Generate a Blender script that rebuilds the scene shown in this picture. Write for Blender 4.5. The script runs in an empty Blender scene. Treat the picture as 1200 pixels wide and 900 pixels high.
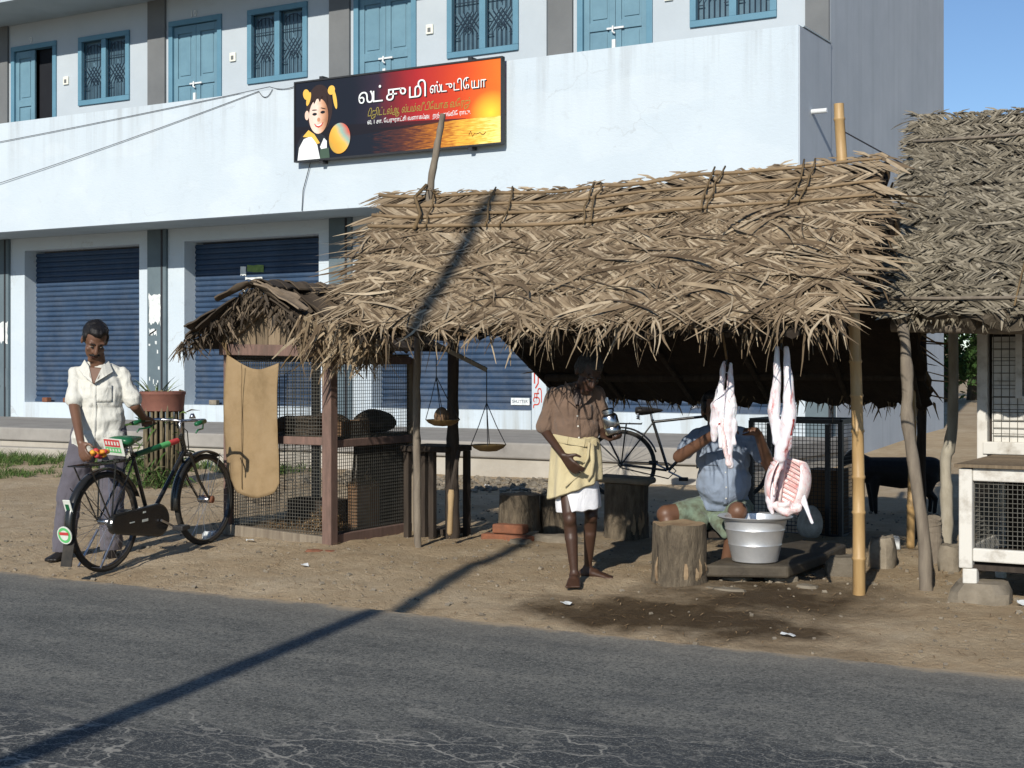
import bpy, bmesh, math, random
from mathutils import Vector, Matrix, Quaternion, noise
from mathutils.bvhtree import BVHTree
from mathutils.geometry import tessellate_polygon
R = math.radians
random.seed(7)
scn = bpy.context.scene
col = scn.collection

# ------------------------------------------------------------------ camera
YAW = R(30.4)
cam_d = bpy.data.cameras.new('camera')
cam_d.sensor_width = 36.0
cam_d.lens = 51.0
cam_d.shift_y = -20.0 / 1200.0
cam_d.clip_start = 0.05
cam_d.clip_end = 3000.0
cam = bpy.data.objects.new('camera', cam_d)
cam.location = (0, 0, 1.35)
cam.rotation_euler = (R(90), 0, YAW)
col.objects.link(cam)
scn.camera = cam

# ------------------------------------------------------------------ sky, sun, exposure
SUN_EL = R(27.5)
SUN_H = Vector((-0.196, 0.981, 0)).normalized()          # horizontal travel of the light
world = bpy.data.worlds.new('World')
scn.world = world
world.use_nodes = True
wn = world.node_tree.nodes
wl = world.node_tree.links
for n in list(wn):
    wn.remove(n)
sky = wn.new('ShaderNodeTexSky')
sky.sky_type = 'NISHITA'
sky.sun_disc = False
sky.sun_elevation = SUN_EL
sky.sun_rotation = math.atan2(-SUN_H.x, -SUN_H.y)
sky.altitude = 1300
sky.air_density = 1.0
sky.dust_density = 0.1
sky.ozone_density = 4.2
bg = wn.new('ShaderNodeBackground')
bg.inputs['Strength'].default_value = 0.1
wo = wn.new('ShaderNodeOutputWorld')
wl.new(sky.outputs[0], bg.inputs[0])
wl.new(bg.outputs[0], wo.inputs[0])
sun_d = bpy.data.lights.new('sun', 'SUN')
sun_d.energy = 4.4
sun_d.angle = R(0.53)
sun_d.color = (1.0, 0.945, 0.85)
sun_o = bpy.data.objects.new('sun', sun_d)
sun_o.rotation_euler = Vector((SUN_H.x * math.cos(SUN_EL), SUN_H.y * math.cos(SUN_EL), -math.sin(SUN_EL))).to_track_quat('-Z', 'Y').to_euler()
sun_o.location = (5, -20, 15)
col.objects.link(sun_o)
scn.view_settings.view_transform = 'Standard'
scn.view_settings.look = 'None'
scn.view_settings.exposure = 0.18
scn.view_settings.gamma = 1.0
scn.view_settings.use_curve_mapping = False

# ------------------------------------------------------------------ helpers: objects
def tag(o, label=None, cat=None, group=None, kind=None):
    if label: o['label'] = label
    if cat: o['category'] = cat
    if group: o['group'] = group
    if kind: o['kind'] = kind
    return o

def thing(name, label, cat, loc=(0, 0, 0), rz=0.0, group=None):
    o = bpy.data.objects.new(name, None)
    o.empty_display_size = 0.1
    col.objects.link(o)
    o.location = loc
    o.rotation_euler = (0, 0, rz)
    return tag(o, label, cat, group)

def link(name, me, m=None, parent=None):
    o = bpy.data.objects.new(name, me)
    col.objects.link(o)
    if parent is not None:
        o.parent = parent
    if m is not None:
        me.materials.clear()
        me.materials.append(m)
    return o

def copy_tree(o, parent=None):
    c = o.copy()
    col.objects.link(c)
    c.parent = parent
    for ch in list(o.children):
        copy_tree(ch, c)
    return c

def frame_of(d, up=Vector((0, 0, 1))):
    d = Vector(d).normalized()
    if abs(d.dot(up)) > 0.98:
        up = Vector((1, 0, 0))
    x = d.cross(up).normalized()
    y = x.cross(d).normalized()
    return x, y, d

TMP = bpy.data.scenes.new('workshop')      # scratch scene for evaluating modifiers, removed at the end
TMP.view_layers[0].update()
class MB:
    """collects shapes; build() links them as ONE mesh object"""
    def __init__(self):
        self.v = []; self.f = []; self.r = []; self.cur = 0.5
    def add(self, vs, fs):
        b = len(self.v)
        self.v.extend([tuple(q) for q in vs])
        self.f.extend([tuple(i + b for i in q) for q in fs])
        self.r.extend([self.cur] * len(vs))
        return self
    def box(self, c, s, M=None):
        c = Vector(c); hx, hy, hz = s[0] / 2, s[1] / 2, s[2] / 2
        vs = []
        for q in ((-1, -1, -1), (1, -1, -1), (1, 1, -1), (-1, 1, -1), (-1, -1, 1), (1, -1, 1), (1, 1, 1), (-1, 1, 1)):
            p = Vector((q[0] * hx, q[1] * hy, q[2] * hz))
            if M is not None: p = M @ p
            vs.append(c + p)
        return self.add(vs, [(0, 3, 2, 1), (4, 5, 6, 7), (0, 1, 5, 4), (1, 2, 6, 5), (2, 3, 7, 6), (3, 0, 4, 7)])
    def lohi(self, lo, hi):
        return self.box([(a + b) / 2 for a, b in zip(lo, hi)], [b - a for a, b in zip(lo, hi)])
    def bar(self, a, b, w, h, up=Vector((0, 0, 1))):
        a = Vector(a); b = Vector(b); x, y, d = frame_of(b - a, up)
        M = Matrix((x, y, d)).transposed()
        return self.box((a + b) / 2, (w, h, (b - a).length), M)
    def tube(self, pts, rad, n=8, caps=True, flat=1.0, jitter=0.0):
        pts = [Vector(p) for p in pts]
        if not hasattr(rad, '__len__'): rad = [rad] * len(pts)
        vs = []; fs = []
        x = None
        for i, p in enumerate(pts):
            d = (pts[min(i + 1, len(pts) - 1)] - pts[max(i - 1, 0)])
            if d.length < 1e-9: d = Vector((0, 0, 1))
            d.normalize()
            if x is None:
                x, y, _ = frame_of(d); y = d.cross(x)
            else:
                x = (x - d * x.dot(d))
                if x.length < 1e-6: x = frame_of(d)[0]
                x.normalize(); y = d.cross(x)
            for k in range(n):
                a = 2 * math.pi * k / n
                rr = rad[i] * (1 + (random.uniform(-jitter, jitter) if jitter else 0))
                vs.append(p + x * (math.cos(a) * rr) + y * (math.sin(a) * rr * flat))
        for i in range(len(pts) - 1):
            for k in range(n):
                fs.append((i * n + k, i * n + (k + 1) % n, (i + 1) * n + (k + 1) % n, (i + 1) * n + k))
        if caps:
            fs.append(tuple(range(n))[::-1])
            fs.append(tuple((len(pts) - 1) * n + k for k in range(n)))
        return self.add(vs, fs)
    def lathe(self, prof, c=(0, 0, 0), n=24, sx=1.0, sy=1.0):
        c = Vector(c); vs = []; fs = []
        for (r, z) in prof:
            for k in range(n):
                a = 2 * math.pi * k / n
                vs.append(c + Vector((math.cos(a) * r * sx, math.sin(a) * r * sy, z)))
        for i in range(len(prof) - 1):
            for k in range(n):
                fs.append((i * n + k, i * n + (k + 1) % n, (i + 1) * n + (k + 1) % n, (i + 1) * n + k))
        if prof[0][0] > 1e-4: fs.append(tuple(range(n))[::-1])
        if prof[-1][0] > 1e-4: fs.append(tuple((len(prof) - 1) * n + k for k in range(n)))
        return self.add(vs, fs)
    def capsule(self, a, ra, b, rb, n=14, m=5):
        a = Vector(a); b = Vector(b)
        if (b - a).length < 1e-6: b = a + Vector((0, 0, 1e-4))
        x, y, d = frame_of(b - a)
        rings = []
        for i in range(m + 1):
            t = math.pi / 2 * i / m
            rings.append((a - d * (ra * math.cos(t)), ra * math.sin(t)))
        for i in range(m + 1):
            t = math.pi / 2 * i / m
            rings.append((b + d * (rb * math.sin(t)), rb * math.cos(t)))
        vs = []; fs = []
        for (p, r) in rings:
            for k in range(n):
                an = 2 * math.pi * k / n
                vs.append(p + x * (math.cos(an) * max(r, 1e-4)) + y * (math.sin(an) * max(r, 1e-4)))
        for i in range(len(rings) - 1):
            for k in range(n):
                fs.append((i * n + k, i * n + (k + 1) % n, (i + 1) * n + (k + 1) % n, (i + 1) * n + k))
        fs.append(tuple(range(n))[::-1]); fs.append(tuple((len(rings) - 1) * n + k for k in range(n)))
        return self.add(vs, fs)
    def ell(self, c, r, M=None, n=18, m=12):
        c = Vector(c); vs = []; fs = []
        for i in range(m + 1):
            t = math.pi * i / m
            st = max(math.sin(t), 1e-3)
            for k in range(n):
                a = 2 * math.pi * k / n
                p = Vector((r[0] * st * math.cos(a), r[1] * st * math.sin(a), -r[2] * math.cos(t)))
                if M is not None: p = M @ p
                vs.append(c + p)
        for i in range(m):
            for k in range(n):
                fs.append((i * n + k, i * n + (k + 1) % n, (i + 1) * n + (k + 1) % n, (i + 1) * n + k))
        fs.append(tuple(range(n))[::-1]); fs.append(tuple(m * n + k for k in range(n)))
        return self.add(vs, fs)
    def strip(self, pts, wv, widths):
        """a thin leaf along pts; wv = sideways vector, widths per point"""
        vs = []; fs = []
        for p, w in zip(pts, widths):
            p = Vector(p); vs.append(p - wv * (w / 2)); vs.append(p + wv * (w / 2))
        for i in range(len(pts) - 1):
            fs.append((2 * i, 2 * i + 1, 2 * i + 3, 2 * i + 2))
        return self.add(vs, fs)
    def poly(self, pts):
        return self.add(pts, [tuple(range(len(pts)))])
    def prism(self, pts, off):
        off = Vector(off); n = len(pts)
        vs = [Vector(p) for p in pts] + [Vector(p) + off for p in pts]
        fs = [tuple(range(n))[::-1], tuple(range(n, 2 * n))] + [(i, (i + 1) % n, n + (i + 1) % n, n + i) for i in range(n)]
        return self.add(vs, fs)
    def mesh(self, name, smooth=False):
        me = bpy.data.meshes.new(name)
        me.from_pydata(self.v, [], self.f)
        at = me.attributes.new('rnd', 'FLOAT', 'POINT')
        at.data.foreach_set('value', self.r)
        if smooth:
            me.polygons.foreach_set('use_smooth', [True] * len(me.polygons))
        me.update()
        return me
    def build(self, name, m, parent=None, smooth=False, bevel=0, kind=None, auto=None):
        me = self.mesh(name, smooth)
        bm = bmesh.new(); bm.from_mesh(me); bmesh.ops.recalc_face_normals(bm, faces=bm.faces); bm.to_mesh(me); bm.free()
        o = link(name, me, m, parent)
        if bevel:
            bv = o.modifiers.new('bevel', 'BEVEL'); bv.width = bevel; bv.segments = 2; bv.limit_method = 'ANGLE'; bv.angle_limit = R(40)
        if smooth and auto is not None:
            try:
                me.set_sharp_from_angle(angle=auto)
            except Exception:
                pass
        if kind: o['kind'] = kind
        return o
    def blob(self, name, m, parent=None, voxel=0.010, smooth=5, wr=None, ridge=False):
        """voxel-fuse everything collected into one continuous skin"""
        me = self.mesh(name)
        o = bpy.data.objects.new(name, me); TMP.collection.objects.link(o)
        rm = o.modifiers.new('rm', 'REMESH'); rm.mode = 'VOXEL'; rm.voxel_size = voxel
        sm = o.modifiers.new('sm', 'SMOOTH'); sm.factor = 0.5; sm.iterations = smooth
        TMP.view_layers[0].update(); dg = TMP.view_layers[0].depsgraph
        dg.update()
        ne = bpy.data.meshes.new_from_object(o.evaluated_get(dg))
        bpy.data.objects.remove(o); bpy.data.meshes.remove(me)
        ne.name = name
        if wr:
            amp, scl, st, seed = wr
            cos = [v.co.copy() for v in ne.vertices]; nos = [v.normal.copy() for v in ne.vertices]
            out = []
            for co, no in zip(cos, nos):
                p = Vector((co.x * st[0], co.y * st[1], co.z * st[2])) * scl + Vector((seed, seed * 1.7, 0))
                if ridge:
                    p2 = Vector((co.x * .8 + co.z * .75, co.y, co.z * .8 - co.x * .75)) * scl * 1.1 + Vector((seed, 3, seed))
                    q = (.45 - abs(noise.noise(p)) * 1.8) * .6 + (.45 - abs(noise.noise(p2)) * 1.8) * .7 + .3 * noise.noise(p * 2.3)
                else:
                    q = noise.noise(p) + 0.5 * noise.noise(p * 2.1)
                co = co + no * (amp * q); out += [co.x, co.y, co.z]
            ne.vertices.foreach_set('co', out)
        ne.polygons.foreach_set('use_smooth', [True] * len(ne.polygons))
        ne.update()
        return link(name, ne, m, parent)

def text_mesh(body, size, extrude, name, m, parent, loc, rot=(R(90), 0, 0), align='LEFT', sx=1.0, shear=0.0, offset=0.0):
    cu = bpy.data.curves.new(name, 'FONT')
    cu.body = body; cu.size = size; cu.extrude = extrude; cu.align_x = align; cu.shear = shear; cu.offset = offset
    cu.resolution_u = 4
    o = bpy.data.objects.new(name, cu); TMP.collection.objects.link(o)
    TMP.view_layers[0].update(); dg = TMP.view_layers[0].depsgraph; dg.update()
    me = bpy.data.meshes.new_from_object(o.evaluated_get(dg))
    bpy.data.objects.remove(o)
    t = link(name, me, m, parent)
    t.location = loc; t.rotation_euler = rot; t.scale = (sx, 1, 1)
    return t

# ------------------------------------------------------------------ helpers: materials
def hexc(h):
    h = h.lstrip('#'); o = []
    for i in (0, 2, 4):
        c = int(h[i:i + 2], 16) / 255.0
        o.append(c / 12.92 if c <= 0.04045 else ((c + 0.055) / 1.055) ** 2.4)
    return (o[0], o[1], o[2], 1.0)

def C(r, g, b): return (r, g, b, 1.0)

class NT:
    def __init__(self, name):
        self.m = bpy.data.materials.new(name); self.m.use_nodes = True
        self.t = self.m.node_tree; self.n = self.t.nodes; self.l = self.t.links
        self.b = self.n.get('Principled BSDF'); self.out = self.n.get('Material Output')
    def new(self, t, **k):
        o = self.n.new(t)
        for a, b in k.items(): setattr(o, a, b)
        return o
    def ln(self, a, b): self.l.new(a, b)
    def pos(self, scale=(1, 1, 1), obj=False):
        if obj:
            g = self.new('ShaderNodeTexCoord').outputs['Object']
        else:
            g = self.new('ShaderNodeNewGeometry').outputs['Position']
        mp = self.new('ShaderNodeMapping'); mp.inputs['Scale'].default_value = scale
        self.ln(g, mp.inputs['Vector'])
        return mp.outputs['Vector']
    def noise(self, vec, scale, detail=5, rough=0.6, dist=0.0):
        n = self.new('ShaderNodeTexNoise')
        n.inputs['Scale'].default_value = scale; n.inputs['Detail'].default_value = detail
        n.inputs['Roughness'].default_value = rough; n.inputs['Distortion'].default_value = dist
        self.ln(vec, n.inputs['Vector'])
        return n.outputs['Fac']
    def ramp(self, fac, stops, interp='LINEAR'):
        r = self.new('ShaderNodeValToRGB'); r.color_ramp.interpolation = interp
        e = r.color_ramp.elements
        while len(e) < len(stops): e.new(0.5)
        for i, (p, c) in enumerate(stops):
            e[i].position = p; e[i].color = c if len(c) == 4 else (c[0], c[1], c[2], 1)
        self.ln(fac, r.inputs['Fac'])
        return r.outputs['Color']
    def mix(self, fac, a, b, mode='MIX'):
        x = self.new('ShaderNodeMix', data_type='RGBA', blend_type=mode)
        for s, v in ((x.inputs[0], fac), (x.inputs[6], a), (x.inputs[7], b)):
            if isinstance(v, (int, float)): s.default_value = v
            elif isinstance(v, tuple): s.default_value = v
            else: self.ln(v, s)
        return x.outputs[2]
    def math(self, op, a, b=0.0, c=None, clamp=False):
        x = self.new('ShaderNodeMath', operation=op); x.use_clamp = clamp
        for i, v in enumerate((a, b, c)):
            if v is None: continue
            if isinstance(v, (int, float)): x.inputs[i].default_value = v
            else: self.ln(v, x.inputs[i])
        return x.outputs[0]
    def sep(self, vec):
        s = self.new('ShaderNodeSeparateXYZ'); self.ln(vec, s.inputs[0]); return s.outputs
    def bump(self, h, strength=0.3, dist=0.01):
        b = self.new('ShaderNodeBump'); b.inputs['Strength'].default_value = strength; b.inputs['Distance'].default_value = dist
        self.ln(h, b.inputs['Height']); self.ln(b.outputs[0], self.b.inputs['Normal'])
    def base(self, c):
        if isinstance(c, tuple): self.b.inputs['Base Color'].default_value = c
        else: self.ln(c, self.b.inputs['Base Color'])
    def rough(self, v):
        if isinstance(v, (int, float)): self.b.inputs['Roughness'].default_value = v
        else: self.ln(v, self.b.inputs['Roughness'])
    def rnd(self):
        a = self.new('ShaderNodeAttribute'); a.attribute_name = 'rnd'; return a.outputs['Fac']

def mat(name, c1, c2=None, scale=6, rough=0.85, bump=0.25, bscale=60, bdist=0.006, metal=0.0, stretch=(1, 1, 1), rnd=0.0, obj=False, c3=None, spec=0.3, lo=0.35, hi=0.68):
    t = NT(name)
    c2 = c2 or tuple([q * 0.72 for q in c1[:3]] + [1])
    v = t.pos(stretch, obj)
    stops = [(lo, c2), (hi, c1)]
    if c3: stops = [(lo - 0.08, c3)] + stops
    cc = t.ramp(t.noise(v, scale, 8, 0.65), stops)
    if rnd:
        k = t.math('MULTIPLY_ADD', t.rnd(), 2 * rnd, 1 - rnd)
        g = t.new('ShaderNodeCombineColor')
        for i in range(3): t.ln(k, g.inputs[i])
        cc = t.mix(1.0, cc, g.outputs[0], 'MULTIPLY')
    t.base(cc)
    t.rough(rough)
    t.b.inputs['Metallic'].default_value = metal
    t.b.inputs['Specular IOR Level'].default_value = spec
    if bump:
        t.bump(t.noise(v, bscale, 6, 0.7), bump, bdist)
    return t.m

M = {}
def mat_facade(name, a, b, grime, ztop):
    t = NT(name); v = t.pos(); s = t.sep(v)
    c = t.ramp(t.noise(v, .8, 8, .6), [(.3, b), (.7, a)])
    st = t.noise(t.pos((2.2, 1, .12)), 2.4, 7, .65)                       # rain streaks running down
    k = t.ramp(st, [(.47, C(0, 0, 0)), (.72, C(1, 1, 1))])
    up = t.math('SUBTRACT', 1.0, t.math('DIVIDE', t.math('ABSOLUTE', t.math('SUBTRACT', s[2], ztop)), 1.1), clamp=True)
    c = t.mix(t.math('MULTIPLY', t.math('MULTIPLY', k, up), .62), c, grime)
    c = t.mix(t.math('MULTIPLY', t.ramp(t.noise(v, 5, 8, .7), [(.58, C(0, 0, 0)), (.8, C(1, 1, 1))]), .26), c, grime)
    # hairline plaster cracks
    vo = t.new('ShaderNodeTexVoronoi'); vo.feature = 'DISTANCE_TO_EDGE'; vo.inputs['Scale'].default_value = .55
    ad = t.new('ShaderNodeVectorMath', operation='ADD'); nz = t.new('ShaderNodeTexNoise'); nz.inputs['Scale'].default_value = 2.2; nz.inputs['Detail'].default_value = 8; t.ln(v, nz.inputs['Vector']); t.ln(v, ad.inputs[0]); t.ln(nz.outputs['Color'], ad.inputs[1]); t.ln(ad.outputs[0], vo.inputs['Vector'])
    cr = t.math('MULTIPLY', t.ramp(vo.outputs['Distance'], [(.0015, C(1, 1, 1)), (.006, C(0, 0, 0))]), t.ramp(t.noise(v, .7, 4, .6), [(.5, C(0, 0, 0)), (.62, C(1, 1, 1))]))
    c = t.mix(t.math('MULTIPLY', cr, .4), c, grime)
    c = t.mix(t.math('MULTIPLY', t.ramp(t.noise(t.pos((.6, 1, 1.3)), 1.1, 3, .5), [(.56, C(0, 0, 0)), (.60, C(1, 1, 1))]), .10), c, C(.70, .74, .76))
    t.base(c); t.rough(.85); t.b.inputs['Specular IOR Level'].default_value = .2
    t.bump(t.math('ADD', t.noise(t.pos((1, 1, 2.2)), 14, 7, .7), t.math('MULTIPLY', t.noise(v, 90, 3, .6), .4)), .3, .012)
    return t.m
M['white_paint'] = mat_facade('white_paint', C(.535, .605, .655), C(.485, .555, .61), C(.31, .33, .34), 5.33)
M['lower_paint'] = mat_facade('lower_paint', C(.535, .605, .655), C(.485, .555, .61), C(.24, .22, .17), .4)
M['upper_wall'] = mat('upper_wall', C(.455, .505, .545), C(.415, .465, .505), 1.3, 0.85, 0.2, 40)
M['grey_paint'] = mat('grey_paint', C(.165, .172, .175), C(.135, .142, .147), 1.5, 0.85, 0.2, 40)
M['column_paint'] = mat('column_paint', C(.125, .165, .185), C(.10, .135, .155), 2.5, 0.8, 0.2, 40)
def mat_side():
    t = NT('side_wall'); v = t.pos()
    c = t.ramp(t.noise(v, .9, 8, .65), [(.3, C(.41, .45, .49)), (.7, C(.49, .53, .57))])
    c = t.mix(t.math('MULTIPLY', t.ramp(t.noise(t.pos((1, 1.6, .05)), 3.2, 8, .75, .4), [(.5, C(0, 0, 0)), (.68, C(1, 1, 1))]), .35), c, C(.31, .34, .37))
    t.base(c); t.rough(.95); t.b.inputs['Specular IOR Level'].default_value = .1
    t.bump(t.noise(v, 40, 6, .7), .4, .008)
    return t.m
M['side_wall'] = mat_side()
M['slab_paint'] = mat('slab_paint', C(.42, .48, .51), C(.36, .42, .45), 1.5, 0.85, 0.2, 40)
M['door_blue'] = mat('door_blue', C(.145, .27, .34), C(.115, .22, .285), 3, 0.55, 0.12, 30, spec=0.4)
M['frame_blue'] = mat('frame_blue', C(.115, .25, .335), C(.095, .215, .295), 3, 0.55, 0.12, 30, spec=0.4)
M['grille'] = mat('grille', C(.018, .034, .055), C(.013, .026, .043), 4, 0.5, 0, 30)
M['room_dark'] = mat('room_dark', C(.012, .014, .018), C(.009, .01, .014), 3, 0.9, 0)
M['pane'] = mat('pane', C(.105, .18, .23), C(.06, .11, .15), 2.5, 0.35, 0, spec=0.4)
def mat_shutter():
    t = NT('shutter'); v = t.pos(); s = t.sep(v)
    c = t.ramp(t.noise(t.pos((1, 1, .5)), 1.8, 8, .65), [(.3, C(.022, .045, .088)), (.7, C(.038, .072, .132))])
    dust = t.math('MULTIPLY', t.ramp(t.noise(v, 3.5, 8, .75), [(.42, C(0, 0, 0)), (.75, C(1, 1, 1))]), t.math('SUBTRACT', 1.15, t.math('MULTIPLY', s[2], .3), clamp=True))
    c = t.mix(t.math('MULTIPLY', dust, .45), c, C(.17, .17, .165))
    c = t.mix(t.math('MULTIPLY', t.ramp(t.noise(t.pos((3, 1, .4)), 4, 6, .7), [(.66, C(0, 0, 0)), (.78, C(1, 1, 1))]), .5), c, C(.09, .055, .035))
    t.base(c); t.rough(.6); t.b.inputs['Specular IOR Level'].default_value = .3
    t.bump(t.noise(v, 1.4, 4, .6), .5, .05)
    return t.m
M['shutter'] = mat_shutter()
M['cement'] = mat('cement', C(.33, .31, .28), C(.24, .225, .205), 2.2, 0.95, 0.4, 40, c3=C(.18, .165, .15))
M['render'] = mat('render', C(.44, .41, .355), C(.35, .32, .27), 2.0, 0.95, 0.4, 30, 0.01, c3=C(.24, .21, .17))
M['metal_white'] = mat('metal_white', C(.72, .74, .74), C(.6, .62, .62), 20, 0.5, 0, spec=0.5)
M['plastic_white'] = mat('plastic_white', C(.75, .75, .66), C(.7, .7, .62), 8, 0.5, 0)
M['paper'] = mat('paper', C(.74, .76, .74), C(.5, .54, .54), 14, 0.9, 0.2, 50, hi=.6)
M['paper_green'] = mat('paper_green', C(.22, .3, .1), C(.12, .2, .06), 14, 0.9, 0)
M['red_letter'] = mat('red_letter', C(.5, .05, .03), C(.42, .05, .03), 9, 0.8, 0)
M['black_cable'] = mat('black_cable', C(.03, .03, .035), None, 9, 0.6, 0)
M['brick'] = mat('brick', C(.27, .105, .055), C(.17, .075, .045), 14, 0.95, 0.5, 60, rnd=.2)
M['stone'] = mat('stone', C(.25, .215, .165), C(.16, .135, .10), 9, 0.95, 0.6, 40, 0.01, rnd=.3)
M['stone_slab'] = mat('stone_slab', C(.09, .074, .052), C(.042, .034, .025), 5, 0.7, 0.5, 40, 0.01)
M['wood_grey'] = mat('wood_grey', C(.26, .22, .165), C(.15, .12, .09), 5, 0.9, 0.5, 30, 0.006, stretch=(5, 5, .6), obj=False)
M['wood_red'] = mat('wood_red', C(.20, .125, .10), C(.12, .08, .065), 6, 0.85, 0.4, 30, 0.005, stretch=(4, 4, .8), c3=C(.25, .22, .17))
M['wood_plank'] = mat('wood_plank', C(.25, .19, .125), C(.15, .11, .07), 6, 0.9, 0.4, 30, 0.005, stretch=(6, 6, .6), rnd=.25)
M['wood_dark'] = mat('wood_dark', C(.055, .042, .032), C(.03, .023, .018), 6, 0.9, 0.4, 30, 0.005, stretch=(5, 5, .6))
M['wood_white'] = mat('wood_white', C(.60, .58, .53), C(.40, .37, .32), 9, 0.85, 0.35, 40, 0.004, c3=C(.2, .16, .12), stretch=(1, 1, 1), lo=.3, hi=.5)
M['wood_light'] = mat('wood_light', C(.42, .30, .17), C(.33, .23, .12), 6, 0.8, 0.3, 30, 0.004)
M['wire'] = mat('wire', C(.13, .125, .11), C(.085, .08, .065), 20, 0.6, 0, metal=0.4)
M['wire_dark'] = mat('wire_dark', C(.03, .03, .03), None, 20, 0.6, 0, metal=0.4)
M['iron_dark'] = mat('iron_dark', C(.025, .025, .027), None, 10, 0.5, 0.1, 40, spec=.5)
M['rope'] = mat('rope', C(.19, .13, .065), C(.12, .08, .04), 30, 0.95, 0.4, 120, .004)
M['burlap'] = None
# ------------------------------------------------------------------ special materials
def mat_ground():
    t = NT('dirt')
    v = t.pos()
    n1 = t.noise(v, 0.9, 8, 0.62); n2 = t.noise(v, 7, 8, 0.7); n3 = t.noise(v, 60, 4, 0.7)
    c = t.ramp(n1, [(.3, C(.38, .285, .175)), (.55, C(.49, .39, .26)), (.75, C(.56, .47, .34))])
    c = t.mix(t.ramp(n2, [(.35, C(0, 0, 0)), (.7, C(.55, .55, .55))]), c, C(.30, .20, .11))
    c = t.mix(t.ramp(n3, [(.6, C(0, 0, 0)), (.75, C(.4, .4, .4))]), c, C(.5, .42, .31))
    # wet butcher's patch in front of the slab, and old blood/ash stains by the stumps
    s = t.sep(v)
    def patch(cx, cy, rx, ry, edge=.5):
        dx = t.math('DIVIDE', t.math('SUBTRACT', s[0], cx), rx)
        dy = t.math('DIVIDE', t.math('SUBTRACT', s[1], cy), ry)
        d = t.math('SQRT', t.math('ADD', t.math('MULTIPLY', dx, dx), t.math('MULTIPLY', dy, dy)))
        d = t.math('ADD', d, t.math('MULTIPLY', t.math('SUBTRACT', t.noise(v, 2.6, 6, .6), .5), 1.5))
        return t.math('SUBTRACT', 1.0, t.math('SMOOTH_MIN', t.math('MAXIMUM', t.math('DIVIDE', t.math('SUBTRACT', d, 1 - edge), edge), 0), 1.0, 0.05), clamp=True)
    w1 = patch(-3.25, 7.32, 1.2, .5); w2 = patch(-3.0, 8.0, 1.05, .95, .75); w3 = patch(-4.6, 9.6, 1.3, 1.1, .8); w4 = patch(-2.5, 6.95, .6, .16, .8)
    wet = t.math('MAXIMUM', t.math('MULTIPLY', w1, .95), t.math('MULTIPLY', w2, .95))
    wet = t.math('MAXIMUM', wet, t.math('MULTIPLY', w3, .3)); wet = t.math('MAXIMUM', wet, t.math('MULTIPLY', w4, .5))
    c = t.mix(wet, c, C(.055, .034, .015))
    tr = t.noise(t.pos((1.6, .5, 1)), 3.2, 6, .7)
    c = t.mix(t.math('MULTIPLY', t.ramp(tr, [(.5, C(0, 0, 0)), (.7, C(1, 1, 1))]), .28), c, C(.27, .195, .115))
    # dust and grit along the asphalt
    t.base(c)
    t.rough(t.math('SUBTRACT', .97, t.math('MULTIPLY', wet, .25)))
    t.b.inputs['Specular IOR Level'].default_value = .2
    h = t.math('ADD', t.math('MULTIPLY', n2, .7), t.math('MULTIPLY', t.noise(v, 34, 8, .75), .6))
    t.bump(h, 1.0, .04)
    return t.m
M['dirt'] = mat_ground()

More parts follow.
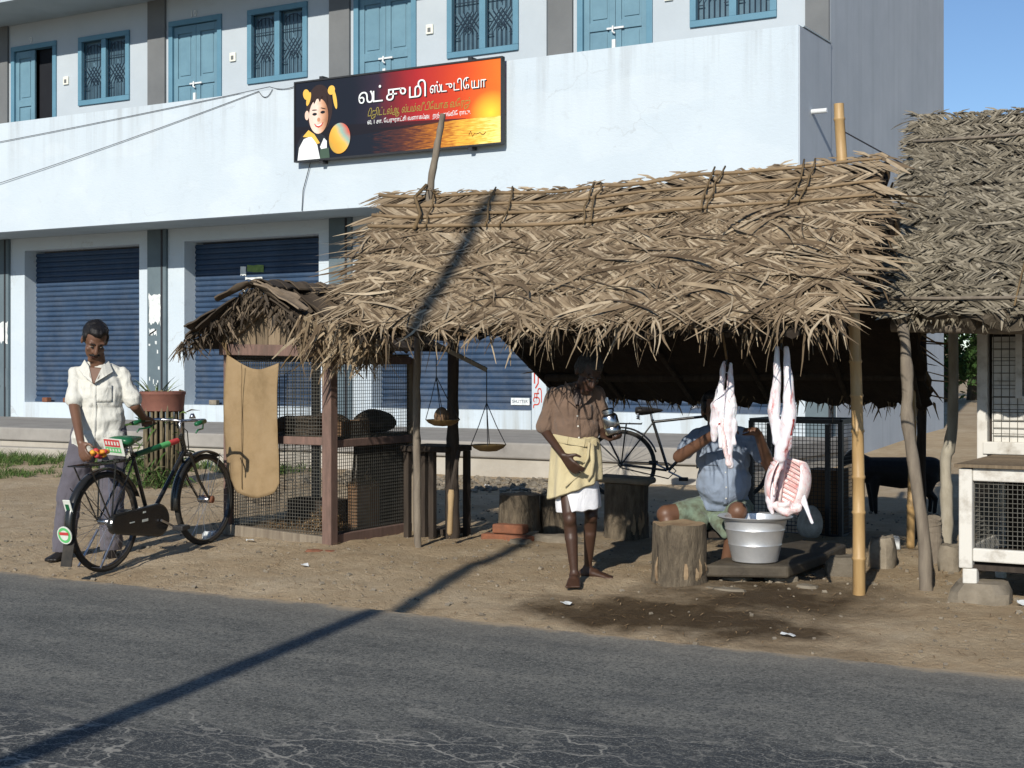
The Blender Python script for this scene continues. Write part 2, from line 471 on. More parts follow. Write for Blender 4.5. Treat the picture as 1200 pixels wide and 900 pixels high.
def mat_road():
    t = NT('asphalt')
    v = t.pos()
    s = t.sep(v)
    vs = t.pos((.55, 1.4, 1))
    n1 = t.noise(vs, .8, 7, .6); n2 = t.noise(v, 90, 3, .8); n3 = t.noise(vs, 2.3, 8, .65)
    c = t.ramp(n3, [(.26, C(.07, .073, .068)), (.5, C(.13, .13, .117)), (.74, C(.205, .198, .17))])
    # tar seal patches laid along the middle of the carriageway
    lane = t.math('SUBTRACT', s[1], t.math('MULTIPLY', s[0], .35))
    band = t.math('SUBTRACT', 1.0, t.math('DIVIDE', t.math('ABSOLUTE', t.math('SUBTRACT', lane, 4.9)), 1.2), clamp=True)
    tar = t.math('ADD', t.math('MULTIPLY', band, .72), t.math('MULTIPLY', t.math('SUBTRACT', n1, .5), 1.6))
    tar = t.math('ADD', tar, t.math('MULTIPLY', t.math('SUBTRACT', t.noise(vs, 5, 7, .7), .5), .8))
    tarm = t.ramp(tar, [(.22, C(0, 0, 0)), (.40, C(1, 1, 1))])
    c = t.mix(t.math('MULTIPLY', tarm, .92), c, C(.03, .036, .042))
    # exposed pale aggregate
    c = t.mix(t.ramp(n2, [(.52, C(0, 0, 0)), (.68, C(.85, .85, .85))]), c, C(.36, .35, .31))
    c = t.mix(t.ramp(t.noise(v, 48, 3, .8), [(.38, C(.9, .9, .9)), (.5, C(0, 0, 0))]), c, C(.034, .036, .036))
    c = t.mix(t.ramp(t.noise(v, 19, 5, .75), [(.54, C(0, 0, 0)), (.66, C(.55, .55, .55))]), c, C(.27, .26, .225))
    c = t.mix(t.ramp(t.noise(v, 13, 5, .75), [(.36, C(.6, .6, .6)), (.46, C(0, 0, 0))]), c, C(.045, .048, .048))
    # dusty pale cracks
    wv = t.new('ShaderNodeVectorMath', operation='ADD')
    nz = t.new('ShaderNodeTexNoise'); nz.inputs['Scale'].default_value = 5.0; nz.inputs['Detail'].default_value = 6; t.ln(v, nz.inputs['Vector'])
    sc = t.new('ShaderNodeVectorMath', operation='SCALE'); sc.inputs['Scale'].default_value = .42; t.ln(nz.outputs['Color'], sc.inputs[0])
    t.ln(t.pos((.75, 1.9, 1)), wv.inputs[0]); t.ln(sc.outputs[0], wv.inputs[1])
    def cracks(scale, width):
        vo = t.new('ShaderNodeTexVoronoi'); vo.feature = 'DISTANCE_TO_EDGE'; vo.inputs['Scale'].default_value = scale; t.ln(wv.outputs[0], vo.inputs['Vector'])
        return t.ramp(vo.outputs['Distance'], [(width * .35, C(1, 1, 1)), (width, C(0, 0, 0))])
    cr = t.math('MAXIMUM', cracks(1.5, .016), t.math('MULTIPLY', cracks(4.2, .028), .6))
    band2 = t.math('SUBTRACT', 1.0, t.math('DIVIDE', t.math('ABSOLUTE', t.math('SUBTRACT', lane, 4.9)), 1.7), clamp=True)
    cmask = t.ramp(t.math('ADD', t.math('MULTIPLY', band2, .5), t.math('MULTIPLY', t.noise(vs, 1.7, 6, .65), .8)), [(.62, C(0, 0, 0)), (.80, C(1, 1, 1))])
    c = t.mix(t.math('MULTIPLY', t.math('MULTIPLY', cr, cmask), .75), c, C(.38, .36, .31))
    # dust blown onto the edge
    ed = t.math('SUBTRACT', 1.0, t.math('DIVIDE', t.math('SUBTRACT', 6.68, s[1]), 1.0), clamp=True)
    ed = t.math('MULTIPLY', t.math('POWER', ed, 2.2), t.math('ADD', .35, t.noise(v, 3, 6, .7)))
    c = t.mix(t.math('MULTIPLY', ed, .55, clamp=True), c, C(.33, .29, .23))
    near = t.math('SUBTRACT', 1.0, t.math('DIVIDE', t.math('SUBTRACT', 6.66, s[1]), .55), clamp=True)
    drift = t.ramp(t.math('ADD', t.math('MULTIPLY', near, .62), t.math('MULTIPLY', t.noise(v, 3.4, 8, .75), .62)), [(.72, C(0, 0, 0)), (.86, C(1, 1, 1))])
    c = t.mix(t.math('MULTIPLY', drift, .9), c, C(.40, .31, .20))
    c = t.mix(t.ramp(t.noise(vs, 1.3, 8, .7), [(.56, C(0, 0, 0)), (.70, C(.5, .5, .5))]), c, C(.06, .066, .07))
    t.base(c); t.rough(.86); t.b.inputs['Specular IOR Level'].default_value = .3
    t.bump(t.math('ADD', t.math('MULTIPLY', n2, .6), t.noise(v, 35, 5, .7)), .6, .012)
    return t.m
M['asphalt'] = mat_road()

def mat_leaf(name, ca, cb, cc, cd, rough=.8, trans=0.0):
    t = NT(name)
    v = t.pos()
    c = t.ramp(t.rnd(), [(0, ca), (.35, cb), (.7, cc), (1, cd)])
    n = t.noise(v, 9, 6, .65)
    c = t.mix(t.ramp(n, [(.35, C(.5, .5, .5)), (.65, C(0, 0, 0))]), c, ca)
    t.base(c); t.rough(rough); t.b.inputs['Specular IOR Level'].default_value = .25
    t.bump(t.noise(t.pos((1, 1, 1)), 130, 3, .6), .3, .004)
    return t.m
M['thatch'] = mat_leaf('thatch', C(.08, .054, .031), C(.215, .155, .094), C(.34, .258, .163), C(.475, .385, .265))
M['roof_shade'] = mat('roof_shade', C(.04, .03, .022), C(.022, .017, .013), 6, .95, .6, 40, .02)  # near-black, paints the shade on the underside of the stall roof
M['thatch_base'] = mat('thatch_base', C(.16, .11, .062), C(.07, .047, .027), 7, .95, .7, 40, .02)
M['thatch_gold'] = mat_leaf('thatch_gold', C(.11, .078, .047), C(.25, .183, .113), C(.355, .27, .172), C(.47, .375, .255))
M['thatch_old'] = mat_leaf('thatch_old', C(.075, .063, .045), C(.17, .145, .102), C(.255, .22, .16), C(.37, .325, .245))
M['thatch_old_base'] = mat('thatch_old_base', C(.10, .08, .055), C(.05, .04, .028), 9, .95, .7, 40, .02)
M['bark_dark'] = mat_leaf('bark_dark', C(.035, .027, .02), C(.075, .057, .04), C(.14, .105, .07), C(.26, .20, .14))
M['straw'] = mat_leaf('straw', C(.15, .09, .045), C(.25, .16, .08), C(.34, .23, .12), C(.4, .3, .18))
M['grass'] = mat_leaf('grass', C(.035, .07, .016), C(.06, .115, .025), C(.10, .165, .035), C(.2, .23, .09))
M['foliage'] = mat_leaf('foliage', C(.02, .05, .012), C(.04, .085, .02), C(.06, .12, .03), C(.09, .15, .045))
M['plant_leaf'] = mat_leaf('plant_leaf', C(.07, .12, .04), C(.12, .18, .07), C(.25, .29, .15), C(.45, .45, .3))
M['bamboo'] = mat('bamboo', C(.45, .30, .135), C(.33, .205, .085), 6, .5, .15, 40, .003, stretch=(3, 3, .5), c3=C(.2, .13, .07), spec=.4)
M['bamboo_node'] = mat('bamboo_node', C(.32, .21, .11), C(.22, .14, .07), 12, .7, .2, 60)
M['pole_grey'] = mat('pole_grey', C(.23, .195, .15), C(.14, .115, .09), 7, .9, .5, 30, .006, stretch=(3, 3, .6))
M['pole_pale'] = mat('pole_pale', C(.42, .385, .31), C(.27, .24, .185), 7, .85, .4, 30, .005, stretch=(2, 2, .7))
M['frond_rib'] = mat('frond_rib', C(.27, .19, .11), C(.18, .125, .07), 6, .7, .2, 40, .003, stretch=(.6, 3, 3))
M['bark'] = mat('bark', C(.20, .16, .11), C(.075, .059, .042), 11, .95, 1.0, 26, .03, stretch=(2, 2, .6), c3=C(.035, .028, .02))
M['chop_wood'] = mat('chop_wood', C(.34, .25, .15), C(.2, .13, .075), 9, .9, .5, 30, .01)
M['skin'] = mat('skin', C(.15, .075, .044), C(.122, .059, .034), 7, .48, .12, 90, .002, spec=.45)
M['skin_dark'] = mat('skin_dark', C(.062, .030, .018), C(.046, .022, .013), 7, .5, .15, 90, .002, spec=.45)
M['hair_black'] = mat('hair_black', C(.012, .010, .009), C(.006, .005, .005), 60, .5, .6, 160, .006, stretch=(1, 1, .3))
M['hair_grey'] = mat('hair_grey', C(.07, .067, .063), C(.022, .021, .02), 55, .6, .6, 150, .006)
M['eye_white'] = mat('eye_white', C(.17, .14, .11), None, 3, .3, 0)
M['eye_dark'] = mat('eye_dark', C(.01, .008, .007), None, 3, .2, 0)
M['lip'] = mat('lip', C(.09, .035, .028), None, 9, .5, 0)
def cloth(name, a, b, bscale=260, rough=.92, sc=3.0, fold=.35, fs=9):
    t = NT(name); v = t.pos()
    t.base(t.ramp(t.noise(v, sc, 5, .55), [(.3, b), (.7, a)])); t.rough(rough)
    t.b.inputs['Specular IOR Level'].default_value = .15
    t.b.inputs['Sheen Weight'].default_value = .15
    n = t.noise(t.pos((1, 1, .55)), fs, 3, .5, .6)
    t.bump(t.math('ADD', n, t.math('MULTIPLY', t.noise(v, bscale, 2, .5), .12)), fold, .03)
    return t.m
M['shirt_cream'] = cloth('shirt_cream', C(.64, .63, .57), C(.58, .57, .51), fold=.7, fs=11)
M['trouser_grey'] = cloth('trouser_grey', C(.125, .115, .135), C(.095, .088, .105), fold=.7)
M['shirt_brown'] = cloth('shirt_brown', C(.21, .14, .10), C(.15, .10, .072), fold=.9, fs=12)
M['lungi_yellow'] = cloth('lungi_yellow', C(.57, .49, .30), C(.47, .395, .23), fold=.9, fs=7)
M['dhoti_white'] = cloth('dhoti_white', C(.72, .72, .74), C(.62, .62, .66), fold=.8)
M['shirt_blue'] = cloth('shirt_blue', C(.26, .31, .39), C(.205, .25, .325), fold=.8, fs=10)
M['lungi_green'] = cloth('lungi_green', C(.20, .27, .20), C(.085, .085, .055), sc=17)
M['leather_black'] = mat('leather_black', C(.018, .015, .013), None, 8, .45, .1, 60)
M['button'] = mat('button', C(.7, .68, .6), None, 8, .4, 0)
def mat_burlap():
    t = NT('burlap'); v = t.pos()
    wx = t.new('ShaderNodeTexWave'); wx.bands_direction = 'X'; wx.inputs['Scale'].default_value = 42; wx.inputs['Distortion'].default_value = 1.5; t.ln(v, wx.inputs['Vector'])
    wz = t.new('ShaderNodeTexWave'); wz.bands_direction = 'Z'; wz.inputs['Scale'].default_value = 42; wz.inputs['Distortion'].default_value = 1.5; t.ln(v, wz.inputs['Vector'])
    w = t.math('MULTIPLY', wx.outputs['Fac'], wz.outputs['Fac'])
    c = t.ramp(t.noise(v, 6, 7, .65), [(.25, C(.215, .15, .08)), (.5, C(.30, .213, .118)), (.8, C(.35, .255, .15))])
    c = t.mix(t.math('MULTIPLY', w, .25), c, C(.22, .14, .06))
    t.base(c); t.rough(.95); t.b.inputs['Specular IOR Level'].default_value = .1
    t.bump(t.math('ADD', t.math('MULTIPLY', w, .3), t.noise(v, 12, 4, .6)), .5, .012)
    return t.m
M['burlap'] = mat_burlap()
M['seam'] = mat('seam', C(.22, .15, .08), None, 30, .95, 0)
def mat_flesh():
    t = NT('flesh'); v = t.pos((1, 1, .7))
    c = t.ramp(t.noise(v, 14, 8, .7, .8), [(.27, C(.36, .06, .055)), (.37, C(.58, .27, .26)), (.48, C(.75, .58, .57)), (.66, C(.80, .76, .75))])
    t.base(c); t.rough(.38); t.b.inputs['Specular IOR Level'].default_value = .5
    t.b.inputs['Subsurface Weight'].default_value = .08; t.b.inputs['Subsurface Scale'].default_value = .02
    t.bump(t.noise(v, 30, 5, .6), .4, .012)
    return t.m
M['flesh'] = mat_flesh()
def mat_flesh2():
    t = NT('fat'); v = t.pos((1, 1, .4))
    c = t.ramp(t.noise(v, 11, 8, .7, .8), [(.31, C(.34, .055, .055)), (.365, C(.55, .25, .25)), (.43, C(.72, .64, .66)), (.58, C(.77, .78, .82))])
    t.base(c); t.rough(.36); t.b.inputs['Specular IOR Level'].default_value = .5
    t.b.inputs['Subsurface Weight'].default_value = .08; t.b.inputs['Subsurface Scale'].default_value = .02
    t.bump(t.noise(v, 24, 5, .6), .4, .012)
    return t.m
M['fat'] = mat_flesh2()
M['meat_red'] = mat('meat_red', C(.32, .05, .045), C(.22, .03, .03), 16, .4, .4, 50, .006, spec=.5)
M['rib_bone'] = mat('rib_bone', C(.66, .44, .42), C(.5, .26, .25), 14, .4, .2, 50, .004, spec=.5)
M['aluminium'] = mat('aluminium', C(.78, .79, .80), C(.66, .67, .68), 7, .4, .3, 14, .006, metal=.7, spec=.5)
M['steel'] = mat('steel', C(.55, .55, .55), C(.4, .4, .4), 12, .22, 0, metal=1.0)
M['chrome'] = mat('chrome', C(.6, .6, .62), C(.35, .35, .36), 20, .3, 0, metal=1.0)
M['bike_black'] = mat('bike_black', C(.012, .013, .013), C(.02, .018, .015), 14, .25, .05, 60, spec=.55)
M['rubber'] = mat('rubber', C(.022, .021, .02), C(.045, .04, .033), 14, .85, .3, 80, .003)
M['bike_green'] = mat('bike_green', C(.012, .12, .045), C(.01, .085, .035), 12, .35, .05, 60, spec=.5)
M['bike_red'] = mat('bike_red', C(.40, .035, .025), C(.3, .03, .02), 12, .4, 0)
M['label_white'] = mat('label_white', C(.66, .68, .62), C(.55, .57, .5), 12, .5, 0)
M['label_green'] = mat('label_green', C(.12, .48, .16), C(.1, .4, .13), 12, .5, 0)
M['label_red'] = mat('label_red', C(.55, .06, .06), C(.45, .05, .05), 12, .5, 0)
M['fruit'] = mat('fruit', C(.75, .42, .04), C(.65, .18, .03), 20, .5, .1, 60)
M['clay_pot'] = mat('clay_pot', C(.215, .092, .066), C(.15, .066, .05), 7, .8, .3, 50, .005)
M['stick'] = mat('stick', C(.17, .135, .08), C(.09, .075, .045), 9, .9, .4, 40, .005, rnd=.4)
M['goat_black'] = mat('goat_black', C(.018, .015, .013), C(.011, .009, .008), 30, .7, .5, 120, .006)
M['brass'] = mat('brass', C(.20, .14, .065), C(.13, .09, .04), 12, .5, .2, 50, .003, metal=.6)
M['netting_white'] = mat('netting_white', C(.6, .58, .52), C(.38, .35, .29), 25, .8, .5, 60, .01)
M['litter_white'] = mat('litter_white', C(.66, .68, .68), C(.5, .52, .52), 12, .7, .2, 50)
M['concrete_pole'] = mat('concrete_pole', C(.32, .3, .27), C(.25, .235, .21), 5, .9, .4, 40)
M['box_brown'] = mat('box_brown', C(.21, .125, .07), C(.15, .09, .05), 6, .9, .2, 40)
M['basket'] = mat('basket', C(.085, .065, .045), C(.04, .03, .022), 20, .9, .5, 60, .006)
# ------------------------------------------------------------------ ground, road, pavement
def gz(x, y):
    """height of the dirt verge"""
    pts = [(-99, -.14), (6.4, -.12), (6.75, -.085), (7.1, -.042), (7.4, -.022), (8.2, .025), (9.5, .04), (14.3, .085), (17, .12), (19, .22), (23, .42), (40, .5), (999, .5)]
    z = .5
    for (a, za), (b, zb) in zip(pts, pts[1:]):
        if a <= y <= b:
            k = (y - a) / (b - a); z = za + (zb - za) * k; break
    n = noise.noise(Vector((x * .9, y * .9, 3.3))) * .014 + noise.noise(Vector((x * 3.1, y * 3.1, 8))) * .013 + noise.noise(Vector((x * 7, y * 7, 1))) * .010 + noise.noise(Vector((x * 15, y * 15, 4))) * .005
    # mound the cage stands on
    m = math.exp(-(((x + 7.05) / .9) ** 2 + ((y - 8.7) / .55) ** 2)) * .02
    return z + n * (1 if 6.5 < y < 16 else .5) + m

def axis(a, b, lo, hi, fine, grow=1.35):
    xs = []
    q = lo
    while q <= hi: xs.append(q); q += fine
    st = fine; q = hi
    while q < b: st *= grow; q = min(q + st, b); xs.append(q)
    st = fine; q = lo; left = []
    while q > a: st *= grow; q = max(q - st, a); left.append(q)
    return left[::-1] + xs
gx = axis(-900, 900, -14, 0, .075)
gy = axis(-500, 1500, 6.2, 13, .06)
vs = [(x, y, gz(x, y)) for y in gy for x in gx]
nx = len(gx)
fs = [(j * nx + i, j * nx + i + 1, (j + 1) * nx + i + 1, (j + 1) * nx + i) for j in range(len(gy) - 1) for i in range(nx - 1)]
mb = MB(); mb.add(vs, fs)
ground = mb.build('ground', M['dirt'], smooth=True); tag(ground, kind='structure')

def edge_y(x):
    return 6.62 + .03 * noise.noise(Vector((x * 17, 9, 5))) + .05 * noise.noise(Vector((x * .5, 0, 5))) + .035 * noise.noise(Vector((x * 1.9, 2, 5))) + .018 * noise.noise(Vector((x * 7, 4, 5)))
rx = axis(-400, 400, -12, 2, .06)
ry = [-9, -6, -4, -2, 0, 1, 2, 3, 4, 5, 5.6, 6.2]
vs = []; fs = []
rows = len(ry) + 3
for x in rx:
    e = edge_y(x)
    for y in ry: vs.append((x, y, .0))
    vs.append((x, e - .06, -.001)); vs.append((x, e, -.014)); vs.append((x, e + .03, -.16))
for i in range(len(rx) - 1):
    for j in range(rows - 1):
        fs.append((i * rows + j, (i + 1) * rows + j, (i + 1) * rows + j + 1, i * rows + j + 1))
mb = MB(); mb.add(vs, fs)
road = mb.build('road', M['asphalt'], smooth=False); tag(road, kind='structure')

# raised pavement in front of the shops: floor slab, rendered face, worn lower ledge
PV = 14.3
mb = MB()
mb.lohi((-40, PV, .30), (-5.5, 17.62, .485))
pavement = mb.build('pavement', M['cement'], bevel=.02); tag(pavement, kind='structure')
mb = MB(); mb.lohi((-40, PV + .05, -.1), (-5.53, 17.6, .30))
mb.build('pavement_face', M['render'], pavement)
mb = MB()
xx = -40
while xx < -12.6:
    w = random.uniform(1.6, 2.6)
    mb.lohi((xx, PV - .22 + random.uniform(-.02, .02), -.05), (min(xx + w - .012, -12.5), PV + .045, .22 + random.uniform(-.01, .01)))
    xx += w
mb.build('ledge', M['render'], pavement, bevel=.015)

# ------------------------------------------------------------------ the two-storey shop building
BX = -5.66; BL = -26.0
PF = 16.23; UW = 17.39; SH = 17.63
ZB, ZT = 3.555, 5.33
P0 = [-24.44, -20.745, -17.05, -13.355, -9.61]
SPC = 3.70
bld = thing('shop_building', 'long two-storey white shop building with blue doors and roller shutters', 'building', (BX, PF, 0))
bld.location = (0, 0, 0)
mb = MB()
mb.lohi((BL, PF, ZB), (BX, PF + .13, ZT)); mb.lohi((BX - .13, PF + .132, ZB), (BX - .002, UW - .002, ZT))
par = mb.build('parapet', M['white_paint'], bld)
mb = MB(); mb.lohi((BL, PF + .132, ZB + .02), (BX - .132, UW + .2, ZB + .22)); mb.build('balcony_slab', M['slab_paint'], bld)
# grey end of the balcony
mb = MB(); mb.lohi((BX - .001, PF + .012, ZB), (BX + .012, UW - .002, ZT - .012)); mb.build('balcony_end', M['side_wall'], bld)
mb = MB(); mb.lohi((BX - .131, PF + .135, ZT), (BX + .02, UW - .003, ZT + .016)); mb.build('coping', M['slab_paint'], bld)
# upper front wall around the openings
DZ = 6.91; WZ0, WZ1 = 5.74, 6.89; WT = 8.4
def bay_x(p): return dict(p0=p, p1=p + .375, d0=p + .44, d1=p + 1.555, w0=p + 2.09, w1=p + 3.265, e=p + SPC)
mb = MB()
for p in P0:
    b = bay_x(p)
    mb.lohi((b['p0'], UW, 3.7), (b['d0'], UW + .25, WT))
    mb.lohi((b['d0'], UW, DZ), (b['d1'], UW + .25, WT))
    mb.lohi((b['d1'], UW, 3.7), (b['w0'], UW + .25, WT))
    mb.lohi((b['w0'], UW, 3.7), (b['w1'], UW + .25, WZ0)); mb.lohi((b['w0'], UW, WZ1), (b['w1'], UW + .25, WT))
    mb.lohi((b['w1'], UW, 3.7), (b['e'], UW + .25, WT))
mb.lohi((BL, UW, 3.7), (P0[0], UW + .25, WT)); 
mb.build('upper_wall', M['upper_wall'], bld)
for p in P0 + [-5.965]:
    mb = MB(); mb.lohi((p, UW - .045, 3.7), (p + (.375 if p > -6 and False else .302 if p > -6 else .375), UW - .002, WT)); mb.build('pilaster', M['grey_paint'], bld)
# rear rooms (dark) and side wall
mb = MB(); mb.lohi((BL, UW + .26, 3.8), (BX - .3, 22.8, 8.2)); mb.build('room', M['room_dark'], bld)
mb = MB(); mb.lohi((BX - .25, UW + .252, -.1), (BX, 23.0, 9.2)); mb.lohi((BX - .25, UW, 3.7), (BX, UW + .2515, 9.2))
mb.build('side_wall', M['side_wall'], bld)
mb = MB(); mb.lohi((BL, PF - .06, 7.29), (BX + .0, UW - .001, 7.45)); mb.lohi((BL, UW + .251, 8.4), (BX - .252, 23.0, 8.6)); mb.build('roof_slab', M['slab_paint'], bld)
# ventilators above the windows (dark louvred boxes)
for p in P0[1:]:
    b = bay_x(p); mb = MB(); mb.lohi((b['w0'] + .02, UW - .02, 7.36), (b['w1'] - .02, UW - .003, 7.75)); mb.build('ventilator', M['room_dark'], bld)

# window: frame, mullion, dark pane, ornamental bars
def grille_mesh(w, h):
    g = MB(); t = .011
    def ln(x0, z0, x1, z1): g.bar((x0, 0, z0), (x1, 0, z1), t, t, Vector((0, 1, 0)))
    ln(0, 0, 0, h); ln(w, 0, w, h); ln(0, t, w, t); ln(0, h - t, w, h - t)
    for k in range(1, 6):
        x = w * k / 6.0
        ln(x, 0, x, h * .27); ln(x, h * .63, x, h * .93)
    for a, b in ((0, 3), (1, 4), (2, 5), (3, 6)):
        ln(w * a / 6, h * .27, w * b / 6, h * .56); ln(w * (6 - a) / 6, h * .27, w * (6 - b) / 6, h * .56)
    for k in (1, 2, 4, 5): ln(w * k / 6, h * .56, w * k / 6, h * .64)
    ln(0, h * .2, w * .2, h * .2); ln(w * .8, h * .2, w, h * .2); ln(0, h * .7, w, h * .7)
    ln(0, h * .42, w * .12, h * .42); ln(w * .88, h * .42, w, h * .42)
    for k in range(8):
        a0 = math.pi * k / 8; a1 = math.pi * (k + 1) / 8
        ln(w / 2 + math.cos(a0) * w * .36, h * .8 + math.sin(a0) * h * .13, w / 2 + math.cos(a1) * w * .36, h * .8 + math.sin(a1) * h * .13)
        ln(w / 2 + math.cos(a0) * w * .17, h * .27 + math.sin(a0) * h * .1, w / 2 + math.cos(a1) * w * .17, h * .27 + math.sin(a1) * h * .1)
    return g
ow = .445; oh = WZ1 - WZ0 - .16
gm = grille_mesh(ow, oh).mesh('grille'); gm.materials.append(M['grille'])
for p in P0[1:]:
    b = bay_x(p); cx = (b['w0'] + b['w1']) / 2; w = b['w1'] - b['w0']
    win = bpy.data.objects.new('window', None); col.objects.link(win); win.parent = bld; win.location = (b['w0'], UW, WZ0)
    fr = MB(); f = .085; h = WZ1 - WZ0; y0 = -.035; y1 = .09
    fr.lohi((0, y0, 0), (w, y1, f)); fr.lohi((0, y0, h - f), (w, y1, h)); fr.lohi((0, y0, f), (f, y1, h - f)); fr.lohi((w - f, y0, f), (w, y1, h - f)); fr.lohi((w / 2 - .05, y0 + .01, f), (w / 2 + .05, y1, h - f))
    fr.build('frame', M['frame_blue'], win, bevel=.006)
    pm = MB(); pm.lohi((f, .08, f), (w / 2 - .05, .1, h - f)); pm.build('pane', M['pane'], win)
    pm = MB(); pm.lohi((w / 2 + .05, .08, f), (w - f, .1, h - f)); pm.build('pane', M['pane'], win)
    for x0 in (f + .02, w / 2 + .05 + .02):
        g = link('grille', gm, None, win); g.location = (x0 - .01, .03, f + .0)

def make_door(p, openleft, number):
    b = bay_x(p); w = b['d1'] - b['d0']; z0 = 4.0; h = DZ - z0
    d = bpy.data.objects.new('door', None); col.objects.link(d); d.parent = bld; d.location = (b['d0'], UW, z0)
    fr = MB(); f = .085
    fr.lohi((0, -.03, h - f), (w, .10, h)); fr.lohi((0, -.03, 0), (f, .10, h - f)); fr.lohi((w - f, -.03, 0), (w, .10, h - f))
    fr.build('door_frame', M['frame_blue'], d, bevel=.006)
    iw = (w - 2 * f) / 2 - .004
    for k in range(2):
        if openleft and k == 1:
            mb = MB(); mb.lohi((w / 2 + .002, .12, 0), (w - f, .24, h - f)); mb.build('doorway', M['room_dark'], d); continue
        x0 = f + .002 + k * (iw + .006)
        lf = MB(); hh = h - f - .01; st = .085
        lf.lohi((x0, .035, .0), (x0 + iw, .052, hh))                       # field
        lf.lohi((x0, .012, 0), (x0 + st, .0345, hh)); lf.lohi((x0 + iw - st, .012, 0), (x0 + iw, .0345, hh))
        for (a, c) in ((0, .22), (1.0, 1.14), (1.86, 1.98), (hh - .12, hh)):
            lf.lohi((x0 + st, .012, a), (x0 + iw - st, .0345, c))
        for (a, c) in ((.22, 1.0), (1.14, 1.86), (1.98, hh - .12)):
            lf.lohi((x0 + st + .04, .022, a + .04), (x0 + iw - st - .04, .0348, c - .04))
        lf.build('leaf', M['door_blue'], d, bevel=.005)
    if not openleft:
        lk = MB(); lk.lohi((w / 2 - .115, -.012, 1.86 + .0), (w / 2 + .135, .01, 1.885)); lk.tube([(w / 2 - .02, -.02, 1.9), (w / 2 - .02, -.03, 1.82), (w / 2 + .01, -.02, 1.8)], .014, 6)
        lk.lohi((w / 2 - .035, -.02, 1.40), (w / 2 + .015, .01, 1.72))
        lk.build('bolt', M['metal_white'], d)
    if number:
        t = text_mesh(number, .14, .004, 'door_number', M['metal_white'], d, (w / 2 - .1, -.012, h + .03))
for p, op, n in ((P0[1], True, '9'), (P0[2], False, '10'), (P0[3], False, '11'), (P0[4], False, '12')):
    make_door(p, op, n)
for p in P0[1:]:
    sb = MB(); x = p + 1.79; sb.lohi((x - .06, UW - .03, 6.13), (x + .06, UW - .002, 6.27))
    s = sb.build('switch_box', M['plastic_white'], bld, bevel=.008)
    q = MB(); q.lohi((x - .025, UW - .036, 6.16), (x + .025, UW - .0302, 6.22)); q.build('socket', M['grey_paint'], s)

# ground floor: columns, wall strips, shutters
ZS = .745; ZF = .485
mb = MB()
mbw = []
lower = MB()
for p in P0:
    lower.lohi((p + .41, UW, ZF), (p + .76, SH + .2, ZB + .019))
    lower.lohi((p + 3.47, UW, ZF), (p + SPC, SH + .2, ZB + .019))
    lower.lohi((p + .76, UW, 3.36), (p + 3.47, SH + .2, ZB + .019))
    lower.lohi((p + .76, UW - .03, ZF), (p + 3.47, SH + .2, ZS))
lower.build('lower_wall', M['lower_paint'], bld)
for p in P0 + [-5.965]:
    mb = MB(); mb.lohi((p + .002, UW - .05, ZF), (p + (.408 if p < -6 else .30), SH, ZB + .018)); mb.build('column', M['column_paint'], bld)
    ds = MB(); ds.lohi((p + .30, UW - .056, ZF), (p + .34, UW - .0502, ZB + .01)); 
    ds.build('shadow_line', M['black_cable'], bld)  # black strip standing in for the shadow line at the column edge
# corrugated slats of one roller shutter, repeated in every bay
sm = MB(); W = 2.71; nz = int((3.40 - ZS) / .086)
prof = []
for k in range(nz):
    z = ZS + k * .086
    for (dz, dy) in ((0, .0), (.012, .016), (.020, .0), (.045, -.014), (.070, -.004), (.0855, .0)):
        prof.append((z + dz, dy))
vs = []; fs = []
for (z, dy) in prof: vs += [(0, dy, z), (W, dy, z)]
for i in range(len(prof) - 1): fs.append((2 * i, 2 * i + 1, 2 * i + 3, 2 * i + 2))
sm.add(vs, fs); shm = sm.mesh('roller_shutter'); shm.materials.append(M['shutter'])
for p in P0:
    s = link('roller_shutter', shm, None, bld); s.location = (p + .76, SH + .02, 0)
    br = MB(); br.lohi((0, -.03, ZS + .002), (W, .0, ZS + .05)); br.build('bottom_rail', M['shutter'], s)
# paper remains on columns and shutters
def torn(name, x0, x1, z0, z1, y, m, parent, n=9, rag=.05):
    pts = []
    for i in range(n): pts.append((x0 + (x1 - x0) * i / n, y, z0 + random.uniform(0, rag) * 2))
    for i in range(n): pts.append((x1 - random.uniform(0, rag * .3), y, z0 + (z1 - z0) * i / n))
    for i in range(n): pts.append((x1 - (x1 - x0) * i / n, y, z1 - random.uniform(0, rag)))
    for i in range(n): pts.append((x0 + random.uniform(0, rag * .3), y, z1 - (z1 - z0) * i / n))
    q = MB(); q.prism(pts, (0, .003, 0)); return q.build(name, m, parent)
pc = P0[2]
torn('poster', pc + .03, pc + .30, 2.0, 2.55, UW - .0545, M['paper'], bld)
torn('poster', pc + .04, pc + .22, 1.85, 1.98, UW - .0545, M['paper'], bld)
for k in range(10):
    x = pc + random.uniform(.03, .26); z = random.uniform(.9, 1.8); torn('poster_scrap', x, x + random.uniform(.02, .05), z, z + random.uniform(.03, .1), UW - .0545, M['paper'], bld, 4, .01)
torn('poster', P0[1] + .02, P0[1] + .40, 1.75, 2.15, UW - .0545, M['paper'], bld)
torn('poster', P0[1] - .0, P0[1] + .40, .95, 1.35, UW - .0545, M['column_paint'], bld)
for k, (dx, dz, w, h, m) in enumerate(((1.72, 2.78, .12, .16, 'paper'), (1.86, 2.83, .34, .13, 'paper_green'), (1.82, 2.72, .35, .05, 'paper'), (1.77, 2.50, .05, .13, 'paper'))):
    torn('notice', pc + dx, pc + dx + w, dz, dz + h, SH - .002, M[m], bld, 5, .015)
lab = MB(); lab.lohi((P0[3] + 3.0, SH - .01, ZS + .07), (P0[3] + 3.3, SH - .0, ZS + .17)); lb = lab.build('shutter_label', M['paper'], bld)
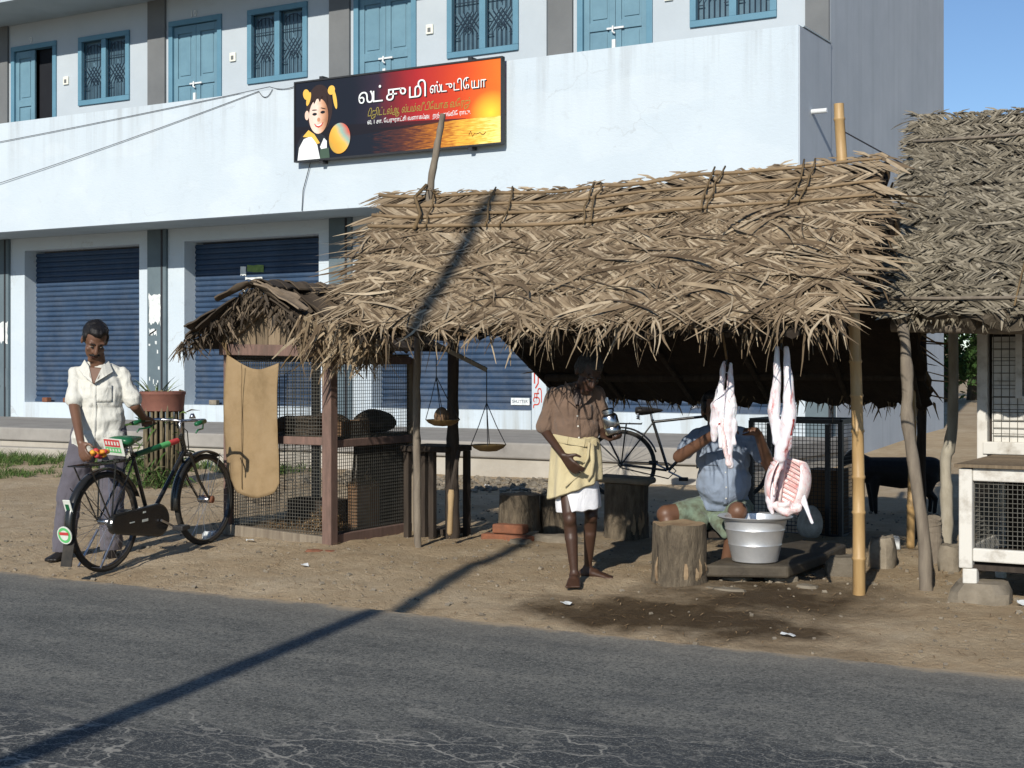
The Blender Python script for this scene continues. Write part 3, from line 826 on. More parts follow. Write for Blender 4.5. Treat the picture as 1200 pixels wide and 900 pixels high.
text_mesh('SHUTTER', .06, .001, 'lettering', M['shutter'], lb, (P0[3] + 3.02, SH - .0115, ZS + .10))
# red painted letters on the white wall strip beside the shutter
q = text_mesh('ரூ', .34, .002, 'painted_letter', M['red_letter'], bld, (P0[3] + 3.485, UW - .0025, 1.12)); q.scale = (.62, 1, 1)
q = text_mesh('தி', .24, .002, 'painted_letter', M['red_letter'], bld, (P0[3] + 3.485, UW - .0025, .86)); q.scale = (.6, 1, 1)
# rain pipe stub on the balcony end, holds no water now
mb = MB(); mb.tube([(BX + .0, 16.66, 4.38), (BX + .2, 16.66, 4.38)], .03, 10); mb.build('drain_pipe', M['metal_white'], bld, smooth=True, auto=R(40))
# loose brick bats lying on the shutter sill
for k, (x, s) in enumerate(((-19.55, .14), (-19.04, .13), (-18.86, .2), (-15.75, .14), (-18.42, .12))):
    mb = MB(); mb.cur = random.random(); mb.box((0, 0, .04), (s, .1, .08), Matrix.Rotation(random.uniform(-.4, .4), 3, 'Z'))
    o = mb.build('brick', M['brick'] if k != 3 else M['stone'], bevel=.012); o.location = (x, UW + .1, ZS + .001)
    tag(o, ['red brick bat alone at the left end of the shutter sill', 'thinner red brick bat of the pair on the shutter sill behind the man', 'thicker red brick bat of the pair on the shutter sill behind the man', 'grey stone lying on the shutter sill beside the cage', 'small red brick bat near the middle of the shutter sill'][k], 'stone' if k == 3 else 'brick', 'brick bats on the shutter sill' if k != 3 else None)
    if k == 3: o.name = 'sill_stone'
# wires across the parapet
def cable(name, pts, r, label, m='black_cable', sag=0.0, cat='cable'):
    P = []
    for a, b in zip(pts, pts[1:]):
        a = Vector(a); b = Vector(b)
        for i in range(12):
            k = i / 12; q = a.lerp(b, k); q.z -= sag * 4 * k * (1 - k); P.append(q)
    P.append(Vector(pts[-1]))
    mb = MB(); mb.tube(P, r, 5); o = mb.build(name, M[m], smooth=True); return tag(o, label, cat)
cable('wall_cable', [(-24.5, 16.2, 4.80), (-13.55, 16.215, 5.375), (-13.0, 16.21, 5.36)], .005, 'upper dark cable slung along the white parapet', sag=.05)
cable('wall_cable', [(-24.5, 16.18, 3.6), (-13.75, 16.215, 5.33), (-13.5, 16.215, 5.335)], .005, 'lower dark cable slung steeply across the white parapet', sag=.10)
cable('wall_cable', [(-12.80, 16.2, 4.23), (-12.93, 16.2, 3.85), (-12.96, 16.21, 3.56)], .006, 'thin dark cable hanging below the signboard')

# ------------------------------------------------------------------ signboard
SX0, SX1, SZ0, SZ1 = -12.985, -9.61, 4.255, 5.345
SW = SX1 - SX0; SHH = SZ1 - SZ0
sign = thing('signboard', 'long studio signboard with sunset print, white Tamil letters and a smiling girl', 'sign', (SX0, 16.10, SZ0))
def mat_sign():
    t = NT('sign_print'); v = t.pos((1 / SW, 1, 1 / SHH), obj=True); s = t.sep(v)
    n = t.noise(t.pos((1, 1, 1), obj=True), 2.2, 6, .6)
    sx = t.math('ADD', s[0], t.math('MULTIPLY', t.math('SUBTRACT', n, .5), .10))
    skyc = t.ramp(sx, [(.30, C(.010, .013, .022)), (.42, C(.03, .02, .035)), (.50, C(.16, .016, .022)), (.62, C(.36, .02, .022)), (.80, C(.56, .055, .016)), (1.0, C(.78, .16, .02))])
    dx = t.math('SUBTRACT', s[0], .955); dz = t.math('MULTIPLY', t.math('SUBTRACT', s[2], .36), .36)
    d = t.math('SQRT', t.math('ADD', t.math('MULTIPLY', dx, dx), t.math('MULTIPLY', dz, dz)))
    skyc = t.mix(t.ramp(d, [(.0, C(1, 1, 1)), (.10, C(0, 0, 0))]), skyc, C(.95, .62, .05))
    wv = t.noise(t.pos((3, 1, 30), obj=True), 2, 5, .6)
    sea = t.ramp(t.math('ADD', sx, t.math('MULTIPLY', t.math('SUBTRACT', wv, .5), .55)), [(.42, C(.010, .013, .022)), (.58, C(.10, .03, .02)), (.72, C(.42, .14, .02)), (.88, C(.82, .45, .06)), (1.0, C(.95, .78, .25))])
    hz = t.math('GREATER_THAN', s[2], .315)
    c = t.mix(hz, sea, skyc)
    # dark treeline on the horizon
    tl = t.math('MULTIPLY', t.math('LESS_THAN', t.math('ABSOLUTE', t.math('SUBTRACT', s[2], .325)), t.math('MULTIPLY', t.math('SUBTRACT', .86, s[0]), .13)), t.math('LESS_THAN', s[0], .84))
    c = t.mix(t.math('MULTIPLY', tl, .85), c, C(.012, .010, .014))
    t.base(c); t.rough(.45); t.b.inputs['Specular IOR Level'].default_value = .25
    return t.m
mb = MB(); mb.lohi((0, 0, 0), (SW, .05, SHH)); mb.build('panel', mat_sign(), sign)
mb = MB(); e = .022
mb.lohi((-e, -.012, -e), (SW + e, .06, 0)); mb.lohi((-e, -.012, SHH), (SW + e, .06, SHH + e)); mb.lohi((-e, -.012, 0), (0, .06, SHH)); mb.lohi((SW, -.012, 0), (SW + e, .06, SHH))
mb.build('frame', M['iron_dark'], sign)
for x in (.45, 2.9):
    for z in (SHH + .03, -.03):
        mb = MB(); mb.lohi((x - .03, -.0, z - .03), (x + .03, .12, z + .03)); mb.build('bracket', M['iron_dark'], sign)
def flat(name, pts, m, y, parent=sign):
    q = MB(); q.prism([(px * SW, y, pz * SHH) for px, pz in pts], (0, .0012, 0)); return q.build(name, m, parent)
def oval(cx, cz, rx, rz, n=28, a0=0, a1=2 * math.pi, tilt=0):
    o = []
    for k in range(n):
        a = a0 + (a1 - a0) * k / n
        x = math.cos(a) * rx * SW; z = math.sin(a) * rz * SHH
        o.append((cx + (x * math.cos(tilt) - z * math.sin(tilt)) / SW, cz + (x * math.sin(tilt) + z * math.cos(tilt)) / SHH))
    return o
def pm(name, c, r=.5): 
    return mat(name, c, tuple([q * .9 for q in c[:3]] + [1]), 6, r, 0)
def mat_face():
    t = NT('print_face'); v = t.pos((1 / SW, 1, 1 / SHH), obj=True); s = t.sep(v)
    a = t.math('ADD', t.math('MULTIPLY', t.math('SUBTRACT', s[0], .07), 9.0), t.math('MULTIPLY', t.noise(v, 14, 4), .25))
    t.base(t.ramp(a, [(.25, C(.72, .55, .46)), (.5, C(.80, .62, .52)), (.78, C(.60, .33, .20)), (1.0, C(.32, .14, .07))])); t.rough(.5)
    return t.m
K = dict(hair=pm('print_hair', C(.035, .02, .018)), skin=pm('print_skin', C(.78, .56, .45)), skin2=pm('print_skin_shade', C(.55, .27, .16)), white=pm('print_white', C(.82, .85, .84)), yellow=pm('print_yellow', C(.80, .48, .09)), dark=pm('print_dark', C(.02, .022, .03)), red=pm('print_red', C(.55, .07, .05)), blue=pm('print_blue', C(.16, .38, .48)), green=pm('print_green', C(.06, .10, .07)), ink=pm('print_ink', C(.008, .01, .014)), gold=pm('print_gold', C(.33, .27, .06)), orange=pm('print_orange', C(.85, .35, .03)))
pic = bpy.data.objects.new('girl_picture', None); col.objects.link(pic); pic.parent = sign
def fl(name, pts, k, y): flat(name, pts, K[k], y, pic)
fl('hair', oval(.125, .64, .068, .31), 'hair', -.002)
fl('bow', oval(.058, .84, .017, .07, tilt=.3), 'yellow', -.004); fl('bow', oval(.070, .78, .010, .09, tilt=-.3), 'yellow', -.0043)
fl('bow', oval(.188, .86, .018, .06, tilt=-.5), 'yellow', -.004); fl('bow', oval(.206, .74, .009, .13, tilt=.2), 'yellow', -.0043)
fl('dress', [(.012, .0), (.012, .22), (.035, .33), (.07, .36), (.13, .33), (.16, .27), (.175, .0)], 'dark', -.0045)
fl('blouse', [(.012, .0), (.02, .16), (.045, .27), (.085, .30), (.115, .18), (.13, .0)], 'white', -.006)
fl('blouse', [(.13, .15), (.15, .26), (.165, .22), (.165, .10), (.14, .1)], 'white', -.006)
fl('dress_front', [(.13, .0), (.13, .12), (.175, .13), (.18, .0)], 'green', -.0064)
fl('collar', [(.04, .30), (.07, .38), (.10, .32), (.13, .20), (.115, .19), (.085, .29), (.06, .29)], 'yellow', -.0075)
fl('ear', oval(.062, .57, .011, .06), 'skin', -.0075)
K['face'] = mat_face(); fl('face', oval(.123, .545, .050, .225), 'face', -.009)
fl('fringe', [(.078, .70), (.092, .84), (.135, .885), (.165, .80), (.172, .68), (.158, .73), (.142, .80), (.13, .72), (.118, .79), (.10, .70), (.095, .76)], 'hair', -.0105)
fl('eye', oval(.103, .575, .012, .018), 'ink', -.011); fl('eye', oval(.145, .59, .012, .018), 'ink', -.011)
fl('brow', oval(.102, .628, .014, .007, tilt=-.05), 'hair', -.011); fl('brow', oval(.147, .638, .014, .007, tilt=-.25), 'hair', -.011)
fl('nose', oval(.124, .50, .008, .026), 'skin2', -.011)
fl('mouth', [(.100, .455), (.108, .415), (.124, .395), (.141, .42), (.149, .465), (.137, .447), (.124, .44), (.112, .443)], 'red', -.011); fl('teeth', [(.106, .445), (.114, .425), (.125, .417), (.136, .43), (.142, .452), (.132, .443), (.124, .437), (.114, .439)], 'white', -.0125)
# printed balloon with its own colour blend
def mat_ball():
    t = NT('print_ball'); v = t.pos((1 / SW, 1, 1 / SHH), obj=True); s = t.sep(v)
    a = t.math('ADD', t.math('MULTIPLY', t.math('SUBTRACT', s[0], .205), 6), t.math('MULTIPLY', s[2], 1.4))
    t.base(t.ramp(t.math('ADD', a, t.math('MULTIPLY', t.noise(v, 9, 3), .2)), [(.15, C(.45, .3, .05)), (.4, C(.75, .35, .04)), (.62, C(.8, .45, .08)), (.8, C(.25, .42, .36)), (1.0, C(.55, .10, .06))])); t.rough(.45)
    return t.m
flat('ball', oval(.232, .235, .054, .195, 36, tilt=-.12), mat_ball(), -.013, pic)
def glyph(ch, size, ext, off, shear=0.0):
    """outline loops of one letter, each outer loop filled on its own with its holes (overlapping strokes stay solid)"""
    cu = bpy.data.curves.new('glyph', 'FONT'); cu.body = ch; cu.size = size; cu.offset = off; cu.shear = shear; cu.resolution_u = 4; cu.fill_mode = 'NONE'
    o = bpy.data.objects.new('glyph', cu); TMP.collection.objects.link(o); TMP.view_layers[0].update(); dg = TMP.view_layers[0].depsgraph; dg.update()
    me = bpy.data.meshes.new_from_object(o.evaluated_get(dg)); bpy.data.objects.remove(o)
    nb = {}
    for e in me.edges:
        i, j = e.vertices; nb.setdefault(i, []).append(j); nb.setdefault(j, []).append(i)
    seen = set(); loops = []
    for st in range(len(me.vertices)):
        if st in seen or st not in nb: continue
        lp = [st]; seen.add(st); cur = st
        while True:
            nx_ = [k for k in nb[cur] if k not in seen]
            if not nx_: break
            # keep the stored direction: follow the next vertex index when there is a choice
            cur = (cur + 1) if (cur + 1) in nx_ else nx_[0]; lp.append(cur); seen.add(cur)
        if len(lp) > 2: loops.append([me.vertices[k].co.copy() for k in lp])
    bpy.data.meshes.remove(me)
    def area(lp): return sum(p.x * q_.y - q_.x * p.y for p, q_ in zip(lp, lp[1:] + lp[:1])) / 2
    out = bpy.data.meshes.new('glyph')
    if not loops: return out
    main = area(max(loops, key=lambda lp: abs(area(lp)))); outer = [lp for lp in loops if area(lp) * main > 0]; holes = [lp for lp in loops if area(lp) * main < 0]
    def inside(pt, lp):
        c_ = False
        for p, q_ in zip(lp, lp[1:] + lp[:1]):
            if (p.y > pt.y) != (q_.y > pt.y) and pt.x < (q_.x - p.x) * (pt.y - p.y) / (q_.y - p.y) + p.x: c_ = not c_
        return c_
    vs = []; fs = []
    for n_, lp in enumerate(outer):
        poly = [lp] + [h for h in holes if inside(h[0], lp)]
        flat_ = [v for l_ in poly for v in l_]; b0 = len(vs)
        vs += [(v.x, v.y, .0003 * n_) for v in flat_]
        fs += [tuple(b0 + k for k in t_) for t_ in tessellate_polygon(poly)]
    out.from_pydata(vs, [], fs); out.update(); return out
def right_edge(body, size):
    me = glyph(body, size, 0, 0); w = max([v.co.x for v in me.vertices] or [0]); bpy.data.meshes.remove(me); return w
def sign_text(body, s0, s1, z, size, m, big=False, shear=0.0, fat=0.0):
    """one letter after another, so that each is filled on its own"""
    bar = right_edge('|', size); pos = []
    for k in range(len(body)): pos.append(right_edge(body[:k] + '|', size) - bar if k else 0.0)
    if big: pos = [x_ + .05 * size * k for k, x_ in enumerate(pos)]
    total = right_edge(body + '|', size) - bar + (.05 * size * len(body) if big else 0)
    fx = (s1 - s0) * SW / total
    joined = MB()
    for k, ch in enumerate(body):
        if ch == ' ': continue
        if big:
            for nm, mm, off, y, dx, dz in (('letter', m, fat, -.0062 - .0003 * k, 0, 0), ('letter_outline', K['ink'], fat + .016, -.0028 - .0002 * k, .014, -.014)):
                me = glyph(ch, size, .0006, off, shear)
                if not len(me.vertices): continue
                o = link(nm, me, mm, sign); o.location = (s0 * SW + pos[k] * fx + dx, y, z * SHH + dz); o.rotation_euler = (R(90), 0, 0); o.scale = (fx, 1, 1)
        else:
            me = glyph(ch, size, .0006, fat, shear); y = -.0040 - .0002 * (k % 8)
            joined.add([(s0 * SW + (pos[k] + v.co.x) * fx, y - v.co.z, z * SHH + v.co.y) for v in me.vertices], [tuple(q_.vertices) for q_ in me.polygons])
    if not big: joined.build('lettering', m, sign, kind='stuff')
sign_text('லட்சுமி', .322, .665, .645, .275, K['white'], True, fat=.013)
sign_text('ஸ்டுடிேயா', .672, .94, .675, .185, K['white'], True, fat=.008)
sign_text('டிஜிட்டல் ஆல்பம் வீடிேயா கவேரஜ்', .37, .86, .475, .135, K['gold'], shear=.25, fat=.002)
sign_text('60, 1 சா. ேபருராட்சி வளாகம்,  அறந்தாங்கி ேராடு.', .37, .86, .375, .078, K['white'], fat=.001)
q = MB(); q.tube([(SW * (.855 + .0085 * k), -.004, SHH * (.12 + .022 * math.sin(k * 2.3) + (.03 if k in (1, 5) else 0))) for k in range(10)], .004, 4); q.build('signature', K['ink'], sign)
# ------------------------------------------------------------------ thatch tools
UPZ = Vector((0, 0, 1))
class Slope:
    """bilinear roof plane: s 0..1 left to right, t 0..1 ridge to eave"""
    def __init__(self, rl, rr, el, er, sag=.0, seed=0):
        self.q = [Vector(p) for p in (rl, rr, el, er)]; self.sag = sag; self.seed = seed
        a, b, c, d = self.q
        self.n = ((b - a).cross(c - a)); self.n.normalize()
        if self.n.z < 0: self.n = -self.n
    def p(self, s, t, h=0.0):
        a, b, c, d = self.q
        q = (a.lerp(b, s)).lerp(c.lerp(d, s), t)
        wob = noise.noise(Vector((s * 3.0 + self.seed, t * 1.6, self.seed))) * .045 + noise.noise(Vector((s * 9 + self.seed, t * 5, self.seed))) * .016
        q = q + self.n * (h + wob)
        q.z -= self.sag * math.sin(math.pi * s) * (1 - .4 * t)
        return q
    def dirs(self, s, t):
        e = 1e-3
        r = (self.p(min(s + e, 1), t) - self.p(max(s - e, 0), t)).normalized()
        dn = (self.p(s, min(t + e, 1)) - self.p(s, max(t - e, 0))).normalized()
        return r, dn
    def sheet(self, name, m, parent, thick=.06, ns=60, nt=24, rag=.03):
        vs = []; fs = []
        for side in (0, 1):
            for j in range(nt + 1):
                for i in range(ns + 1):
                    s = i / ns; t = j / nt
                    if j == nt: t += random.uniform(-rag, rag)
                    if i == 0: s += random.uniform(0, rag * .5)
                    if i == ns: s -= random.uniform(0, rag * .5)
                    vs.append(self.p(s, t, -thick * side - .005 + (random.uniform(-.008, .008))))
        W = ns + 1; o = W * (nt + 1)
        for j in range(nt):
            for i in range(ns):
                k = j * W + i
                fs.append((k, k + 1, k + W + 1, k + W)); fs.append((o + k, o + k + W, o + k + W + 1, o + k + 1))
        for i in range(ns):
            fs.append((i, o + i, o + i + 1, i + 1)); k = nt * W + i; fs.append((k, k + 1, o + k + 1, o + k))
        for j in range(nt):
            k = j * W; fs.append((k, k + W, o + k + W, o + k)); k = j * W + ns; fs.append((k, o + k, o + k + W, k + W))
        q = MB(); q.add(vs, fs); return q.build(name, m, parent)

def leaf_pts(sl, s, t, ang, L, lift0, lift1, droop, segs=4, curl=0.0):
    r, dn = sl.dirs(min(max(s, .0), 1), min(max(t, 0), 1))
    d = dn * math.cos(ang) + r * math.sin(ang)
    base = sl.p(min(max(s, -.02), 1.02), t, 0)
    pts = []
    side = sl.n.cross(d).normalized()
    for i in range(segs + 1):
        k = i / segs
        q = base + d * (L * k) + sl.n * (lift0 + (lift1 - lift0) * k) + side * (curl * math.sin(k * math.pi) * L)
        q.z -= droop * k * k
        pts.append(q)
    return pts, side

def add_leaf(mb, sl, s, t, ang, L, w, lift0=.005, lift1=.03, droop=0.0, curl=0.0, segs=4, twist=0.0):
    pts, side = leaf_pts(sl, s, t, ang, L, lift0, lift1, droop, segs, curl)
    ws = []
    for i in range(segs + 1):
        k = i / segs; ws.append(w * (.55 + .45 * math.sin(min(k * 1.5 + .35, 1.57))) * (1.0 if k < .6 else max(.12, 1 - (k - .6) / .4 * .88)))
    sd = (side * math.cos(twist) + sl.n * math.sin(twist)).normalized()
    mb.cur = random.random()
    mb.strip(pts, sd, ws)

def hang_leaf(mb, p, L, w, out=Vector((0, -1, 0)), spread=.25, segs=4):
    p = Vector(p); d = Vector((random.uniform(-spread, spread), random.uniform(-spread, spread), -1)) + out * random.uniform(-.1, .3); d.normalize()
    side = d.cross(Vector((random.uniform(-1, 1), random.uniform(-1, 1), .2))).normalized()
    pts = [p + d * (L * i / segs) + out * (.06 * math.sin(i / segs * 2.2) * L) + side * (random.uniform(-.02, .02) * L) for i in range(segs + 1)]
    mb.cur = random.random()
    mb.strip(pts, side, [w * (1 - .8 * (i / segs) ** 1.5) for i in range(segs + 1)])

def part_leaf(parent, sl, s, t, ang, L, w, m, **k):
    q = MB(); add_leaf(q, sl, s, t, ang, L, w, **k); return q.build('palm_leaf', m, parent)

def bamboo(name, a, b, r0, r1, m, parent, node=.28, bend=.01, n=10):
    a = Vector(a); b = Vector(b); L = (b - a).length; x, y, d = frame_of(b - a)
    P = []; Rr = []
    z = 0.0; ph = random.uniform(.4, 1) * node; k0 = random.random() * 6
    zs = [0]
    if name == 'bamboo_post': ph = node * 1.5
    while ph < L - .03:
        zs += [ph - .012, ph - .004, ph + .004, ph + .014]; ph += node * random.uniform(.85, 1.15)
    zs.append(L)
    for i, z in enumerate(zs):
        k = z / L
        off = x * (bend * math.sin(k * 4 + k0)) + y * (bend * math.cos(k * 5 + k0))
        P.append(a + d * z + off)
        rr = r0 + (r1 - r0) * k
        if 0 < i < len(zs) - 1 and (i - 1) % 4 in (1, 2): rr *= 1.14
        Rr.append(rr)
    q = MB(); q.tube(P, Rr, n); return q.build(name, m, parent, smooth=True, auto=R(50))

def branch(name, pts, r0, r1, m, parent, n=9, knots=.12):
    P = [Vector(p) for p in pts]; Q = []; Rr = []
    tot = 24
    for i in range(tot + 1):
        k = i / tot * (len(P) - 1); j = min(int(k), len(P) - 2); f = k - j
        p0 = P[max(j - 1, 0)]; p1 = P[j]; p2 = P[j + 1]; p3 = P[min(j + 2, len(P) - 1)]
        q = 0.5 * ((2 * p1) + (p2 - p0) * f + (2 * p0 - 5 * p1 + 4 * p2 - p3) * f * f + (3 * p1 - p0 - 3 * p2 + p3) * f ** 3)
        Q.append(q + Vector((random.uniform(-1, 1), random.uniform(-1, 1), 0)) * r0 * .08)
        Rr.append((r0 + (r1 - r0) * i / tot) * (1 + random.uniform(-knots, knots)))
    q = MB(); q.tube(Q, Rr, n); return q.build(name, m, parent, smooth=True, auto=R(60))

def rope_loop(name, pts, r, parent, m='rope', n=5):
    q = MB(); q.tube(pts, r, n); return q.build(name, M[m], parent, smooth=True)

# ------------------------------------------------------------------ the butcher's thatched stall
stall = thing('thatched_stall', 'open butcher stall under a brown palm-leaf roof tied to bamboo posts', 'stall')
RV = 9.05
F = Slope((-6.46, RV, 2.64), (-2.56, RV, 2.64), (-5.64, 7.42, 1.62), (-2.36, 7.42, 1.62), sag=.04, seed=1.3)
Bk = Slope((-6.46, RV, 2.64), (-2.56, RV, 2.64), (-5.8, 10.75, 1.15), (-2.70, 10.75, 1.15), sag=.04, seed=4.1)
F.sheet('roof_front', M['thatch_base'], stall, .05)
Bk.sheet('roof_back', M['thatch_base'], stall, .05)
for sl_, nm_ in ((F, 'shade_sheet_front'), (Bk, 'shade_sheet_back')):      # added dark sheets, under-roof shade put into their colour
    sl2 = Slope(*[p_ - sl_.n * .065 for p_ in sl_.q], sag=sl_.sag, seed=sl_.seed); sl2.sheet(nm_, M['roof_shade'], stall, .03)
random.seed(11)
mb = MB()
# flat woven under-layer
for i in range(2300):
    s = random.random(); t = random.uniform(.28, .99)
    ang = random.choice((-1, 1)) * random.uniform(.9, 1.35)
    add_leaf(mb, F, s, t, ang, random.uniform(.10, .24), random.uniform(.018, .04), .003, .016, 0, random.uniform(-.05, .05), 3)
# plaited mats: rows of leaflets slanting off a hidden rib, each row lapped over the one below
nrow = 9
for ri in range(nrow - 1, -1, -1):
    t0 = .27 + ri * .083; sgn = 1 if (ri % 2) else -1
    n = 300
    for i in range(n):
        s = (i + random.uniform(-.3, .3)) / n
        flip = sgn if noise.noise(Vector((s * 5, ri * 2.0, 6))) > -.25 else -sgn
        add_leaf(mb, F, min(max(s, 0), 1), t0 + .012 * noise.noise(Vector((s * 7, ri, 1))), flip * random.uniform(.62, .98), random.uniform(.2, .33), random.uniform(.012, .028), .034, random.uniform(.004, .02), random.uniform(0, .02), random.uniform(-.08, .08), 3, random.uniform(-.25, .25))
# ragged upper layers
for i in range(2500):
    s = random.random(); t = min(1.0, random.uniform(.27, 1.03))
    right = random.random() < (.30 + .5 * s)
    u = random.random()
    ang = random.uniform(.95, 1.45) if u < .5 else random.uniform(.35, .9) if u < .76 else random.uniform(-.2, .35)
    ang *= (1 if right else -1)
    L = random.uniform(.14, .50)
    if t > .8: L *= .75
    add_leaf(mb, F, s, t, ang, L, random.uniform(.007, .02), .02, random.uniform(.01, .05), random.uniform(0, .05), random.uniform(-.12, .12), 4, random.uniform(-.6, .6))
# ragged eave and verge fringes
for i in range(420):
    s = random.uniform(0, 1); p = F.p(s, random.uniform(.93, 1.0), -.02)
    hang_leaf(mb, p, random.choice((.05, .08, .1, .13, .2, .26)) * random.uniform(.7, 1.2), random.uniform(.008, .02), Vector((0, -1, 0)), .5)
for i in range(110):
    p = F.p(random.uniform(.955, 1.0), random.uniform(.2, 1.0), -.01) + Vector((random.uniform(0, .03), 0, 0))
    hang_leaf(mb, p, random.uniform(.08, .26) * (1.1 - abs(p.z - 2.2) * .6), random.uniform(.009, .02), Vector((1, -.2, 0)), .45)
for i in range(200):
    p = F.p(random.uniform(0, .02), random.uniform(.1, 1.0), -.01)
    hang_leaf(mb, p, random.uniform(.06, .25), random.uniform(.009, .02), Vector((-1, -.2, 0)), .5)
for i in range(320):
    p = Bk.p(random.random(), random.uniform(.94, 1.02), -.05); hang_leaf(mb, p, random.uniform(.04, .16), random.uniform(.01, .022), Vector((0, 1, 0)), .5)
# brown tangle over the end of the cage
for i in range(420):
    p = Vector((random.uniform(-6.42, -5.8), random.uniform(7.9, 8.3), random.uniform(1.5, 1.72)))
    p.z -= abs(p.x + 6.3) * .15
    hang_leaf(mb, p, random.uniform(.1, .3), random.uniform(.012, .028), Vector((random.uniform(-1, 1), -1, 0)), .9)
# back slope, loose layer (seen over the ridge only from elsewhere)
for i in range(900):
    add_leaf(mb, Bk, random.random(), random.uniform(.05, .98), random.choice((-1, 1)) * random.uniform(.3, 1.4), random.uniform(.15, .4), random.uniform(.012, .024), .006, .03, 0, 0, 3)
mb.build('thatch', M['thatch'], stall, kind='stuff')
# woven herringbone mats under the ridge
mb = MB()
rows = [(.015, .115), (.115, .205), (.205, .30)]
for ri, (ta, tb) in enumerate(rows):
    n = 150
    for i in range(n):
        s = (i + random.uniform(-.2, .2)) / n
        tilt = (1 if (s > .55) ^ (ri == 1) else -1) * (.82 + random.uniform(-.15, .15))
        L = (tb - ta) * 1.92 / math.cos(.82) * random.uniform(.9, 1.1)
        add_leaf(mb, F, min(max(s, 0), 1), ta + random.uniform(-.006, .01), tilt, L, random.uniform(.024, .04), .028, .016, .0, random.uniform(-.05, .05), 3, random.uniform(-.35, .35))
    for i in range(45):
        s = random.random()
        add_leaf(mb, F, s, random.uniform(ta, tb), random.choice((-1, 1)) * random.uniform(1.1, 1.5), random.uniform(.08, .2), random.uniform(.008, .016), .03, .035, 0, 0, 3, random.uniform(-.4, .4))
for i in range(160):      # ruffled ridge line
    s = random.random(); p = F.p(s, random.uniform(-.01, .01), .02)
    d = Vector((random.choice((-1, 1)) * random.uniform(.6, 1), random.uniform(-.4, .4), random.uniform(-.1, .3))).normalized()
    mb.cur = random.random(); L = random.uniform(.06, .16)
    mb.strip([p, p + d * L * .5 + UPZ * .01, p + d * L], Vector((0, .7, .7)), [.02, .024, .006])
mb.build('ridge_weave', M['thatch_gold'], stall, kind='stuff')
# the biggest loose leaves, one by one
leafs = []
random.seed(23)
for i in range(150):
    s = random.uniform(.01, .99); t = random.uniform(.3, .92)
    right = random.random() < (.25 + .55 * s)
    ang = random.uniform(.5, 1.4) * (1 if right else -1)
    part_leaf(stall, F, s, t, ang, random.uniform(.35, .62), random.uniform(.018, .032), M['thatch'], lift0=.03, lift1=random.uniform(.03, .075), droop=random.uniform(0, .05), curl=random.uniform(-.15, .15), twist=random.uniform(-.5, .5))
for i in range(34):       # long ones hanging off the eave
    q = MB(); s = random.random(); p = F.p(s, random.uniform(.95, 1.0), -.01); hang_leaf(q, p, random.uniform(.16, .34), random.uniform(.012, .022), Vector((0, -1, 0)), .45); q.build('palm_leaf', M['thatch'], stall)
for i in range(10):       # bunch at the right-hand verge
    q = MB(); p = F.p(.985, random.uniform(.25, .55), .0); hang_leaf(q, p, random.uniform(.35, .6), random.uniform(.018, .03), Vector((1, -.15, 0)), .35); q.build('palm_leaf', M['thatch'], stall)
# frond ribs binding the mats
for (t, s0, s1) in ((.02, 0, .62), (.115, .02, .9), (.205, .0, .75), (.30, .0, 1.0), (.02, .5, .99), (.205, .62, 1.0)):
    pts = [F.p(s0 + (s1 - s0) * i / 14, t + .006 * math.sin(i * .9 + t * 30), .037) for i in range(15)]
    q = MB(); q.tube(pts, [.015 - .006 * i / 14 for i in range(15)], 6); q.build('frond_rib', M['frond_rib'], stall, smooth=True)
for s in (.13, .265, .30, .47, .485, .70, .715, .86, .875):
    pts = [F.p(s + random.uniform(-.006, .006), t, .055 + random.uniform(-.006, .012)) for t in (-.01, .06, .13, .2, .27, .33)]
    rope_loop('tie', pts, .007, stall)
# frame: ridge pole, eave beams, rafters, posts; inner poles coloured dark for under-roof shade
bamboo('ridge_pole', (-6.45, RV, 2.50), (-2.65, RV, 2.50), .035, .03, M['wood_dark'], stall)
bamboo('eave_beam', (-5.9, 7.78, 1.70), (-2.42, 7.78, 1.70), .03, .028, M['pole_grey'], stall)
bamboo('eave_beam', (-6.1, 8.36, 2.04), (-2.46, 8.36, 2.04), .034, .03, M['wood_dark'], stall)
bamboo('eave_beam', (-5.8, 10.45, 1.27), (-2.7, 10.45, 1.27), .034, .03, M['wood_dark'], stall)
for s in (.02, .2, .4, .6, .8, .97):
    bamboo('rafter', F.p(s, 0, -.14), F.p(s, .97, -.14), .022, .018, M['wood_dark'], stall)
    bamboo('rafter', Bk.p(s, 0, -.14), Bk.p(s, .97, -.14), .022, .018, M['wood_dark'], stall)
bamboo('bamboo_post', (-2.532, 8.33, -.12), (-2.575, 8.33, 2.06), .038, .031, M['bamboo'], stall, node=.235, bend=.008)
tag(stall.children[-1], 'thick yellow bamboo post at the roadside corner')
branch('post', [(-5.945, 8.78, -.1), (-5.955, 8.78, .6), (-5.95, 8.77, 1.2), (-5.93, 8.78, 2.25)], .03, .025, M['pole_grey'], stall)
branch('post', [(-5.985, 9.32, -.1), (-5.99, 9.32, 1.0), (-5.98, 9.32, 2.2)], .05, .045, M['wood_dark'], stall)
bamboo('bamboo_post', (-2.80, 10.45, -.1), (-2.80, 10.45, 1.22), .03, .026, M['bamboo'], stall, node=.3)
branch('post', [(-4.35, 10.5, -.1), (-4.36, 10.5, .8), (-4.35, 10.5, 1.17)], .04, .036, M['wood_dark'], stall)
branch('post', [(-5.6, 10.45, -.1), (-5.6, 10.45, .8), (-5.58, 10.45, 1.2)], .03, .03, M['wood_dark'], stall)
bamboo('king_post', (-2.865, RV, 2.2), (-2.875, RV - .02, 3.03), .036, .032, M['bamboo'], stall, node=.3)
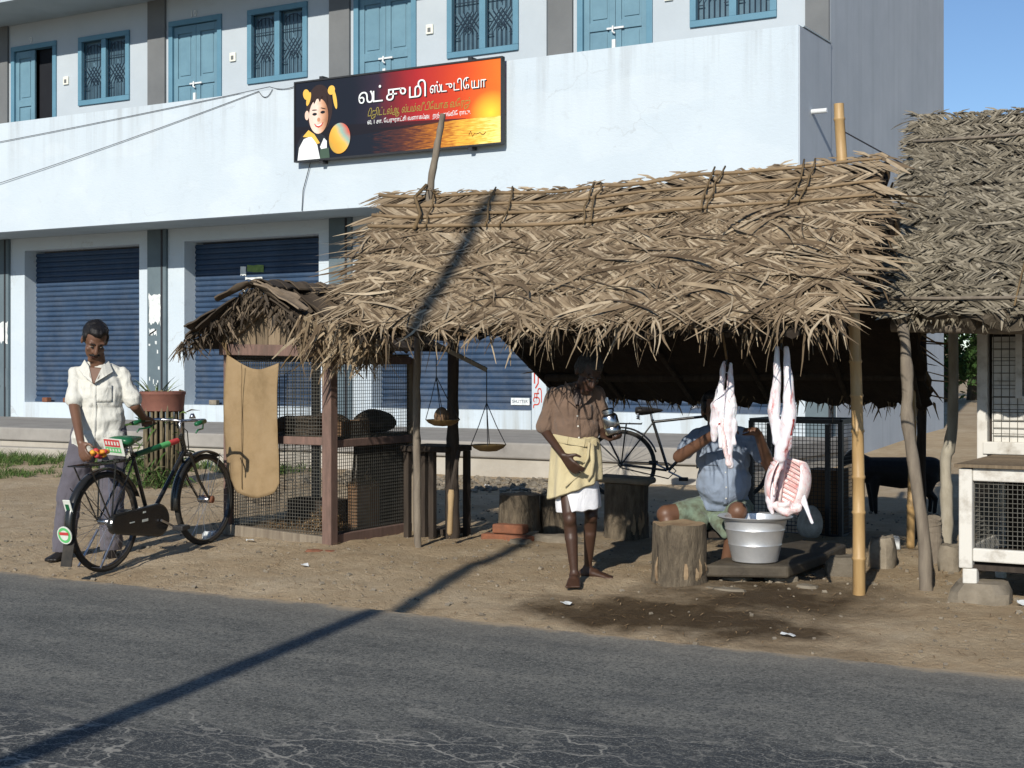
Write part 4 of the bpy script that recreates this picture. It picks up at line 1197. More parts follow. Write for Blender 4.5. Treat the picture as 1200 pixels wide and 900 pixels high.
branch('king_post', [(-6.03, RV - .05, 2.2), (-6.0, RV - .06, 2.55), (-5.93, RV - .06, 2.92), (-5.865, RV - .06, 3.22)], .03, .022, M['pole_grey'], stall)
q = MB(); 
for i in range(16):
    a = random.uniform(0, 6.28); q.cur = random.random(); p = Vector((-5.98, RV - .06, 2.66)); d = Vector((math.cos(a), math.sin(a), random.uniform(-.8, .4))); q.tube([p - d * .03, p + d * random.uniform(.06, .13)], .004, 4)
q.build('lashing', M['rope'], stall)
rope_loop('tie', [(-5.99, RV - .09, 2.70), (-6.02, RV - .2, 2.6), F.p(.115, .22, .07), F.p(.11, .33, .05)], .014, stall)
cable('guy_wire', [(-2.87, RV - .02, 2.86), (-2.5, 9.4, 2.62)], .005, 'thin wire from the bamboo pole to the neighbouring thatch')

# ------------------------------------------------------------------ neighbouring hut, older greyer thatch
hut = thing('thatched_hut', 'hut with an old grey palm-leaf roof on crooked poles', 'hut')
G = Slope((-2.90, 11.0, 3.20), (1.6, 11.0, 3.24), (-2.44, 8.62, 1.66), (1.6, 8.62, 1.56), sag=.02, seed=9.7)
G2 = Slope((-2.90, 11.0, 3.20), (1.6, 11.0, 3.24), (-2.9, 13.3, 1.6), (1.6, 13.3, 1.6), sag=.02, seed=19.7)
G.sheet('roof_front', M['thatch_old_base'], hut, .09); G2.sheet('roof_back', M['thatch_old_base'], hut, .09)
mb = MB(); random.seed(31)
for ri in range(25, -1, -1):        # weathered plaited rows
    for i in range(340):
        s = ((i + random.uniform(-.4, .4)) / 340); s = max(s, 0) ** 1.3; t = ri / 26 + random.uniform(-.008, .008)
        sg = 1 if noise.noise(Vector((s * 9, ri * 1.3, 3))) > 0 else -1
        add_leaf(mb, G, min(s, 1), t, sg * random.uniform(.5, 1.2), random.uniform(.10, .20), random.uniform(.011, .024), .035, random.uniform(.0, .03), random.uniform(0, .02), random.uniform(-.15, .15), 3, random.uniform(-.4, .4))
for i in range(3600):
    s = random.random() ** 1.5; t = random.uniform(0, 1.01)
    ang = random.choice((-1, 1)) * (random.uniform(.7, 1.5) if random.random() < .75 else random.uniform(0, .7))
    add_leaf(mb, G, s, t, ang, random.uniform(.06, .19), random.uniform(.012, .028), .008, random.uniform(.015, .06), random.uniform(0, .02), random.uniform(-.2, .2), 3, random.uniform(-.7, .7))
for i in range(500):
    s = random.random(); p = G.p(s, random.uniform(.97, 1.01), -.03); hang_leaf(mb, p, random.uniform(.02, .10), random.uniform(.01, .02), Vector((0, -1, 0)), .6)
for i in range(300):
    p = G.p(0, random.uniform(0, 1), -.02); d = Vector((-1, random.uniform(-.5, .5), random.uniform(-.35, .25))).normalized(); L = random.uniform(.04, .14)
    mb.cur = random.random(); mb.strip([p + Vector((.05, 0, 0)), p + d * L * .5, p + d * L], Vector((0, .5, .8)), [.02, .02, .006])
for i in range(240):
    s = random.random(); p = G.p(s, 0, .02); d = Vector((random.choice((-1, 1)), random.uniform(-.4, .4), random.uniform(-.1, .5))).normalized(); L = random.uniform(.05, .14)
    mb.cur = random.random(); mb.strip([p, p + d * L * .5 + UPZ * .01, p + d * L], Vector((0, .7, .7)), [.02, .022, .006])
for i in range(400):
    add_leaf(mb, G2, random.random(), random.uniform(0, 1), random.choice((-1, 1)) * random.uniform(.3, 1.4), random.uniform(.12, .3), random.uniform(.014, .03), .008, .03, 0, 0, 3)
mb.build('thatch', M['thatch_old'], hut, kind='stuff')
random.seed(37)
for i in range(90):
    s = random.uniform(0, .5); t = random.uniform(.02, .95)
    part_leaf(hut, G, s, t, random.choice((-1, 1)) * random.uniform(.5, 1.5), random.uniform(.18, .3), random.uniform(.022, .036), M['thatch_old'], lift0=.03, lift1=random.uniform(.03, .06), curl=random.uniform(-.15, .15), twist=random.uniform(-.5, .5))
for (t, s0, s1) in ((.16, 0, 1), (.965, 0, 1)):
    pts = [G.p(s0 + (s1 - s0) * i / 14, t - .05 * i / 14 * (t < .5) + .004 * math.sin(i), .05) for i in range(15)]
    q = MB(); q.tube(pts, .011, 6); q.build('binding_stick', M['pole_grey'], hut, smooth=True)
rope_loop('binding_cord', [G.p(.235 - .055 * i / 10, i / 10, .05) for i in range(11)], .006, hut)
bamboo('ridge_pole', (-2.85, 11.0, 3.06), (1.6, 11.0, 3.1), .04, .04, M['pole_grey'], hut)
bamboo('eave_beam', (-2.46, 8.75, 1.60), (1.6, 8.75, 1.52), .04, .04, M['pole_grey'], hut)
for s in (.01, .15, .3, .45, .6, .8): bamboo('rafter', G.p(s, 0, -.13), G.p(s, .985, -.13), .026, .022, M['pole_grey'], hut)
branch('post', [(-2.215, 8.6, -.12), (-2.235, 8.6, .35), (-2.325, 8.6, 1.0), (-2.33, 8.6, 1.3), (-2.36, 8.62, 1.60)], .04, .033, M['pole_grey'], hut)
branch('post', [(-2.49, 10.1, -.1), (-2.465, 10.1, .35), (-2.47, 10.1, .7), (-2.425, 10.1, 1.05), (-2.43, 10.1, 2.4)], .046, .036, M['pole_pale'], hut)
branch('post', [(-2.88, 11.0, -.1), (-2.86, 11.0, 3.1)], .04, .035, M['wood_dark'], hut)
branch('stub_post', [(-2.47, 9.75, -.1), (-2.47, 9.75, .2), (-2.47, 9.75, .34)], .06, .055, M['pole_grey'], hut)
# hut's inner kiosk: white boarded front with a wire window
KX0, KY = -2.15, 9.62
random.seed(5)
for k in range(9):
    q = MB(); q.cur = random.random(); z = .845 + k * .078
    if k < 4: q.lohi((KX0 + .09, KY, z), (.9, KY + .02, z + .074)); q.build('board', M['wood_white'], hut)
    else:
        q.lohi((KX0 + .09, KY, z), (KX0 + .26, KY + .02, z + .074)); q.build('board', M['wood_white'], hut)
q = MB(); q.lohi((KX0, KY - .03, .68), (KX0 + .065, KY + .05, 1.62)); q.build('corner_post', M['wood_white'], hut, bevel=.006)
q = MB(); q.lohi((KX0 + .04, KY - .045, .79), (.9, KY - .002, .87)); q.build('sill', M['wood_white'], hut, bevel=.006)
q = MB(); q.lohi((KX0 + .24, KY - .03, 1.15), (KX0 + .28, KY + .03, 1.6)); q.lohi((KX0 + .28, KY - .025, 1.13), (.9, KY + .03, 1.165)); q.build('window_frame', M['wood_white'], hut)
q = MB(); q.lohi((KX0 + .0, KY + .06, .2), (.9, KY + .08, 1.7)); q.build('inner_wall', M['wood_dark'], hut)
def mesh_panel(name, p, ux, uz, w, h, gap, t, m, parent):
    """woven wire: thin rods both ways"""
    q = MB(); p = Vector(p); ux = Vector(ux); uz = Vector(uz); nn = ux.cross(uz)
    k = 0
    while k * gap <= w: q.bar(p + ux * (k * gap), p + ux * (k * gap) + uz * h, t, t, nn); k += 1
    k = 0
    while k * gap <= h: q.bar(p + uz * (k * gap) + nn * t * .9, p + uz * (k * gap) + ux * w + nn * t * .9, t, t, nn); k += 1
    return q.build(name, m, parent, kind='stuff')
mesh_panel('wire_mesh', (KX0 + .10, KY - .01, .86), (1, 0, 0), (0, 0, 1), 1.0, .75, .05, .004, M['wire'], hut)
branch('post', [(-2.12, 9.58, -.1), (-2.12, 9.58, .4), (-2.12, 9.58, .69)], .03, .03, M['wood_dark'], hut)

# ------------------------------------------------------------------ white hen coop in front of the hut
coop = thing('hen_coop', 'white painted wooden coop with wire front standing on stones', 'coop', (-1.98, 8.38, 0))
def lb(mb, a, b): return mb.lohi(a, b)
q = MB(); q.lohi((0, 0, .21), (.075, .075, .775)); q.build('corner_post', M['wood_white'], coop, bevel=.008)
q = MB(); q.lohi((.075, .012, .705), (1.9, .06, .78)); q.build('top_rail', M['wood_white'], coop, bevel=.008)
q = MB(); q.lohi((.075, .012, .25), (1.9, .06, .325)); q.build('bottom_rail', M['wood_white'], coop, bevel=.008)
q = MB(); q.lohi((.02, .005, .12), (.10, .07, .209)); q.build('leg', M['wood_white'], coop, bevel=.008)
q = MB(); q.lohi((.0, .076, .25), (.05, .95, .325)); q.build('side_rail', M['wood_white'], coop, bevel=.006)
q = MB(); q.lohi((.0, .076, .705), (.05, .95, .775)); q.build('side_rail', M['wood_white'], coop, bevel=.006)
q = MB(); q.lohi((.0, .95, .0), (.06, 1.0, .775)); q.build('corner_post', M['wood_white'], coop, bevel=.006)
for k in range(6):
    q = MB(); q.cur = random.random(); q.lohi((-.02, -.02 + k * .17, .782), (1.9, .145 + k * .17, .80)); q.build('roof_board', M['wood_plank'], coop)
q = MB(); q.lohi((.03, .03, .2), (1.9, .98, .23)); q.build('floor', M['wood_dark'], coop)
q = MB(); q.lohi((.065, .98, .2), (1.9, 1.0, .78)); q.build('back_wall', M['wood_dark'], coop)
mesh_panel('wire_mesh', (.08, .045, .325), (1, 0, 0), (0, 0, 1), 1.8, .38, .026, .0035, M['wire'], coop)
mesh_panel('wire_mesh', (.03, .08, .325), (0, 1, 0), (0, 0, 1), .87, .38, .026, .0035, M['wire'], coop)
q = MB(); random.seed(8)
for k in range(14):
    q.cur = random.random(); x = .3 + k * .04 + random.uniform(0, .01); q.lohi((x, .38 + random.uniform(0, .03), .23), (x + .032, .41, .55 + random.uniform(-.03, .03)))
q.build('inner_slats', M['wood_plank'], coop, kind='stuff')
def rock(name, label, p, s, m='stone', seed=0, rz=0.0, cat='stone', group=None):
    q = MB(); q.cur = random.random(); q.ell((0, 0, 0), (1, 1, 1), None, 12, 8); 
    o = []
    for v in q.v:
        v = Vector(v); u = Vector((max(-.78, min(.78, v.x)), max(-.78, min(.78, v.y)), max(-.7, min(.7, v.z))))
        k = 1 + .18 * noise.noise(u * 1.6 + Vector((seed, seed, 0))) + .08 * noise.noise(u * 4 + Vector((seed, 0, seed)))
        o.append((u.x * s[0] * k / .78 / 2, u.y * s[1] * k / .78 / 2, u.z * s[2] * k / .7 / 2 + s[2] / 2))
    q.v = o; ob = q.build(name, M[m], None, smooth=True, auto=R(38)); ob.location = p; ob.rotation_euler = (0, 0, rz)
    return tag(ob, label, cat, group)
rock('stone_block', 'squared stone block under the leg of the white coop', (-1.86, 8.42, -.10), (.32, .28, .235), seed=3)
rock('stone', 'rounded stone beside the stub post under the hut eave', (-2.30, 9.5, .0), (.13, .16, .2), seed=5)
rock('stone', 'flat stone in front of the coop block', (-2.2, 8.25, -.04), (.16, .12, .06), seed=9)
# ------------------------------------------------------------------ wire cage kiosk with gabled bark roof
CX0, CX1, CY0, CY1 = -7.57, -6.57, 8.55, 9.62
cage = thing('wire_cage', 'man-high wooden cage with wire mesh walls and a bark-covered gable', 'cage')
random.seed(41)
CB = .05
def cpost(x, y, z0, z1, w=.075, m='wood_red'):
    q = MB(); q.lohi((x - w / 2, y - w / 2, z0), (x + w / 2, y + w / 2, z1)); return q.build('post', M[m], cage, bevel=.006)
cpost(CX0 + .02, CY0, -.02, 1.52, .06); cpost(CX1 - .0, CY0 - .005, -.06, 1.44, .085); cpost(CX1, CY1, 0, 1.42, .07, 'wood_grey'); cpost(CX0 + .03, CY1, 0, 1.5, .06, 'wood_grey')
def crail(a, b, w, h, m='wood_red', name='rail'):
    q = MB(); q.bar(a, b, w, h); return q.build(name, M[m], cage, bevel=.006)
xa, xb = CX0 + .052, CX1 - .044
crail((CX0 - .02, CY0 - .05, 1.485), (CX1 + .02, CY0 - .05, 1.465), .04, .085, name='lintel')
crail((xa, CY0, .80), (xb, CY0, .80), .045, .06)
crail((CX0 - .03, CY0 - .01, .10), (xb, CY0 - .01, .055), .05, .085, 'wood_grey')
ya, yb = CY0 + .04, CY1 - .037
for z in (.78, 1.40): crail((CX1, ya, z), (CX1, yb, z), .045, .06)
crail((CX1, ya, .07), (CX1, yb, .07), .045, .08)
for z in (.1, .8, 1.42): crail((CX0 + .03, ya, z), (CX0 + .03, yb, z), .045, .06, 'wood_grey')
for z in (.1, .8, 1.42): crail((xa, CY1, z), (xb, CY1, z), .045, .06, 'wood_grey')
mesh_panel('wire_mesh', (xa, CY0 + .01, .1), (1, 0, 0), (0, 0, 1), .90, 1.33, .0255, .0034, M['wire'], cage)
mesh_panel('wire_mesh', (CX1 - .005, ya, .1), (0, 1, 0), (0, 0, 1), .99, 1.28, .0255, .0034, M['wire'], cage)
mesh_panel('wire_mesh', (CX0 + .03, ya, .1), (0, 1, 0), (0, 0, 1), .99, 1.3, .0255, .0034, M['wire'], cage)
for k in range(9):
    q = MB(); q.cur = random.random(); y = CY0 + .03 + k * .115; q.lohi((CX0 + .06, y, .805), (CX1 - .05, y + .105, .825)); q.build('shelf_board', M['wood_plank'], cage)
for k in range(9):
    q = MB(); q.cur = random.random(); y = CY0 + .06 + k * .115; q.lohi((CX0 + .06, y, .085), (CX1 - .05, y + .105, .105)); q.build('floor_board', M['wood_plank'], cage)
# gable: upright planks and two barge boards
ap = Vector((-7.12, CY0 - .045, 1.80)); gl = Vector((-7.50, CY0 - .045, 1.53)); gr = Vector((-6.62, CY0 - .045, 1.51))
npl = 7
for k in range(npl):
    x0 = gl.x + .03 + (gr.x - gl.x - .06) * k / npl; x1 = gl.x + .03 + (gr.x - gl.x - .06) * (k + 1) / npl - .008
    def topz(x):
        return gl.z + (ap.z - gl.z) * (x - gl.x) / (ap.x - gl.x) if x < ap.x else gr.z + (ap.z - gr.z) * (gr.x - x) / (gr.x - ap.x)
    pts = [(x0, CY0 - .045, 1.50), (x1, CY0 - .045, 1.50), (x1, CY0 - .045, max(topz(x1), 1.52))]
    if x0 < ap.x < x1: pts.append(tuple(ap))
    pts.append((x0, CY0 - .045, max(topz(x0), 1.52)))
    q = MB(); q.cur = random.random(); q.prism(pts, (0, .018, 0)); q.build('gable_plank', M['wood_plank'], cage)
for a, b in ((gl + Vector((-.03, -.02, 0)), ap + Vector((.02, -.02, .02))), (ap + Vector((-.02, -.024, .02)), gr + Vector((.03, -.024, 0)))):
    q = MB(); q.bar(a, b, .025, .05); q.build('barge_board', M['wood_plank'], cage, bevel=.004)
# roof: boards under curled sheets of dark bark
RA = Vector((-7.08, 0, 1.90))
for sd, (ex, ez) in ((-1, (-7.80, 1.52)), (1, (-6.38, 1.50))):
    q = MB(); q.prism([(RA.x, 8.42, RA.z - .02), (ex, 8.42, ez - .0), (ex, 8.42, ez - .03), (RA.x, 8.42, RA.z - .05)], (0, 1.4, 0)); q.build('roof_panel', M['wood_dark'], cage)
def bark_sheet(o, du, dv, L, W, curl, m, rag=.015):
    """a curled sheet: du along its length, dv across"""
    q = MB(); o = Vector(o); du = Vector(du).normalized(); dv = Vector(dv).normalized(); nn = du.cross(dv).normalized()
    if nn.z < 0: nn = -nn
    vs = []; fs = []; nu, nv = 7, 5; sd = random.random() * 20
    for side in (0, 1):
        for i in range(nu + 1):
            for j in range(nv + 1):
                u = i / nu; v = j / nv - .5
                h = curl * (v * v * 4 - .4) + .02 * noise.noise(Vector((u * 3 + sd, v * 3, sd))) - .09 * L * u * u
                ww = W * (1 - .25 * u * u + .12 * noise.noise(Vector((u * 4, sd, 0))))
                p = o + du * (L * u + (rag * 2 * noise.noise(Vector((v * 9, sd, 3))) if i == nu else 0)) + dv * (v * ww) + nn * (h - .012 * side)
                vs.append(p)
    Wd = nv + 1; off = (nu + 1) * Wd
    for i in range(nu):
        for j in range(nv):
            k = i * Wd + j; fs.append((k, k + 1, k + Wd + 1, k + Wd)); fs.append((off + k, off + k + Wd, off + k + Wd + 1, off + k + 1))
    for i in range(nu):
        k = i * Wd; fs.append((k, k + Wd, off + k + Wd, off + k)); k += nv; fs.append((k, off + k, off + k + Wd, k + Wd))
    for j in range(nv):
        fs.append((j, off + j, off + j + 1, j + 1)); k = nu * Wd + j; fs.append((k, k + 1, off + k + 1, off + k))
    q.cur = m; q.add(vs, fs); b = q.build('bark_sheet', M['bark_dark'], cage, smooth=True, auto=R(50)); return b
dl = Vector((-.88, 0, -.46)); dr = Vector((.86, 0, -.50)); dy = Vector((0, 1, 0))
for row, (f0, h) in enumerate(((.46, .015), (.34, .04), (.18, .06), (.0, .075))):
    for k in range(9):
        y = 8.30 + k * .17 + random.uniform(-.05, .05)
        bark_sheet(RA + dl * f0 + Vector((0, y, h)), dl + Vector((0, random.uniform(-.55, .35), random.uniform(-.12, .2))), dy, random.uniform(.26, .42), random.uniform(.10, .18), random.uniform(-.012, .02), random.uniform(0, .45))
for row, (f0, h) in enumerate(((.42, .02), (.2, .04), (.0, .07))):
    for k in range(8):
        y = 8.34 + k * .19 + random.uniform(-.03, .03)
        bark_sheet(RA + dr * f0 + Vector((0, y, h)), dr + Vector((0, random.uniform(-.2, .2), random.uniform(-.05, .1))), dy, random.uniform(.38, .46), random.uniform(.17, .22), random.uniform(.02, .05), random.uniform(.1, .7))
for k in range(9):      # ridge caps
    y = 8.34 + k * .17; bark_sheet(Vector((RA.x, y, RA.z + .085)), (random.uniform(-.2, .2), 1, 0), (1, random.uniform(-.2, .2), 0), .26, .26, -.06, random.uniform(.1, .9))
# pale weathered sheet and frayed bits along the road-side verge
bark_sheet(Vector((-7.02, 8.30, 1.965)), (.86, .1, -.36), dy, .42, .16, .02, 1.0); bark_sheet(Vector((-7.12, 8.40, 1.99)), (.9, .05, -.28), dy, .36, .14, .02, .95)
mb = MB()
for i in range(760):
    k = random.random()
    if random.random() < .5: p = RA.lerp(Vector((-7.82, 0, 1.50)), k)
    else: p = RA.lerp(Vector((-6.40, 0, 1.46)), k)
    p = p + Vector((random.uniform(-.03, .03), random.uniform(8.27, 8.42), random.uniform(-.05, .08)))
    hang_leaf(mb, p, random.uniform(.04, .18), random.uniform(.008, .026), Vector((random.uniform(-1, 1), -1, 0)), 1.0, 3)
mb.build('frayed_bark', M['bark_dark'], cage, kind='stuff')
rope_loop('tie', [(-7.50, 8.46, 1.62), (-7.53, 8.46, 1.52), (-7.46, 8.46, 1.44)], .012, cage)

# sack cloth hung on the cage front
def hang_cloth():
    q = MB(); nu, nv = 22, 34; vs = []; fs = []
    for side in (0, 1):
        for j in range(nv + 1):
            for i in range(nu + 1):
                u = i / nu; v = j / nv
                topz = 1.445 - .05 * math.sin(u * math.pi) - .065 * u - .04 * (4 * (u - .5) ** 2 < .3) * 0
                sagt = -.045 * (1 - abs(2 * u - 1) ** 2)
                bot = .43 - .065 * math.sin(min(1, max(0, (u - .15) / .85)) * math.pi) + .12 * max(0, (.25 - u)) * 3
                if u > .9: bot += (u - .9) * .5
                z = (topz + sagt * .6) * (1 - v) + bot * v
                x = -7.475 + .535 * u * (1 - .06 * v) - .012 * math.sin(v * 3) + .0
                x -= .02 * (1 - v) * (u - .5)
                y = 8.432 + .009 * math.sin(u * 13 + v * 2) * (.4 + v) + .016 * math.sin(u * 5 - v * 4) + .010 * math.sin(v * 9 + u * 6) * math.sin(u * 3.1) + .006 * noise.noise(Vector((u * 6, v * 7, 2))) - .012 * math.sin(v * math.pi) + .005 * side
                vs.append((x, y, z))
    W = nu + 1; off = W * (nv + 1)
    for j in range(nv):
        for i in range(nu):
            k = j * W + i; fs.append((k, k + 1, k + W + 1, k + W)); fs.append((off + k, off + k + W, off + k + W + 1, off + k + 1))
    for i in range(nu): fs.append((i, off + i, off + i + 1, i + 1)); k = nv * W + i; fs.append((k, k + 1, off + k + 1, off + k))
    for j in range(nv): k = j * W; fs.append((k, k + W, off + k + W, off + k)); k += nu; fs.append((k, off + k, off + k + W, k + W))
    q.add(vs, fs); return q
root = thing('sack_cloth', 'tan burlap sack cloth hung over the cage front', 'sack')
hang_cloth().build('cloth', M['burlap'], root, smooth=True)
q = MB(); q.tube([(-7.29, 8.398 + .003 * math.sin(k), 1.37 - k * .047) for k in range(21)], .003, 5); q.build('seam', M['seam'], root)
rope_loop('tie', [(-7.47, 8.44, 1.44), (-7.49, 8.45, 1.49), (-7.50, 8.46, 1.53)], .007, root)
rope_loop('tie', [(-6.945, 8.44, 1.34), (-6.92, 8.47, 1.40), (-6.88, 8.48, 1.44)], .006, root)

# things kept in the cage
for k in range(6):
    q = MB(); q.lohi((-7.08 + k * .082, CY1 - .06, .11), (-7.003 + k * .082, CY1 - .045, .74 + .05 * ((k * 7) % 3) / 3)); q.build('rear_board', M['wood_dark'], cage)
def heap(name, label, p, s, n, m, cat, L=(.06, .16), w=(.004, .009)):
    q = MB()
    for i in range(n):
        a = random.uniform(0, 6.28); r = math.sqrt(random.random()); h = (1 - r * r) * random.random()
        c = Vector((math.cos(a) * r * s[0] / 2, math.sin(a) * r * s[1] / 2, h * s[2])); d = Vector((random.uniform(-1, 1), random.uniform(-1, 1), random.uniform(-.5, .5))).normalized(); l = random.uniform(*L)
        q.cur = random.random(); q.strip([c - d * l / 2, c + UPZ * .01, c + d * l / 2], d.cross(UPZ).normalized(), [w[0], w[1], w[0]])
    o = q.build(name, M[m]); o.location = p; tag(o, label, cat); o['kind'] = 'stuff'; return o
heap('straw_heap', 'brown straw heap on the cage floor', (-6.84, 8.85, .11), (.36, .3, .17), 500, 'straw', 'straw')
heap('straw_heap', 'thin straw litter under the sack cloth', (-7.2, 8.95, .107), (.55, .5, .05), 350, 'straw', 'straw')
def sackbag(name, label, p, s, m, cat, seed=1):
    q = MB(); q.ell((0, 0, s[2] / 2), (s[0] / 2, s[1] / 2, s[2] / 2), None, 16, 10); q.v = [(x * (1.15 - .3 * z / s[2]) * (1 + .08 * noise.noise(Vector((x * 9, y * 9, z * 9 + seed)))), y * (1.1 - .25 * z / s[2]), max(z, .0) * (1 + .06 * noise.noise(Vector((x * 6, y * 6, seed))))) for x, y, z in q.v]
    o = q.build(name, M[m], smooth=True); o.location = p; return tag(o, label, cat)
sackbag('dark_bag', 'dark bag slumped on the cage shelf', (-7.0, 9.1, .826), (.36, .3, .17), 'basket', 'bag', 2)
sackbag('dark_bag', 'long dark sack on the shelf against the rear mesh', (-6.80, 9.42, .826), (.40, .26, .19), 'basket', 'bag', 7)
def crate_box(name, label, p, s, m, cat, rz=0):
    t = thing(name, label, cat, p, rz)
    w, d, h = s; th = .012
    for a, b in (((-w / 2, -d / 2, 0), (w / 2, d / 2, th)), ((-w / 2, -d / 2, th), (w / 2, -d / 2 + th, h)), ((-w / 2, d / 2 - th, th), (w / 2, d / 2, h)), ((-w / 2, -d / 2 + th, th), (-w / 2 + th, d / 2 - th, h)), ((w / 2 - th, -d / 2 + th, th), (w / 2, d / 2 - th, h))):
        q = MB(); q.lohi(a, b); q.build('panel', M[m], t)
    return t
crate_box('open_box', 'brown open box on the shelf behind the side mesh', (-6.76, 9.0, .826), (.2, .34, .11), 'box_brown', 'box')
crate_box('feed_trough', 'dark low trough on the cage floor behind the front mesh', (-7.12, 9.15, .107), (.5, .22, .2), 'wood_dark', 'trough')
sackbag('crumpled_sack', 'crumpled brown sack on the cage shelf behind the cloth', (-7.3, 9.0, .826), (.34, .3, .14), 'box_brown', 'sack', 9)
q = MB()
for j_ in range(5): q.lathe([(.10 + .012 * math.sin(j_ * 2), .03 * j_), (.108 + .012 * math.sin(j_ * 2), .03 * j_ + .015), (.10 + .012 * math.sin(j_ * 2 + 1), .03 * j_ + .03)], n=20)
o = q.build('wicker_basket', M['basket'], smooth=True); o.location = (-6.95, 8.78, .826); tag(o, 'small dark wicker basket at the front of the cage shelf', 'basket'); o['kind'] = ''
del o['kind']
crate_box('tall_box', 'tall brown box on the cage floor behind the side mesh', (-6.74, 9.2, .107), (.18, .2, .33), 'box_brown', 'box', .2)
heap('straw_heap', 'rusty straw spilling from the tall box', (-6.74, 9.2, .42), (.22, .24, .10), 200, 'straw', 'straw')
for k, (x, y) in enumerate(((-6.95, 9.3), (-7.1, 9.25), (-6.9, 9.45))):
    q = MB(); q.tube([(x, y, .12), (x + .02, y + .05, .76)], .012, 6); o = q.build('loose_stick', M['wood_dark'], smooth=True)
    tag(o, ['dark stick propped inside the cage beside the straw heap', 'dark stick propped inside the cage by the sack cloth', 'dark stick propped at the rear corner of the cage'][k], 'stick')

# dark work bench beside the cage, under the scale
bench = thing('work_bench', 'dark wooden bench with plank legs beside the cage', 'bench', (-5.98, 9.22, 0))
q = MB(); q.lohi((-.42, -.02, .70), (.0, .36, .745)); q.build('bench_top', M['wood_dark'], bench, bevel=.006)
for k, x in enumerate((-.40, -.28, -.17, -.05)):
    q = MB(); q.lohi((x, .0 + .05 * (k % 2), .0), (x + .045, .05 + .05 * (k % 2), .699)); q.build('leg', M['wood_dark'], bench, bevel=.004)
for x in (-.40, -.05): 
    q = MB(); q.lohi((x, .3, .0), (x + .045, .35, .699)); q.build('leg', M['wood_dark'], bench, bevel=.004)
q = MB(); q.lohi((-.36, .12, .06), (-.04, .34, .1)); q.build('low_shelf', M['wood_dark'], bench)
q = MB(); q.lathe([(.012, 0), (.022, .02), (.02, .20), (.026, .30), (.018, .34)], n=10); o = q.build('wooden_pestle', M['wood_light'], smooth=True); o.location = (-5.83, 9.0, .145); o.rotation_euler = (.03, .06, 0)
o.location = (-5.80, 8.98, .11)
tag(o, 'pale turned wooden pestle hanging against the dark bench', 'pestle')
root = o
q = MB(); q.tube([(0, 0, .34), (-.01, .1, .62)], .018, 6); q.build('strap', M['wood_dark'], root)

# balance scale hanging from the eave
sc = thing('balance_scale', 'old balance scale with a tilted wooden beam and two hanging pans', 'scale', (-5.30, 8.36, 0))
A = Vector((-.19, -.03, 1.505)); B = Vector((.215, -.03, 1.33)); 
q = MB(); q.bar(A, B, .018, .03); q.build('beam', M['wood_grey'], sc, bevel=.004)
mid = A.lerp(B, .38); q = MB(); q.tube([mid, mid + Vector((0, .02, .45))], .005, 5); q.build('hanging_cord', M['rope'], sc)
def pan(c, top, r, loaded):
    c = Vector(c)
    q = MB(); q.lathe([(.0, -.045), (r * .5, -.04), (r * .85, -.02), (r, .0), (r * 1.02, .002), (r * .97, .003), (r * .82, -.014), (r * .48, -.032), (.001, -.037)], c, 24); p = q.build('pan', M['brass'], sc, smooth=True)
    for k in range(4):
        a = k * math.pi / 2 + .5; e = c + Vector((math.cos(a) * r, math.sin(a) * r, 0)); kn = Vector(top) - Vector((0, 0, .24))
        q = MB(); q.tube([e, e.lerp(kn, .5), kn.lerp(Vector(top), .1)], .003, 4); q.build('chain', M['iron_dark'], p)
    q = MB(); q.tube([Vector(top) - Vector((0, 0, .25)), top], .004, 4); q.build('chain', M['iron_dark'], p)
pan((.23, -.03, .825), (.215, -.03, 1.325), .118, 0)
pan((-.17, .02, .985), (-.19, -.03, 1.50), .118, 1)
sackbag('meat_cut', 'reddish brown cut lying in the upper scale pan', (-5.48, 8.38, .955), (.11, .1, .12), 'box_brown', 'meat', 4)

# ------------------------------------------------------------------ chopping stumps, stone slab, stones
def stump(name, label, p, r0, r1, h, seed, lean=0.0, cut=False):
    t = thing(name, label, 'stump', p, seed)
    n = 36; m = 14; q = MB(); vs = []; fs = []
    for j in range(m + 1):
        z = h * j / m
        for k in range(n):
            a = 2 * math.pi * k / n
            r = r0 + (r1 - r0) * j / m
            r *= 1 + .05 * noise.noise(Vector((math.cos(a) * 2, math.sin(a) * 2, z * 1.2 + seed * 5))) + .045 * noise.noise(Vector((math.cos(a) * 7, math.sin(a) * 7, z * 3 + seed * 3))) + (.06 * (1 - j / 3) if j < 3 else 0)
            zz = z + (.018 * noise.noise(Vector((math.cos(a) * 2, math.sin(a) * 2, seed))) if j == m else 0)
            vs.append((math.cos(a) * r + lean * z, math.sin(a) * r, zz))
    for j in range(m):
        for k in range(n): fs.append((j * n + k, j * n + (k + 1) % n, (j + 1) * n + (k + 1) % n, (j + 1) * n + k))
    q.add(vs, fs); q.build('bark', M['bark'], t, smooth=True)
    q = MB(); q.add([Vector(v) + Vector((0, 0, .0)) for v in vs[m * n:]] + [Vector((lean * h, 0, h - .012))], [(k, (k + 1) % n, n) for k in range(n)]); q.build('chopping_face', M['chop_wood'], t, smooth=True)
    random.seed(int(seed * 10))
    for k in range(8):            # split patches where the bark has gone
        a = random.uniform(3.2, 6.2); z = random.uniform(.02, h * .35); L = random.uniform(.06, .18)
        q = MB(); rr = r0 * 1.045; q.cur = random.random(); pts = [Vector((math.cos(a) * (rr - .012 * (i in (0, 3))) + lean * (z + L * i / 3), math.sin(a) * (rr - .012 * (i in (0, 3))), z + L * i / 3)) for i in range(4)]
        q.strip(pts, Vector((-math.sin(a), math.cos(a), 0)), [.008, .03, .024, .006]); q.build('bare_patch', M['chop_wood'], t)
    return t
